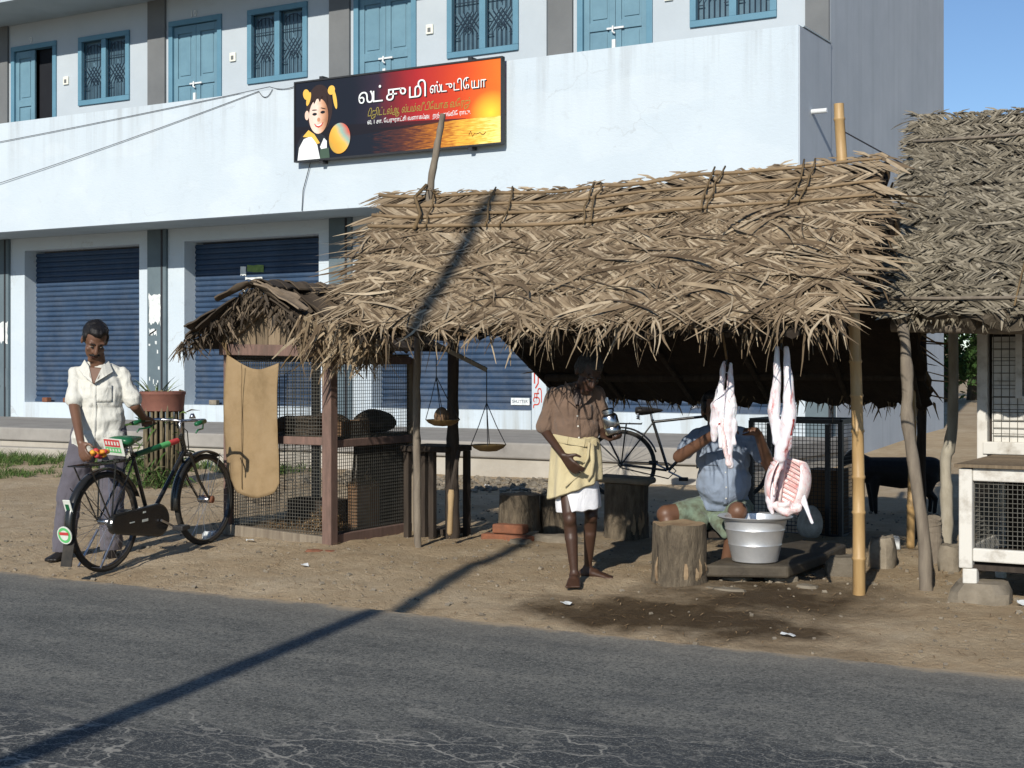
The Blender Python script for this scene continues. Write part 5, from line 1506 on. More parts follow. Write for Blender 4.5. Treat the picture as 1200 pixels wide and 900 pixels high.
stump('tree_stump', 'chopping stump standing at the roadside edge of the wet ground', (-3.64, 8.25, -.02), .172, .165, .405, 1.0)
stump('tree_stump', 'tall stump with a stone slab on top behind the old man', (-4.88, 10.05, .0), .17, .17, .46, 2.0)
stump('tree_stump', 'stump raised on red bricks beside the balance scale', (-5.60, 9.66, .10), .165, .155, .27, 3.0)
stump('tree_stump', 'narrow stump close behind the brick-propped one', (-5.40, 9.86, .05), .12, .115, .31, 4.0)
q = MB()
q.lohi((-.22, -.13, 0), (.2, .14, .05)); o = q.build('stone_slab', M['stone'], bevel=.02); o.location = (-4.86, 10.02, .462); o.rotation_euler = (0, .04, .2); tag(o, 'small rough stone slab lying on the tall stump', 'stone')
random.seed(3)
for k, (x, y, z, rz, l) in enumerate(((-5.68, 9.45, .015, .15, 'red brick under the stump, on the ground towards the cage'), (-5.47, 9.43, .015, -.2, 'red brick under the stump, on the ground towards the old man'), (-5.57, 9.47, .09, .05, 'red brick laid across the two others under the stump'))):
    q = MB(); q.cur = random.random(); q.box((0, 0, .035), (.22 if k < 2 else .26, .11, .07)); o = q.build('brick', M['brick'], bevel=.012); o.location = (x, y, z); o.rotation_euler = (0, 0, rz); tag(o, l, 'brick', 'bricks propping the stump')
rock('flat_rock', 'long flat rock beside the bricks under the stump', (-5.22, 9.55, .0), (.36, .22, .09), seed=21)
rock('stone', 'grey stone before the propped stump', (-5.40, 9.32, .0), (.16, .12, .07), seed=22)
rock('stone', 'pale stone beside the old man’s stump', (-5.0, 9.5, .0), (.18, .14, .05), seed=23)
# stone bench slab on stones
slab = thing('stone_bench', 'dark wet stone slab bench carrying the aluminium tub', 'bench', (0, 0, 0))
q = MB(); pts = [(-3.49, 8.28), (-3.02, 8.48), (-3.02, 9.2), (-3.06, 9.75), (-3.40, 9.8), (-3.55, 9.1)]
q.prism([(x, y, .06) for x, y in pts], (0, 0, .075)); q.build('slab_top', M['stone_slab'], slab, bevel=.015)
for k, (x, y, s) in enumerate(((-3.36, 8.50, .16), (-3.12, 8.62, .17), (-3.16, 9.5, .2), (-3.42, 9.3, .2))):
    q = MB(); q.box((x, y, .012), (s, s * .9, .094), Matrix.Rotation(k, 3, 'Z')); q.build('support_stone', M['stone'], slab, bevel=.02)
rock('stone', 'angular stone beside the end of the slab bench', (-2.84, 9.0, -.01), (.2, .24, .16), seed=31)
rock('stone', 'squared stone leaning at the slab bench corner by the bamboo post', (-2.72, 9.45, -.01), (.16, .2, .24), seed=33)
rock('stone', 'low stone in the wet ground before the slab bench', (-2.88, 8.42, -.03), (.14, .1, .07), seed=34)
rock('stone', 'long low stone in the wet ground beside the front stump', (-3.28, 8.12, -.03), (.26, .1, .06), seed=36)
rock('white_stone', 'small pointed white stone on the ground by the leaning poles', (-2.88, 10.3, .02), (.075, .06, .12), 'litter_white', seed=35)
# aluminium tub
tub = thing('aluminium_tub', 'dented aluminium tub with a wide rim on the stone slab', 'tub', (-3.275, 8.58, .137))
prof = [(.0, .0), (.118, .0), (.128, .006), (.148, .09), (.152, .098), (.150, .106), (.166, .175), (.170, .182), (.168, .19), (.18, .236), (.208, .246), (.213, .252), (.208, .256), (.172, .25), (.165, .2), (.145, .09), (.122, .012), (.0, .008)]
prof = [(a * 1.1, b * 1.12) for a, b in prof]
q = MB(); q.lathe(prof, n=48); q.build('bowl', M['aluminium'], tub, smooth=True, auto=R(35))
# mesh crate behind the butcher
cr = thing('wire_crate', 'dark metal crate with wire mesh sides behind the butcher', 'crate', (-4.16, 10.82, .03))
for a, b in (((0, 0, 0), (0, 0, .9)), ((.72, 0, 0), (.72, 0, .9)), ((0, .5, 0), (0, .5, .9)), ((.72, .5, 0), (.72, .5, .9)), ((.62, 0, .02), (.62, 0, .88)), ((.15, 0, .02), (.15, 0, .88))):
    q = MB(); q.bar(a, b, .035, .035); q.build('upright', M['iron_dark'], cr)
for z in (.02, .9):
    for a, b in (((0, 0), (.72, 0)), ((.72, 0), (.72, .5)), ((.72, .5), (0, .5)), ((0, .5), (0, 0))):
        q = MB(); q.bar((a[0], a[1], z), (b[0], b[1], z), .034, .034); q.build('rail', M['iron_dark'], cr)
mesh_panel('wire_mesh', (0, -.005, .03), (1, 0, 0), (0, 0, 1), .72, .87, .03, .004, M['wire_dark'], cr)
mesh_panel('wire_mesh', (.725, 0, .03), (0, 1, 0), (0, 0, 1), .5, .87, .03, .004, M['wire_dark'], cr)
q = MB(); q.lohi((.40, .1, .03), (.66, .4, .52)); q.build('inner_board', M['box_brown'], cr)
sackbag('netting_bundle', 'pale netting bundle lying at the foot of the wire crate', (-3.62, 10.64, .04), (.2, .16, .26), 'netting_white', 'bundle', 3)

# ------------------------------------------------------------------ tree guard of sticks with a clay ring and plant
gd = thing('tree_guard', 'bundle of upright sticks guarding a young plant, ringed with clay', 'tree guard', (-11.42, 11.85, .05))
random.seed(51)
for k in range(22):
    a = 2 * math.pi * k / 22; r = .20 + random.uniform(-.02, .02); q = MB(); q.cur = random.random(); h = random.uniform(.85, 1.05)
    q.tube([(math.cos(a) * r * .9, math.sin(a) * r * .9, 0), (math.cos(a) * r * 1.02, math.sin(a) * r * 1.02, h * .5), (math.cos(a) * r, math.sin(a) * r, h)], [.022, .02, .014], 6); q.build('stick', M['stick'], gd, smooth=True)
q = MB(); q.lathe([(.215, .81), (.228, .82), (.243, .99), (.252, 1.0), (.252, 1.028), (.235, 1.033), (.222, .83), (.215, .81)], n=28); q.build('clay_ring', M['clay_pot'], gd, smooth=True, auto=R(40))
q = MB(); q.lathe([(.0, .97), (.235, .97), (.24, .99), (.0, .99)], n=20); q.build('soil', M['box_brown'], gd)
pl = thing('potted_plant', 'spiky pale green plant growing in the clay ring', 'plant', (-11.42, 11.85, 1.035))
for k in range(34):
    a = random.uniform(0, 6.28); q = MB(); q.cur = random.random(); L = random.uniform(.16, .36); e = random.uniform(.15, 1.1)
    base = Vector((math.cos(a) * .12 * random.random() - .08, math.sin(a) * .1, -.04)); d = Vector((math.cos(a) * e, math.sin(a) * e, 1)).normalized(); side = Vector((-math.sin(a), math.cos(a), 0))
    q.strip([base + d * L * i / 4 + Vector((math.cos(a), math.sin(a), -.6)) * (.10 * (i / 4) ** 2) for i in range(5)], side, [.010, .018, .018, .012, .002]); q.build('leaf', M['plant_leaf'], pl)
random.seed(53)
for k in range(60):
    a = random.uniform(0, 6.28); q = MB(); q.cur = random.random(); z = random.uniform(.05, .8); L = random.uniform(.1, .3); r = .24
    b0 = Vector((math.cos(a) * r, math.sin(a) * r, z)); d = Vector((math.cos(a) * .4 + random.uniform(-.5, .5), math.sin(a) * .4 + random.uniform(-.5, .5), random.uniform(-.9, .9))).normalized()
    q.strip([b0, b0 + d * L * .5, b0 + d * L + Vector((0, 0, -.05))], d.cross(Vector((math.cos(a), math.sin(a), 0))).normalized(), [.008, .022, .003]); q.build('creeper_leaf', M['grass'] if k % 3 else M['stick'], gd)
heap('weed_clump', 'low green weeds at the foot of the stick guard', (-11.35, 11.6, .07), (.9, .7, .22), 700, 'grass', 'weeds', (.08, .2), (.006, .012))
# grass verge
mb = MB(); random.seed(61)
def tuft(x, y, h):
    for k in range(7):
        a = random.uniform(0, 6.28); L = h * random.uniform(.5, 1.2); d = Vector((math.cos(a) * .5, math.sin(a) * .5, 1)).normalized(); p = Vector((x + random.uniform(-.03, .03), y + random.uniform(-.03, .03), gz(x, y) - .01))
        mb.cur = random.random(); mb.strip([p, p + d * L * .55, p + d * L + Vector((math.cos(a), math.sin(a), -.3)) * L * .25], Vector((-math.sin(a), math.cos(a), 0)), [.008, .007, .001])
n = 0
while n < 5200:
    x = random.uniform(-19, -11.0); y = random.uniform(10.3, 14.05)
    k = noise.noise(Vector((x * .8, y * .9, 2))) + .5 * noise.noise(Vector((x * 2.3, y * 2.3, 7)))
    thr = .62 - (y - 10.3) / 3.7 * 1.35 + (.5 if x > -12.4 else 0)
    if k > thr: tuft(x, y, random.uniform(.05, .13) * (1.3 if y > 13 else .8))
    n += 1
o = mb.build('grass', M['grass'], kind='stuff'); tag(o, 'short green grass along the foot of the pavement', 'grass')
# ------------------------------------------------------------------ bicycles
M['rim'] = mat('rim', C(.12, .115, .11), C(.06, .055, .05), 14, .35, 0, metal=.8)
def arc_pts(c, r, a0, a1, n):
    return [Vector((c[0] + math.cos(a0 + (a1 - a0) * i / n) * r, c[1], c[2] + math.sin(a0 + (a1 - a0) * i / n) * r)) for i in range(n + 1)]
def make_bike(name, label, loc, rz, pitch, dressed=True, steer=0.0):
    b = thing(name, label, 'bicycle', loc, rz)
    b.rotation_euler = (0, -pitch, rz)
    r = .34; L = 1.09
    fr_m = M['bike_black']
    def tube(nm, pts, rad, m=None, parent=b, n=8):
        q = MB(); q.tube(pts, rad, n); return q.build(nm, m or fr_m, parent, smooth=True, auto=R(50))
    def wheel(x):
        w = bpy.data.objects.new('wheel', None); col.objects.link(w); w.parent = b; w.location = (x, 0, r)
        q = MB(); n = 48; vs = []; fs = []
        for i in range(n):
            a = 2 * math.pi * i / n
            for k in range(8):
                t = 2 * math.pi * k / 8; rr = r - .019 + math.cos(t) * .019
                vs.append((math.cos(a) * rr, math.sin(t) * .019, math.sin(a) * rr))
        for i in range(n):
            for k in range(8): fs.append((i * 8 + k, i * 8 + (k + 1) % 8, ((i + 1) % n) * 8 + (k + 1) % 8, ((i + 1) % n) * 8 + k))
        q.add(vs, fs); q.build('tyre', M['rubber'], w, smooth=True)
        q = MB(); vs = []; fs = []
        sec = [(.298, -.014), (.306, -.014), (.306, .014), (.298, .014)]
        for i in range(n):
            a = 2 * math.pi * i / n
            for (rr, y) in sec: vs.append((math.cos(a) * rr, y, math.sin(a) * rr))
        for i in range(n):
            for k in range(4): fs.append((i * 4 + k, i * 4 + (k + 1) % 4, ((i + 1) % n) * 4 + (k + 1) % 4, ((i + 1) % n) * 4 + k))
        q.add(vs, fs); q.build('rim', M['rim'], w)
        q = MB(); q.tube([(0, -.05, 0), (0, -.045, 0), (0, .045, 0), (0, .05, 0)], [.012, .022, .022, .012], 10); q.build('hub', M['chrome'], w, smooth=True)
        q = MB()
        for i in range(32):
            a = 2 * math.pi * i / 32; s = (-1) ** i; h = a + (.45 if i % 4 < 2 else -.45)
            q.tube([(math.cos(h) * .022, s * .03, math.sin(h) * .022), (math.cos(a) * .300, 0, math.sin(a) * .300)], .0014, 4, False)
        q.build('spokes', M['chrome'], w, kind='stuff')
        return w
    wheel(0); wheel(L)
    bb = (.455, 0, .285); st = (.30, 0, .78); ht = (.845, 0, .845); hb = (.885, 0, .70)
    tube('seat_tube', [bb, st], .0145); tube('top_tube', [(.31, 0, .755), (.85, 0, .815)], .0135); tube('down_tube', [bb, (.875, 0, .725)], .0155); tube('head_tube', [hb, ht], .019)
    for s in (-1, 1):
        tube('chain_stay', [(.44, s * .03, .285), (.0, s * .058, r)], .009); tube('seat_stay', [(.305, s * .02, .745), (0, s * .058, r)], .0075)
        tube('fork_blade', [(.888, s * .045, .70), (.97, s * .05, .50), (L, s * .05, r)], [.013, .011, .008])
        tube('mudguard_stay', [(0, s * .055, r), (-.27, s * .045, r + .26)], .003); tube('mudguard_stay', [(L, s * .055, r), (L + .15, s * .045, r + .33)], .003)
    tube('fork_crown', [(.888, -.05, .70), (.888, .05, .70)], .017)
    def guard(cx, a0, a1):
        q = MB(); n = 26; vs = []; fs = []
        for i in range(n + 1):
            a = a0 + (a1 - a0) * i / n
            for (rr, y) in ((r + .012, -.034), (r + .024, -.02), (r + .028, 0), (r + .024, .02), (r + .012, .034)):
                vs.append((cx + math.cos(a) * rr, y, r + math.sin(a) * rr))
        for i in range(n):
            for k in range(4): fs.append((i * 5 + k, i * 5 + k + 1, (i + 1) * 5 + k + 1, (i + 1) * 5 + k))
        q.add(vs, fs); o = q.build('mudguard', fr_m, b, smooth=True); md = o.modifiers.new('s', 'SOLIDIFY'); md.thickness = .002
        return o
    g = guard(0, R(20), R(205)); guard(L, R(55), R(185))
    # full chain case
    q = MB(); pts = []
    for i in range(13): a = R(90) - R(180) * i / 12; pts.append((.455 + math.cos(a) * .118, 0, .285 + math.sin(a) * .118))
    for i in range(13): a = R(270) - R(180) * i / 12; pts.append((.03 + math.cos(a) * .07, 0, r - .02 + math.sin(a) * .07))
    q.prism([(x, -.045, z) for x, y, z in pts], (0, -.05, 0)); cc = q.build('chain_case', fr_m, b, bevel=.016) if dressed else None
    q = MB(); q.lohi((.14, -.0975, .31), (.19, -.096, .318)); q.lohi((.27, -.0975, .30), (.33, -.096, .318)); q.lohi((.28, -.0975, .36), (.31, -.096, .372)); (q.build('maker_mark', M['label_white'], cc) if dressed else tube('chain', [(.455, -.05, .36), (0, -.05, r + .03), (-.03, -.05, r), (0, -.05, r - .03), (.455, -.05, .21), (.53, -.05, .285), (.455, -.05, .36)], .006, M['iron_dark']))
    tube('crank', [(.455, -.11, .285), (.60, -.115, .215)], .009, M['chrome']); tube('crank', [(.455, .06, .285), (.31, .065, .355)], .009, M['chrome'])
    for (x, y, z) in ((.60, -.165, .215), (.31, .11, .355)):
        q = MB(); q.lohi((x - .045, y - .045, z - .016), (x + .045, y + .045, z + .016)); q.build('pedal', M['rubber'] if not dressed else M['iron_dark'], b, bevel=.006)
    # saddle
    sd = bpy.data.objects.new('saddle', None); col.objects.link(sd); sd.parent = b; sd.location = (.265, 0, .87)
    q = MB(); vs = []; fs = []; n = 12
    prof = [(-.13, .07, .02), (-.12, .105, .03), (-.07, .11, .035), (-.01, .075, .03), (.05, .04, .022), (.12, .024, .012), (.145, .014, .0)]
    for (x, w, h) in prof:
        for k in range(n):
            a = 2 * math.pi * k / n; vs.append((x, math.cos(a) * w, math.sin(a) * (h if math.sin(a) > 0 else h * 1.5)))
    for i in range(len(prof) - 1):
        for k in range(n): fs.append((i * n + k, i * n + (k + 1) % n, (i + 1) * n + (k + 1) % n, (i + 1) * n + k))
    fs.append(tuple(range(n))[::-1]); fs.append(tuple((len(prof) - 1) * n + k for k in range(n)))
    q.add(vs, fs); q.build('seat_cover', M['bike_green'] if dressed else M['leather_black'], sd, smooth=True)
    for s in (-1, 1):
        q = MB(); q.tube([(-.10 + .015 * math.cos(t * 1.1), s * .07 + .015 * math.sin(t * 1.1), -.09 + t * .0035) for t in range(22)], .004, 5); q.build('spring', M['chrome'], sd)
    tube('seat_post', [(.30, 0, .77), (.285, 0, .85)], .012, M['chrome'])
    # carrier
    q = MB()
    for y in (-.07, -.025, .025, .07): q.tube([(-.25, y, .742), (.20, y, .735)], .005, 5)
    for x in (-.25, -.10, .08, .2): q.tube([(x, -.075, .742), (x, .075, .742)], .005, 5)
    for s in (-1, 1):
        q.tube([(-.2, s * .07, .74), (0, s * .06, r)], .006, 5); q.tube([(.05, s * .07, .74), (0, s * .06, r)], .006, 5)
    q.build('carrier', fr_m, b)
    # handlebar
    h = bpy.data.objects.new('handlebar', None); col.objects.link(h); h.parent = b; h.location = (.835, 0, .88); h.rotation_euler = (0, 0, steer)
    def ht_(nm, pts, rad, m): 
        q = MB(); q.tube(pts, rad, 8); return q.build(nm, m, h, smooth=True)
    ht_('stem', [(.02, 0, -.05), (.0, 0, .05), (.03, 0, .065)], .012, M['chrome'])
    for s in (-1, 1):
        ht_('bar', [(.03, 0, .065), (.04, s * .10, .07), (.02, s * .2, .075), (-.06, s * .26, .075), (-.10, s * .265, .072)], .011, M['chrome'])
        ht_('grip', [(-.07, s * .262, .075), (-.19, s * .268, .066)], .016, M['bike_green'] if dressed else M['rubber'])
        ht_('brake_lever', [(.0, s * .2, .05), (-.06, s * .235, .02), (-.14, s * .25, .02), (-.17, s * .25, .0)], .006, M['bike_green'] if dressed else M['chrome'])
    ht_('brake_cable', [(.05, .05, .05), (.12, .02, -.02), (.10, 0, -.14), (.06, 0, -.2)], .004, M['rubber'])
    ht_('bell', [(.03, -.09, .085), (.03, -.09, .12)], [.026, .012], M['chrome'])
    if dressed:
        # coloured sleeve on the top tube
        tube('tube_sleeve', [(.34, 0, .757), (.60, 0, .786)], .021, M['bike_green']); tube('tube_sleeve', [(.601, 0, .786), (.70, 0, .797)], .0215, M['label_green']); tube('tube_sleeve', [(.701, 0, .797), (.80, 0, .808)], .0215, M['label_red'])
        # printed flap behind the saddle
        fp = MB(); fp.prism([(.09, -.13, .80), (.15, -.145, .86), (.155, .10, .87), (.09, .10, .80)], (-.004, 0, .004)); 
        q = MB(); q.box((0, 0, 0), (.006, .25, .12)); f = q.build('seat_flap', M['label_white'], b, bevel=.002); f.location = (.115, -.0, .835); f.rotation_euler = (0, R(-12), R(-18))
        for (y, z, w, hh, m) in ((0, .028, .19, .05, 'label_red'), (0, -.02, .19, .035, 'label_green')):
            for sx in (-1, 1):
                k = MB(); k.box((sx * .0045, y, z), (.003, w, hh)); k.build('print', M[m], f)
            for j in range(5):
                k = MB(); k.box((-.0065, -.075 + j * .036, z), (.002, .018, hh * .5)); k.build('print', M['label_white'], f)
        q = MB(); q.box((0, 0, 0), (.008, .06, .10)); p = q.build('rear_plate', M['label_white'], b, bevel=.003); p.location = (-.345, 0, .49); p.rotation_euler = (0, R(-18), 0)
        k = MB(); k.box((-.005, 0, .0), (.003, .03, .04)); k.build('print', M['bike_green'], p)
        q = MB(); q.lathe([(0, -.003), (.06, -.003), (.06, .003), (0, .003)], n=24); d = q.build('mud_flap_disc', M['label_white'], b); d.location = (-.385, -.0, .31); d.rotation_euler = (0, R(80), 0)
        for (rr, z, m) in ((.052, .0042, 'label_green'), (.034, .0055, 'label_white')):
            k = MB(); k.lathe([(0, z - .0008), (rr, z - .0008), (rr, z), (0, z)], n=20)
            o2 = k.build('print', M[m], d)
            k = MB(); k.lathe([(0, -z), (rr, -z), (rr, -z + .0008), (0, -z + .0008)], n=20); k.build('print', M[m], d)
        for s in (-1, 1):
            k = MB(); k.box((-.012, 0, s * .0068), (.02, .075, .0012)); k.build('print', M['label_red'], d)
        q = MB(); q.box((0, 0, 0), (.006, .09, .2)); p = q.build('mud_flap', M['rubber'], b); p.location = (-.36, 0, .20); p.rotation_euler = (0, R(14), 0)
        # centre stand, folded
        tube('stand', [(.02, -.08, .28), (-.16, -.09, .06), (-.17, .09, .06), (.02, .08, .28)], .008, M['chrome'])
        q = MB(); q.tube([(L + .02, -.06, r), (L + .02, .06, r)], .028, 10); q.build('hub_dust_brush', M['brick'], b, smooth=True)
    return b
bike = make_bike('bicycle', 'black roadster bicycle with green saddle cover pushed by the man in white', (-7.333, 7.078, -.035), math.atan2(.996, -.09), R(3.2), True, 0.06)
bike2 = make_bike('bicycle', 'plain dark bicycle parked in the shade behind the stall', (-6.22, 12.70, .062), R(24), 0, False)
# load on the carrier
q = MB(); random.seed(71)
root = thing('flower_bundle', 'yellow and orange flowers tied on the bicycle carrier', 'flowers', (-7.33, 6.98, .725))
for k in range(16):
    a = random.uniform(0, 6.28); rr = random.uniform(0, .055); q = MB(); q.ell((math.cos(a) * rr, math.sin(a) * rr * 1.6, .02 + random.uniform(0, .045)), (.02, .02, .016), None, 8, 6); q.v = [(x + random.uniform(-.003, .003), y, z + random.uniform(-.003, .003)) for x, y, z in q.v]; q.build('flower', M['fruit'] if k % 4 else M['label_red'], root, smooth=True)

# ------------------------------------------------------------------ people
def head_skin(q, c, Mr, k=1.0, ears=True, thin=1.0):
    c = Vector(c)
    def P(x, y, z): return c + Mr @ (Vector((x * thin, y, z)) * k)
    q.ell(P(0, .012, .032), (.074 * k * thin, .094 * k, .09 * k), Mr)
    q.ell(P(0, -.03, -.045), (.057 * k * thin, .062 * k, .075 * k), Mr)
    q.capsule(P(-.014, -.068, -.105), .022 * k, P(.014, -.068, -.105), .022 * k)
    q.capsule(P(0, -.088, .018), .009 * k, P(0, -.108, -.028), .0155 * k)
    q.capsule(P(-.014, -.094, -.032), .009 * k, P(.014, -.094, -.032), .009 * k)
    q.capsule(P(-.042, -.074, .026), .013 * k, P(.042, -.074, .026), .013 * k)
    for s in (-1, 1):
        q.ell(P(s * .042, -.062, -.025), (.02 * k, .018 * k, .018 * k), Mr)
        if ears: q.ell(P(s * .078, .012, -.008), (.010 * k, .02 * k, .033 * k), Mr)
    q.capsule(P(-.018, -.088, -.062), .0085 * k, P(.018, -.088, -.062), .0085 * k); q.capsule(P(-.015, -.085, -.078), .009 * k, P(.015, -.085, -.078), .009 * k)
def head_extras(body, c, Mr, k=1.0, hair='hair_black', moustache=True, bald=.0, thin=1.0, seed=0):
    c = Vector(c)
    def P(x, y, z): return c + Mr @ (Vector((x * thin, y, z)) * k)
    q = MB()
    q.ell(P(0, .03, .05 - bald * .01), (.083 * k * thin, .088 * k, .085 * k), Mr); q.ell(P(0, .055, .005), (.078 * k * thin, .06 * k, .08 * k), Mr); q.ell(P(0, -.012, .088), (.06 * k * thin, .07 * k, .04 * k), Mr)
    for s in (-1, 1): q.ell(P(s * .066, .01, .03), (.018 * k, .045 * k, .05 * k), Mr)
    q.blob('hair', M[hair], body, .007, 3, (.006, 38, (1, 1, 1), seed))
    for s in (-1, 1):
        e = MB(); e.ell(P(s * .031, -.081, .004), (.012 * k, .007 * k, .0048 * k), Mr, 10, 8); ey = e.build('eye', M['eye_white'], body, smooth=True)
        e = MB(); e.ell(P(s * .031, -.0868, .0025), (.006 * k, .003 * k, .0045 * k), Mr, 8, 6); e.build('iris', M['eye_dark'], ey, smooth=True)
        e = MB(); e.capsule(P(s * .017, -.0905, .028), .0045 * k, P(s * .049, -.078, .029), .0035 * k, 8, 3); e.build('eyebrow', M[hair], body, smooth=True)
    e = MB(); e.capsule(P(-.02, -.0935, -.069), .0042 * k, P(.02, -.0935, -.069), .0042 * k, 8, 3); e.build('mouth', M['lip'], body, smooth=True)
    if moustache:
        e = MB()
        for s in (-1, 1): e.capsule(P(s * .004, -.099, -.050), .0085 * k, P(s * .034, -.086, -.058), .006 * k, 8, 3)
        e.blob('moustache', M[hair], body, .004, 1)
def hand(q, wrist, d, nrm, curl=.5, k=1.0, thumb=1, spread=.16):
    """palm plus five separate bent fingers: d = towards the fingers, nrm = out of the palm"""
    w = Vector(wrist); d = Vector(d).normalized(); nrm = Vector(nrm); nrm = (nrm - d * nrm.dot(d)).normalized(); s = d.cross(nrm).normalized() * thumb
    for i in range(4):
        o = (i - 1.5) * .019 * k
        q.capsule(w + d * .012 * k + s * o * .55, .014 * k, w + d * .082 * k + s * o, .0125 * k, 8, 3)
    ln = (.072, .080, .074, .058)
    for i in range(4):
        o = (1.5 - i) * .0205 * k; p = w + d * .084 * k + s * o; dd = (d + s * (1.5 - i) * spread * .35).normalized(); a = curl * .5; L = ln[i] * k
        for j, fr in enumerate((.45, .32, .23)):
            v = (dd * math.cos(a) + nrm * math.sin(a)); e = p + v * (L * fr); q.capsule(p, (.0098 - .001 * j) * k, e, (.0090 - .0012 * j) * k, 8, 3); p = e; a += curl * (.85 + .1 * i * .3)
    p = w + d * .025 * k + s * .026 * k; v = (d * .55 + s * .75 + nrm * .35).normalized(); e = p + v * .045 * k; q.capsule(p, .0135 * k, e, .0115 * k, 8, 3); v2 = (d * .85 + s * .25 + nrm * (.25 + curl * .4)).normalized(); q.capsule(e, .011 * k, e + v2 * .032 * k, .0085 * k, 8, 3)
def foot(q, ankle, d, k=1.0, toes=True):
    a = Vector(ankle); d = Vector((d[0], d[1], 0)).normalized(); s = Vector((-d.y, d.x, 0)); g = a.z
    q.capsule(a, .036 * k, a + Vector((0, 0, -.03)), .036 * k, 10, 4)
    h = a + d * -.035 * k; h.z = .03; q.capsule(h, .03 * k, a + d * .05 * k + Vector((0, 0, .032 - g)), .034 * k, 10, 4)
    for i in range(4): q.capsule(a + d * .04 * k + s * (i - 1.5) * .012 * k + Vector((0, 0, .034 - g)), .024 * k, a + d * (.145 - abs(i - 1) * .01) * k + s * (i - 1.5) * .021 * k + Vector((0, 0, .016 - g)), .015 * k, 8, 3)
    if toes:
        for i in range(5):
            o = (i - 2) * .0185 * k; b = a + d * .14 * k + s * o + Vector((0, 0, .014 - g)); q.capsule(b, .011 * k, b + d * (.042 - .005 * i) * k + Vector((0, 0, -.003)), .0095 * k if i else .013 * k, 8, 3)
V3 = Vector
def rotm(rx, ry, rz): return Matrix.Rotation(rz, 3, 'Z') @ Matrix.Rotation(rx, 3, 'X') @ Matrix.Rotation(ry, 3, 'Y')

def shirt_detail(sh, parent, m, line, pocket):
    """placket and breast pocket laid on the surface of the shirt"""
    bv = BVHTree.FromPolygons([v.co for v in sh.data.vertices], [tuple(q_.vertices) for q_ in sh.data.polygons])
    def front(x, z):
        h = bv.ray_cast(V3((x, -1.0, z)), V3((0, 1, 0)))
        return (h[0].y if h[0] is not None else -.1) - .0045
    pts = []
    for (a, b) in zip(line, line[1:]):
        for i in range(6): k = i / 6; pts.append((a[0] + (b[0] - a[0]) * k, a[1] + (b[1] - a[1]) * k))
    pts.append(line[-1])
    q = MB(); vs = []; fs = []
    for x, z in pts: vs += [(x - .013, front(x - .013, z), z), (x + .013, front(x + .013, z), z)]
    for i in range(len(pts) - 1): fs.append((2 * i, 2 * i + 1, 2 * i + 3, 2 * i + 2))
    q.add(vs, fs); o = q.build('placket', M[m], parent, smooth=True); md = o.modifiers.new('s', 'SOLIDIFY'); md.thickness = .004; md.offset = 0
    for i in range(3, len(pts), 4):
        x, z = pts[i]; q = MB(); q.ell((x, front(x, z) - .002, z), (.006, .003, .006), None, 8, 6); q.build('button', M['button'], parent, smooth=True)
    px, pz, pw, ph = pocket; q = MB(); vs = []; fs = []; n = 6
    for j in range(n + 1):
        for i in range(n + 1): x = px - pw / 2 + pw * i / n; z = pz - ph / 2 + ph * j / n; vs.append((x, front(x, z) - .001, z))
    for j in range(n):
        for i in range(n): k = j * (n + 1) + i; fs.append((k, k + 1, k + n + 2, k + n + 1))
    q.add(vs, fs); o = q.build('breast_pocket', M[m], parent, smooth=True); md = o.modifiers.new('s', 'SOLIDIFY'); md.thickness = .005; md.offset = 0
# ---- man in the cream shirt wheeling the bicycle
man = thing('person', 'standing man in cream short-sleeved shirt and grey trousers bending over the bicycle', 'person', (-7.86, 7.42, -.028), YAW)
J = dict(pel=V3((.075, -.01, .90)), ch=V3((.085, -.05, 1.20)), nk=V3((.08, -.07, 1.39)), hd=V3((.075, -.12, 1.565)), sl=V3((-.08, -.05, 1.335)), el=V3((-.055, -.17, 1.10)), wl=V3((.055, -.385, .855)), sr=V3((.245, -.02, 1.325)), er=V3((.335, -.03, 1.10)), wr=V3((.352, .135, 1.015)), hl=V3((-.02, 0, .86)), kl=V3((-.13, -.04, .47)), al=V3((-.185, .0, .085)), hr=V3((.165, 0, .86)), kr=V3((.165, .0, .46)), ar=V3((.13, .10, .085)))
Hm = rotm(R(36), R(6), R(24))
q = MB()
head_skin(q, J['hd'], Hm, 1.08)
q.capsule(J['nk'] + V3((0, .02, -.03)), .058, J['hd'] + V3((0, .03, -.06)), .052)
q.capsule(J['pel'], .10, J['ch'] + V3((0, .02, -.03)), .09); q.capsule(J['sl'] + V3((.05, .01, -.02)), .045, J['sr'] + V3((-.05, .01, -.02)), .045)
for a, b, c, ra, rb, rc in (('sl', 'el', 'wl', .043, .039, .027), ('sr', 'er', 'wr', .043, .039, .027)):
    q.capsule(J[a] + V3((0, .012, -.015)), ra * .74, J[b], rb); q.capsule(J[b], rb, J[c], rc)
hand(q, J['wl'], V3((.045, -.075, -.10)), V3((.5, .2, -.5)), .55, 1.02, 1)
hand(q, J['wr'], V3((.0, .10, -.03)), V3((.1, -.2, -1)), .95, 1.02, -1)
for a, b, c in (('hl', 'kl', 'al'), ('hr', 'kr', 'ar')): q.capsule(J[a], .07, J[b], .05); q.capsule(J[b], .05, J[c], .035)
body = q.blob('body', M['skin'], man, .0075, 3)
head_extras(body, J['hd'], Hm, 1.08, 'hair_black', True, .4, seed=3)
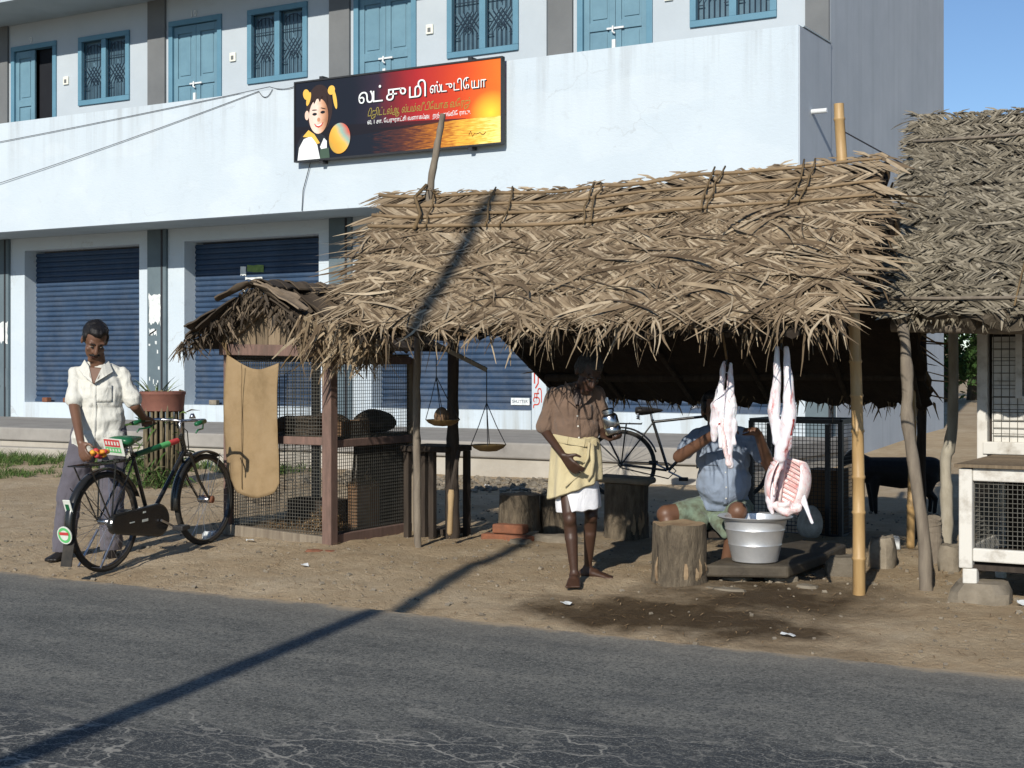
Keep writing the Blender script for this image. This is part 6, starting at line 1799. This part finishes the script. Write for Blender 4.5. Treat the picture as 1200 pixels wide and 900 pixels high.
# shirt: torso, short sleeves
q = MB()
q.capsule(J['sl'] + V3((.03, 0, -.012)), .05, J['sr'] + V3((-.03, 0, -.012)), .05)
q.capsule(J['sl'] + V3((.02, 0, .0)), .047, J['nk'] + V3((-.03, .02, .0)), .04); q.capsule(J['sr'] + V3((-.02, 0, .0)), .047, J['nk'] + V3((.03, .02, .0)), .04)
q.ell((.085, -.05, 1.19), (.178, .13, .19)); q.ell((.08, -.035, 1.0), (.185, .14, .22)); q.ell((.078, -.03, .88), (.195, .15, .13))
q.capsule((-.02, -.02, .84), .10, (.175, -.02, .84), .10)
q.capsule(J['nk'] + V3((0, .02, -.03)), .07, J['ch'], .12)
for a, b in (('sl', 'el'), ('sr', 'er')): q.capsule(J[a], .050, J[a].lerp(J[b], .80), .056); q.capsule(J[a].lerp(J[b], .5), .056, J[a].lerp(J[b], .80), .062)
sh = q.blob('shirt', M['shirt_cream'], man, .007, 2, (.013, 10, (1.2, 1.2, .8), 4.0), True)
def trim(o, zmin=None, cuts=()):
    """open the bottom or the cuffs with planes"""
    bm = bmesh.new(); bm.from_mesh(o.data)
    if zmin is not None: bmesh.ops.bisect_plane(bm, geom=bm.verts[:] + bm.edges[:] + bm.faces[:], plane_co=(0, 0, zmin), plane_no=(0, 0, -1), clear_outer=True)
    for co, no in cuts: bmesh.ops.bisect_plane(bm, geom=bm.verts[:] + bm.edges[:] + bm.faces[:], plane_co=co, plane_no=no, clear_outer=True)
    bm.to_mesh(o.data); bm.free()
    md = o.modifiers.new('s', 'SOLIDIFY'); md.thickness = .005; md.offset = -1
trim(sh, .775)
shirt_detail(sh, man, 'shirt_cream', [(.093, 1.25), (.09, 1.1), (.085, .95), (.08, .80)], (.155, 1.19, .10, .115))
# collar, open neck, placket, pocket
def ribbon(name, pts, w, m, parent, nrm=V3((0, -1, 0)), th=.004):
    q = MB(); pts = [V3(p) for p in pts]
    for i in range(len(pts) - 1): q.bar(pts[i], pts[i + 1] + (pts[i + 1] - pts[i]) * .02, w, th, nrm)
    return q.build(name, m, parent)
q = MB(); q.prism([(.092, -.212, 1.255), (.125, -.198, 1.30), (.14, -.155, 1.37), (.04, -.155, 1.38), (.06, -.198, 1.31)], (0, .03, 0)); q.build('open_neck', M['skin'], man, bevel=.006)
for s, pts in ((-1, [(.085, -.215, 1.265), (.045, -.165, 1.385), (-.005, -.10, 1.43), (-.035, -.135, 1.36), (.01, -.19, 1.315)]), (1, [(.10, -.215, 1.265), (.135, -.165, 1.375), (.165, -.09, 1.42), (.205, -.125, 1.345), (.155, -.185, 1.305)])):
    q = MB(); q.prism(pts, (0, .008, 0)); q.build('collar', M['shirt_cream'], man, bevel=.003)
# trousers and shoes
q = MB()
q.capsule(J['hl'], .108, J['kl'], .085); q.capsule(J['kl'], .085, J['al'] + V3((0, 0, -.01)), .078); q.capsule(J['hr'], .108, J['kr'], .085); q.capsule(J['kr'], .085, J['ar'] + V3((0, 0, -.01)), .078); q.capsule(J['hl'] + V3((.01, 0, .03)), .12, J['hr'] + V3((-.01, 0, .03)), .12)
tr = q.blob('trousers', M['trouser_grey'], man, .008, 2, (.010, 10, (1.3, 1.3, .6), 9.0), True); trim(tr, .06)
for a, d in (('al', V3((-.3, -1, 0))), ('ar', V3((.2, -1, 0)))):
    q = MB(); foot(q, J[a] + V3((0, 0, .0)), d, 1.12, False); q.blob('shoe', M['leather_black'], man, .008, 3)

# ---- old man with the jar
old = thing('person', 'thin old man in brown shirt and yellow lungi holding a steel jar', 'person', (-4.2, 8.04, .012), YAW)
J = dict(pel=V3((-.05, 0, .84)), ch=V3((-.055, .0, 1.08)), nk=V3((-.03, -.03, 1.21)), hd=V3((.025, -.115, 1.305)), sl=V3((-.185, 0, 1.165)), el=V3((-.245, -.01, .945)), wl=V3((-.135, -.215, .80)), sr=V3((.085, .0, 1.17)), er=V3((.135, .05, .945)), wr=V3((.115, -.14, .915)), hl=V3((-.12, 0, .80)), kl=V3((-.09, -.12, .40)), al=V3((-.062, -.14, .06)), hr=V3((.03, 0, .80)), kr=V3((.05, .02, .41)), ar=V3((.035, .14, .06)))
Hm = rotm(R(40), R(8), R(24))
q = MB(); head_skin(q, J['hd'], Hm, .98, True, .94)
q.capsule(J['nk'] + V3((0, .03, -.03)), .048, J['hd'] + V3((-.01, .04, -.05)), .044)
q.capsule(J['pel'], .08, J['ch'] + V3((0, .01, -.03)), .08); q.capsule(J['sl'] + V3((.04, .01, -.015)), .035, J['sr'] + V3((-.04, .01, -.015)), .035)
for a, b, c in (('sl', 'el', 'wl'), ('sr', 'er', 'wr')): q.capsule(J[a] + V3((0, .008, -.01)), .028, J[b], .03); q.capsule(J[b], .031, J[c], .021)
hand(q, J['wl'], V3((.075, -.02, -.085)), V3((.4, .6, .2)), .4, 1.02, 1)
hand(q, J['wr'], V3((.06, -.06, -.02)), V3((.0, -.25, 1)), .75, .95, -1)
for a, b, c, fd in (('hl', 'kl', 'al', V3((-.1, -1, 0))), ('hr', 'kr', 'ar', V3((1, -.5, 0)))):
    q.capsule(J[a], .06, J[b], .043); q.ell(J[b] + V3((0, -.012, 0)), (.042, .046, .05)); q.capsule(J[b], .041, J[b].lerp(J[c], .35) + V3((0, .015, 0)), .042); q.capsule(J[b].lerp(J[c], .35), .04, J[c], .024); foot(q, J[c], fd, .98, True)
body = q.blob('body', M['skin_dark'], old, .0075, 3)
head_extras(body, J['hd'], Hm, .98, 'hair_grey', False, 0, .94, seed=8)
q = MB()
q.capsule(J['sl'] + V3((.02, 0, -.008)), .047, J['sr'] + V3((-.02, 0, -.008)), .047)
q.capsule(J['sl'], .04, J['nk'] + V3((-.02, .02, .0)), .04); q.capsule(J['sr'], .04, J['nk'] + V3((.02, .02, .0)), .04)
q.ell((-.05, -.0, 1.05), (.147, .11, .16)); q.ell((-.052, -.005, .95), (.15, .12, .15)); q.capsule(J['nk'] + V3((-.005, .02, -.03)), .058, J['ch'], .10)
for a, b in (('sl', 'el'), ('sr', 'er')): q.capsule(J[a], .048, J[a].lerp(J[b], .86), .052); q.capsule(J[a].lerp(J[b], .78), .054, J[a].lerp(J[b], .88), .058)
sh = q.blob('shirt', M['shirt_brown'], old, .007, 2, (.011, 12, (1.2, 1.2, .7), 14.0), True); trim(sh, .875)
shirt_detail(sh, old, 'shirt_brown', [(-.043, 1.08), (-.04, .99), (-.032, .885)], (.012, 1.06, .075, .085))
q = MB(); q.prism([(-.07, -.118, 1.105), (-.02, -.122, 1.10), (-.005, -.09, 1.20), (-.07, -.085, 1.205)], (0, .02, 0)); q.build('open_neck', M['skin_dark'], old, bevel=.005)
for pts in ([(-.05, -.135, 1.09), (-.085, -.105, 1.215), (-.115, -.04, 1.25), (-.135, -.085, 1.175), (-.10, -.12, 1.13)], [(-.035, -.135, 1.09), (.0, -.105, 1.20), (.035, -.04, 1.235), (.055, -.085, 1.165), (.015, -.12, 1.12)]):
    q = MB(); q.prism(pts, (0, .007, 0)); q.build('collar', M['shirt_brown'], old, bevel=.003)
def skirt(name, rings, m, parent, amp, folds, seed, th=.006):
    q = MB(); n = 72; vs = []; fs = []
    for j, (c, rx, ry, zs) in enumerate(rings):
        k = j / (len(rings) - 1)
        for i in range(n):
            a = 2 * math.pi * i / n
            w = 1 + amp * k * math.sin(a * folds + seed + k * 1.2) + amp * .6 * noise.noise(V3((math.cos(a) * 2.2, math.sin(a) * 2.2, k * 2 + seed)))
            zz = c[2] + zs * math.cos(a) + .012 * noise.noise(V3((math.cos(a) * 3, math.sin(a) * 3, seed + j)))
            vs.append((c[0] + math.cos(a) * rx * w, c[1] + math.sin(a) * ry * w, zz))
    for j in range(len(rings) - 1):
        for i in range(n): fs.append((j * n + i, j * n + (i + 1) % n, (j + 1) * n + (i + 1) % n, (j + 1) * n + i))
    q.add(vs, fs); o = q.build(name, m, parent, smooth=True); md = o.modifiers.new('s', 'SOLIDIFY'); md.thickness = th; sb = o.modifiers.new('b', 'SUBSURF'); sb.levels = 1; sb.render_levels = 1; return o
skirt('lungi', [((-.05, 0, .93), .125, .105, .0), ((-.05, -.005, .88), .15, .125, .0), ((-.05, -.01, .78), .16, .135, .02), ((-.052, -.015, .68), .165, .14, .045), ((-.055, -.015, .57), .168, .145, .065)], M['lungi_yellow'], old, .075, 9, 2.0)
ribbon('waist_fold', [(-.19, -.07, .90), (-.10, -.128, .885), (0, -.135, .87), (.07, -.10, .875)], .045, M['lungi_yellow'], old, th=.02)
for k, pts in enumerate(([(.03, -.15, .87), (.02, -.165, .78), (-.03, -.175, .68), (-.12, -.165, .6)], [(.045, -.14, .86), (.05, -.165, .76), (.04, -.172, .68), (.02, -.17, .64)])):
    q = MB(); q.tube([V3(p_) + V3((0, .012, 0)) for p_ in pts], [.016, .014, .011, .005], 8, flat=.6); q.build('cloth_fold', M['lungi_yellow'], old, smooth=True)
skirt('dhoti', [((-.05, 0, .70), .13, .115, .0), ((-.045, -.01, .60), .14, .125, .0), ((-.035, -.015, .51), .142, .132, .01), ((-.03, -.018, .445), .138, .135, .015)], M['dhoti_white'], old, .07, 6, 5.0)
# steel jar in his hand
c, s = math.cos(YAW), math.sin(YAW)
def to_world(root, p): return (root.location.x + p[0] * c - p[1] * s, root.location.y + p[0] * s + p[1] * c, root.location.z + p[2])
q = MB(); q.lathe([(.0, 0), (.046, 0), (.05, .006), (.05, .04), (.048, .043), (.05, .046), (.05, .105), (.042, .12), (.034, .125), (.034, .132), (.039, .135), (.039, .15), (.03, .158), (.0, .16)], n=28)
jar = thing('steel_jar', 'small steel jar with a lid held in the old man’s hand', 'jar', to_world(old, (.175, -.215, .93)))
jar.rotation_euler = (R(6), R(-14), 0)
q.build('jar_body', M['steel'], jar, smooth=True, auto=R(40))

# ---- butcher seated behind the carcass
bt = thing('person', 'seated butcher in a pale blue shirt and green lungi reaching up to the carcass', 'person', (-3.62, 8.89, .0), YAW)
J = dict(pel=V3((.0, .02, .42)), ch=V3((-.01, -.11, .78)), nk=V3((-.02, -.15, .95)), hd=V3((-.075, -.20, 1.07)), sl=V3((-.175, -.14, .90)), el=V3((-.315, -.28, .78)), wl=V3((-.10, -.52, .95)), sr=V3((.17, -.11, .885)), er=V3((.26, -.28, .72)), wr=V3((.15, -.52, .93)), hl=V3((-.1, .0, .40)), kl=V3((-.385, -.16, .40)), al=V3((-.33, -.28, .075)), hr=V3((.1, 0, .40)), kr=V3((.06, -.27, .43)), ar=V3((-.01, -.20, .075)))
Hm = rotm(R(-4), R(0), R(6))
q = MB(); head_skin(q, J['hd'], Hm, 1.02)
q.capsule(J['nk'] + V3((0, .02, -.03)), .055, J['hd'] + V3((0, .03, -.05)), .05); q.capsule(J['pel'], .10, J['ch'] + V3((0, .02, -.03)), .09); q.capsule(J['sl'] + V3((.05, .01, -.02)), .045, J['sr'] + V3((-.05, .01, -.02)), .045)
for a, b, c2 in (('sl', 'el', 'wl'), ('sr', 'er', 'wr')): q.capsule(J[a] + V3((0, .01, -.012)), .034, J[b], .04); q.capsule(J[b], .041, J[c2], .028)
hand(q, J['wl'], V3((.085, -.07, .035)), V3((.3, -.6, -.1)), .6, 1.0, 1); hand(q, J['wr'], V3((-.06, -.08, .05)), V3((-.4, -.6, -.1)), .6, 1.0, -1)
for a, b, c2, fd in (('hl', 'kl', 'al', V3((-.4, -1, 0))), ('hr', 'kr', 'ar', V3((-.1, -1, 0)))): q.capsule(J[a], .085, J[b], .062); q.ell(J[b], (.06, .062, .062)); q.capsule(J[b], .056, J[c2], .034); foot(q, J[c2], fd, 1.0, True)
body = q.blob('body', M['skin'], bt, .0075, 3)
head_extras(body, J['hd'], Hm, 1.02, 'hair_black', True, 0, seed=12)
q = MB()
q.capsule(J['sl'] + V3((.03, 0, -.01)), .056, J['sr'] + V3((-.03, 0, -.01)), .056); q.capsule(J['sl'], .05, J['nk'] + V3((-.02, .02, 0)), .045); q.capsule(J['sr'], .05, J['nk'] + V3((.02, .02, 0)), .045); q.ell((-.01, -.11, .76), (.175, .135, .18)); q.ell((-.005, -.095, .61), (.18, .16, .18)); q.ell((0, -.04, .47), (.17, .14, .10)); q.capsule(J['nk'] + V3((0, .02, -.03)), .066, J['ch'], .11)
for a, b in (('sl', 'el'), ('sr', 'er')): q.capsule(J[a], .056, J[a].lerp(J[b], .62), .060)
sh = q.blob('shirt', M['shirt_blue'], bt, .007, 2, (.012, 10, (1.2, 1.2, .7), 24.0), True); trim(sh, .42)
shirt_detail(sh, bt, 'shirt_blue', [(-.02, .86), (-.015, .7), (-.01, .56), (-.008, .46)], (-.10, .76, .075, .08))
q = MB(); q.capsule(J['hl'], .115, J['hl'].lerp(J['kl'], .60), .092); q.capsule(J['hr'], .115, J['hr'].lerp(J['kr'], .58), .09); q.ell((0, .02, .42), (.2, .17, .12)); q.capsule((-.05, -.14, .36), .06, (-.02, -.26, .28), .03); q.capsule((-.16, -.16, .36), .05, (-.17, -.25, .26), .025)
q.blob('lungi', M['lungi_green'], bt, .009, 3, (.012, 9, (1, 1, 1), 31.0))
st = thing('wooden_stool', 'low dark wooden stool under the seated butcher', 'stool', (-3.62, 8.89, 0), YAW)
q = MB(); q.lohi((-.2, -.14, .245), (.2, .18, .285)); q.build('seat', M['wood_dark'], st, bevel=.006)
for x in (-.17, .13):
    for y in (-.11, .12):
        q = MB(); q.lohi((x, y, .0), (x + .04, y + .04, .244)); q.build('leg', M['wood_dark'], st)

# ------------------------------------------------------------------ hanging carcasses
def carcass_rope(root, p, top, hookz):
    q = MB(); q.tube([p, top], .008, 6); q.build('rope', M['rope'], root, smooth=True)
    q = MB(); q.tube([p + V3((0, 0, .06)), p + V3((0, 0, .0)), p + V3((.0, -.012, -.03)), p + V3((.012, -.0, -.045)), p + V3((.022, .0, -.025))], .006, 6); q.build('hook', M['iron_dark'], root, smooth=True)
ca = thing('goat_carcass', 'smaller skinned carcass hanging before the butcher’s face', 'carcass', (-3.205, 7.93, .118))
ca.scale = (.86, .86, .896)
q = MB()
q.capsule((-.015, 0, 1.40), .016, (-.035, 0, 1.25), .024); q.capsule((-.035, 0, 1.25), .024, (-.055, 0, 1.12), .05); q.capsule((.03, 0, 1.39), .017, (.03, 0, 1.25), .025); q.capsule((.03, 0, 1.25), .025, (.02, 0, 1.10), .05)
q.capsule((-.055, .0, 1.12), .05, (-.065, .01, 1.0), .05); q.capsule((.02, 0, 1.1), .05, (.015, 0, .97), .042)
q.capsule((-.075, .0, 1.0), .04, (-.09, .0, .90), .018); q.capsule((.015, 0, .97), .035, (.025, -.01, .82), .028); q.capsule((.025, -.01, .82), .028, (.03, -.01, .735), .022); q.capsule((.05, 0, 1.02), .025, (.065, 0, .88), .012)
q.capsule((-.02, -.03, .98), .03, (-.02, -.035, .86), .016)
cb = q.blob('flank', M['fat'], ca, .006, 3, (.010, 20, (1, 1, .6), 3.0))
q = MB(); q.capsule((-.03, -.040, 1.0), .012, (.02, -.034, .86), .006)
q.blob('cut_meat', M['meat_red'], cb, .005, 2, (.006, 30, (1, 1, 1), 2.0))
q = MB(); q.capsule((-.01, -.042, 1.03), .014, (.0, -.045, .9), .016); q.capsule((.0, -.045, .9), .02, (.018, -.04, .80), .016); q.capsule((.018, -.035, .82), .016, (.03, -.025, .745), .022); q.blob('fat_fold', M['flesh'], cb, .005, 2, (.006, 30, (1, 1, 1), 7.0))
carcass_rope(ca, V3((.005, 0, 1.425)), V3((.0, -.13, 1.74)), 1.44)

cb_ = thing('goat_carcass', 'larger carcass hung by its hind legs with an open ribcage', 'carcass', (-2.805, 7.76, .117))
cb_.scale = (.88, .88, .91)
q = MB()
q.capsule((-.028, 0, 1.47), .016, (-.032, 0, 1.28), .026); q.capsule((-.032, 0, 1.28), .026, (-.05, 0, 1.08), .042); q.capsule((.03, 0, 1.47), .016, (.045, 0, 1.28), .03); q.capsule((.045, 0, 1.28), .03, (.05, 0, 1.08), .044)
q.capsule((-.05, 0, 1.08), .04, (-.04, .0, .9), .026); q.capsule((.05, 0, 1.08), .044, (.02, .0, .88), .048); q.capsule((.02, 0, .9), .048, (-.01, .0, .80), .04); q.capsule((-.01, .0, .8), .03, (-.01, .02, .74), .022)
hind = q.blob('hindquarters', M['fat'], cb_, .006, 3, (.008, 16, (1, 1, .5), 11.0))
q = MB(); q.capsule((.078, -.012, 1.03), .014, (.066, -.017, .94), .009); q.blob('cut_meat', M['meat_red'], hind, .005, 2, (.005, 30, (1, 1, 1), 4.0))
# rib basket: spine, curved ribs, thin side wall behind
rc = bpy.data.objects.new('ribcage', None); col.objects.link(rc); rc.parent = cb_
rc.scale = (1.18, 1.1, 1.12); rc.location = (.03, .0, .635); rc.rotation_euler = (0, R(12), R(8))
q = MB(); vs = []; fs = []; nu, nv = 16, 18
for side in (0, 1):
    for i in range(nu + 1):
        z = .135 - .27 * i / nu; prof = math.sqrt(max(0, 1 - (abs(z) / .165) ** 2.2)); rx = .112 * prof + .012; ry = .10 * prof + .01
        for j in range(nv + 1):
            a = R(-52) + R(284) * j / nv; e = 1 - .045 * side
            vs.append((math.cos(a) * rx * e, math.sin(a) * ry * e + .045, z))
W = nv + 1; off = (nu + 1) * W
for i in range(nu):
    for j in range(nv):
        k = i * W + j; fs.append((k, k + 1, k + W + 1, k + W)); fs.append((off + k, off + k + W, off + k + W + 1, off + k + 1))
for j in range(nv): fs.append((j, off + j, off + j + 1, j + 1)); k = nu * W + j; fs.append((k, k + 1, off + k + 1, off + k))
for i in range(nu): k = i * W; fs.append((k, k + W, off + k + W, off + k)); k += nv; fs.append((k, off + k, off + k + W, k + W))
q.add(vs, fs); q.build('chest_wall', M['flesh'], rc, smooth=True)
for i in range(10):
    z = .115 - .026 * i; prof = math.sqrt(max(0, 1 - (abs(z) / .165) ** 2.2)); rx = (.112 * prof + .012) * .92; ry = (.10 * prof + .01) * .92
    pts = [(math.cos(a) * rx, math.sin(a) * ry + .045, z - .03 * math.cos(a)) for a in [R(-45) + R(270) * t / 14 for t in range(15)]]
    q = MB(); q.tube(pts, .0062, 6, flat=.8); q.build('rib', M['rib_bone'], rc, smooth=True)
q = MB(); q.tube([(-.05, .12, .17), (-.055, .13, .05), (-.05, .125, -.05), (-.04, .1, -.13)], [.014, .016, .016, .018], 8); q.build('spine', M['flesh'], rc, smooth=True)
q = MB(); q.capsule((-.01, .015, .76), .018, (-.035, -.03, .64), .012); q.capsule((-.035, -.03, .64), .012, (-.04, -.035, .57), .01); q.blob('belly_strip', M['flesh'], cb_, .005, 2, (.005, 30, (1, 1, 1), 8.0))
q = MB(); q.capsule((-.06, -.0, .62), .03, (-.072, -.01, .53), .03); q.capsule((-.072, -.01, .53), .028, (-.055, -.02, .455), .014); q.blob('foreleg', M['fat'], cb_, .006, 3, (.006, 20, (1, 1, .6), 15.0))
q = MB(); q.capsule((.12, .03, .60), .026, (.145, .02, .52), .02); q.capsule((.145, .02, .52), .019, (.20, .0, .41), .011); q.blob('foreleg', M['fat'], cb_, .006, 3, (.006, 20, (1, 1, .6), 16.0))
q = MB(); q.capsule((-.03, .0, .50), .035, (.03, -.01, .475), .04); q.capsule((.03, -.01, .475), .035, (.10, .0, .50), .03); q.capsule((.0, -.03, .51), .02, (.06, -.04, .52), .02); q.blob('neck_end', M['flesh'], cb_, .006, 2, (.010, 22, (1, 1, 1), 17.0))
carcass_rope(cb_, V3((.0, 0, 1.50)), V3((.0, .02, 1.71)), 1.5)

# ------------------------------------------------------------------ dark goat in the shade
go = thing('goat', 'dark goat standing in the shade behind the stall posts', 'goat', (-3.48, 12.65, .075), YAW)
q = MB()
q.capsule((-.27, 0, .37), .12, (.0, 0, .35), .14); q.capsule((.0, 0, .35), .14, (.25, 0, .37), .125)
q.capsule((-.30, 0, .42), .075, (-.42, -.02, .50), .055); q.capsule((-.42, -.02, .50), .06, (-.52, -.04, .44), .035); q.capsule((-.41, -.05, .53), .018, (-.40, -.12, .50), .012); q.capsule((-.41, .03, .53), .018, (-.40, .1, .50), .012)
for x in (-.25, .24):
    for y in (-.07, .07):
        if x > 0: q.capsule((x, y, .32), .07, (x - .03, y, .2), .04); q.capsule((x - .03, y, .2), .035, (x + .04, y, .13), .024); q.capsule((x + .04, y, .13), .022, (x + .03, y, .015), .02)
        else: q.capsule((x, y, .3), .055, (x, y, .16), .03); q.capsule((x, y, .16), .028, (x + .01, y, .015), .02)
q.capsule((.36, 0, .42), .02, (.42, 0, .34), .012)
q.blob('body', M['goat_black'], go, .012, 3)

# ------------------------------------------------------------------ utility pole whose shadow crosses the road
up = thing('utility_pole', 'concrete utility pole leaning on the near side of the road', 'pole', (-2.74, -2.0, 0))
q = MB(); q.tube([(.018, 0, -.3), (-.06 * 8.45, 0, 8.45)], [.078, .06], 14); q.build('shaft', M['concrete_pole'], up, smooth=True, auto=R(40))
q = MB(); q.lohi((-.49 - .04, -.2, 8.1), (-.49 + .04, -.085, 8.25)); q.build('insulator_bracket', M['iron_dark'], up)

# ------------------------------------------------------------------ trees beyond the lane
def tree(label, p, h, rx, seed):
    t = thing('tree', label, 'tree', p); random.seed(seed)
    q = MB(); q.tube([(0, 0, -.2), (.1, 0, h * .3), (.05, .1, h * .6)], [.22, .16, .08], 9)
    for k in range(7):
        a = k * .9; q.tube([(.05, .05, h * (.28 + .04 * k)), (math.cos(a) * rx * .6, math.sin(a) * rx * .6, h * (.5 + .06 * k))], [.07, .02], 6)
    q.build('trunk', M['bark'], t, smooth=True)
    q = MB(); cl = [(random.uniform(-rx, rx) * .8, random.uniform(-rx, rx) * .8, h * random.uniform(.28, .95), random.uniform(.35, .75) * rx * .6) for k in range(26)]
    for (x, y, z, r) in cl:
        for i in range(170):
            d = V3((random.gauss(0, 1), random.gauss(0, 1), random.gauss(0, .8))).normalized() * (r * random.uniform(.5, 1.05)); c0 = V3((x, y, z)) + d; e = V3((random.uniform(-1, 1), random.uniform(-1, 1), random.uniform(-1, .3))).normalized()
            q.cur = random.random(); L = random.uniform(.10, .2); q.strip([c0, c0 + e * L * .5, c0 + e * L], e.cross(V3((.3, .5, .8))).normalized(), [.02, .09, .01])
    q.build('crown', M['foliage'], t, kind='stuff')
tree('low dense green tree beyond the lane behind the hut', (-8.7, 38.5, .5), 5.2, 2.1, 81)
tree('round dark shrub beyond the lane behind the hut', (-9.0, 36.5, .4), 2.6, 1.5, 83)
tree('taller green tree beyond the lane behind the hut', (-6.0, 44.0, .5), 6.5, 2.6, 82)

# ------------------------------------------------------------------ litter and grit on the dirt
mb = MB(); random.seed(91)
for i in range(2600):
    x = random.uniform(-11, -.8); y = 6.75 + (random.random() ** 1.3) * 6; s = random.choice((.006, .008, .01, .012, .018)) * random.uniform(.6, 1.3)
    if -4.5 < x < -2.0 and 6.9 < y < 8.2 and random.random() < .85: continue
    mb.cur = random.random(); mb.box((x, y, gz(x, y) + s * .2), (s * 1.3, s, s * .8), Matrix.Rotation(random.uniform(0, 3), 3, 'Z') @ Matrix.Rotation(.5, 3, 'X'))
for i in range(900):      # rubble at the foot of the pavement
    x = random.uniform(-10.5, -6.6); y = random.uniform(12.6, 14.1); s = random.uniform(.01, .045)
    mb.cur = random.random(); mb.box((x, y, gz(x, y) + s * .3), (s * 1.3, s, s * .9), Matrix.Rotation(random.uniform(0, 3), 3, 'Z') @ Matrix.Rotation(.5, 3, 'X'))
o = mb.build('pebbles', M['stone'], kind='stuff'); tag(o, 'loose grit and pebbles scattered over the dirt verge', 'pebbles')
mb = MB()
for i in range(1700):
    x = random.uniform(-9.5, -.8); y = random.uniform(6.8, 10.5); a = random.uniform(0, 3.1); L = random.uniform(.02, .10); d = V3((math.cos(a), math.sin(a), 0)); z = gz(x, y) + .008
    mb.cur = random.random(); mb.strip([V3((x, y, z)) - d * L / 2, V3((x, y, z + .006)), V3((x, y, z)) + d * L / 2], V3((-d.y, d.x, 0)), [.002, .006, .002])
o = mb.build('straw_litter', M['straw'], kind='stuff'); tag(o, 'dry straw bits strewn over the dirt', 'straw')
for k, (x, y, l) in enumerate(((-3.95, 7.35, 'crumpled white scrap on the wet ground'), (-6.15, 7.72, 'white paper scrap before the cage'), (-1.62, 8.32, 'crumpled white plastic under the coop'), (-1.45, 8.2, 'torn pale wrapper under the coop'), (-7.15, 8.32, 'pale flat scrap lying below the cage rail'), (-9.6, 9.7, 'white paper scrap on the dirt behind the bicycle wheel'), (-2.55, 7.15, 'small white scrap on the dirt before the bamboo post'), (-8.05, 13.2, 'white scrap among the rubble by the pavement'), (-8.8, 13.1, 'pale plastic scrap among the rubble by the pavement'))):
    q = MB(); n = 9; vs = [(0, 0, .012)]; 
    for i in range(n): a = 2 * math.pi * i / n; r = random.uniform(.025, .05); vs.append((math.cos(a) * r, math.sin(a) * r * .7, random.uniform(.0, .025)))
    q.add(vs, [(0, 1 + i, 1 + (i + 1) % n) for i in range(n)]); o = q.build('litter_scrap', M['litter_white']); o.location = (x, y, gz(x, y) + .006); md = o.modifiers.new('s', 'SOLIDIFY'); md.thickness = .002; tag(o, l, 'litter')
rock('brick_bat', 'orange brick bat lying on the dirt before the cage post', (-6.46, 8.22, -.0), (.13, .09, .045), 'brick', seed=41, cat='brick')
rock('brick_bat', 'paler brick bat touching the orange one before the cage', (-6.36, 8.27, -.0), (.10, .08, .04), 'brick', seed=42, cat='brick')
rock('stone', 'whitish stone wedged at the cage corner by the front wheel', (-7.62, 8.42, .0), (.11, .09, .09), 'litter_white', seed=43)

bpy.data.scenes.remove(TMP)
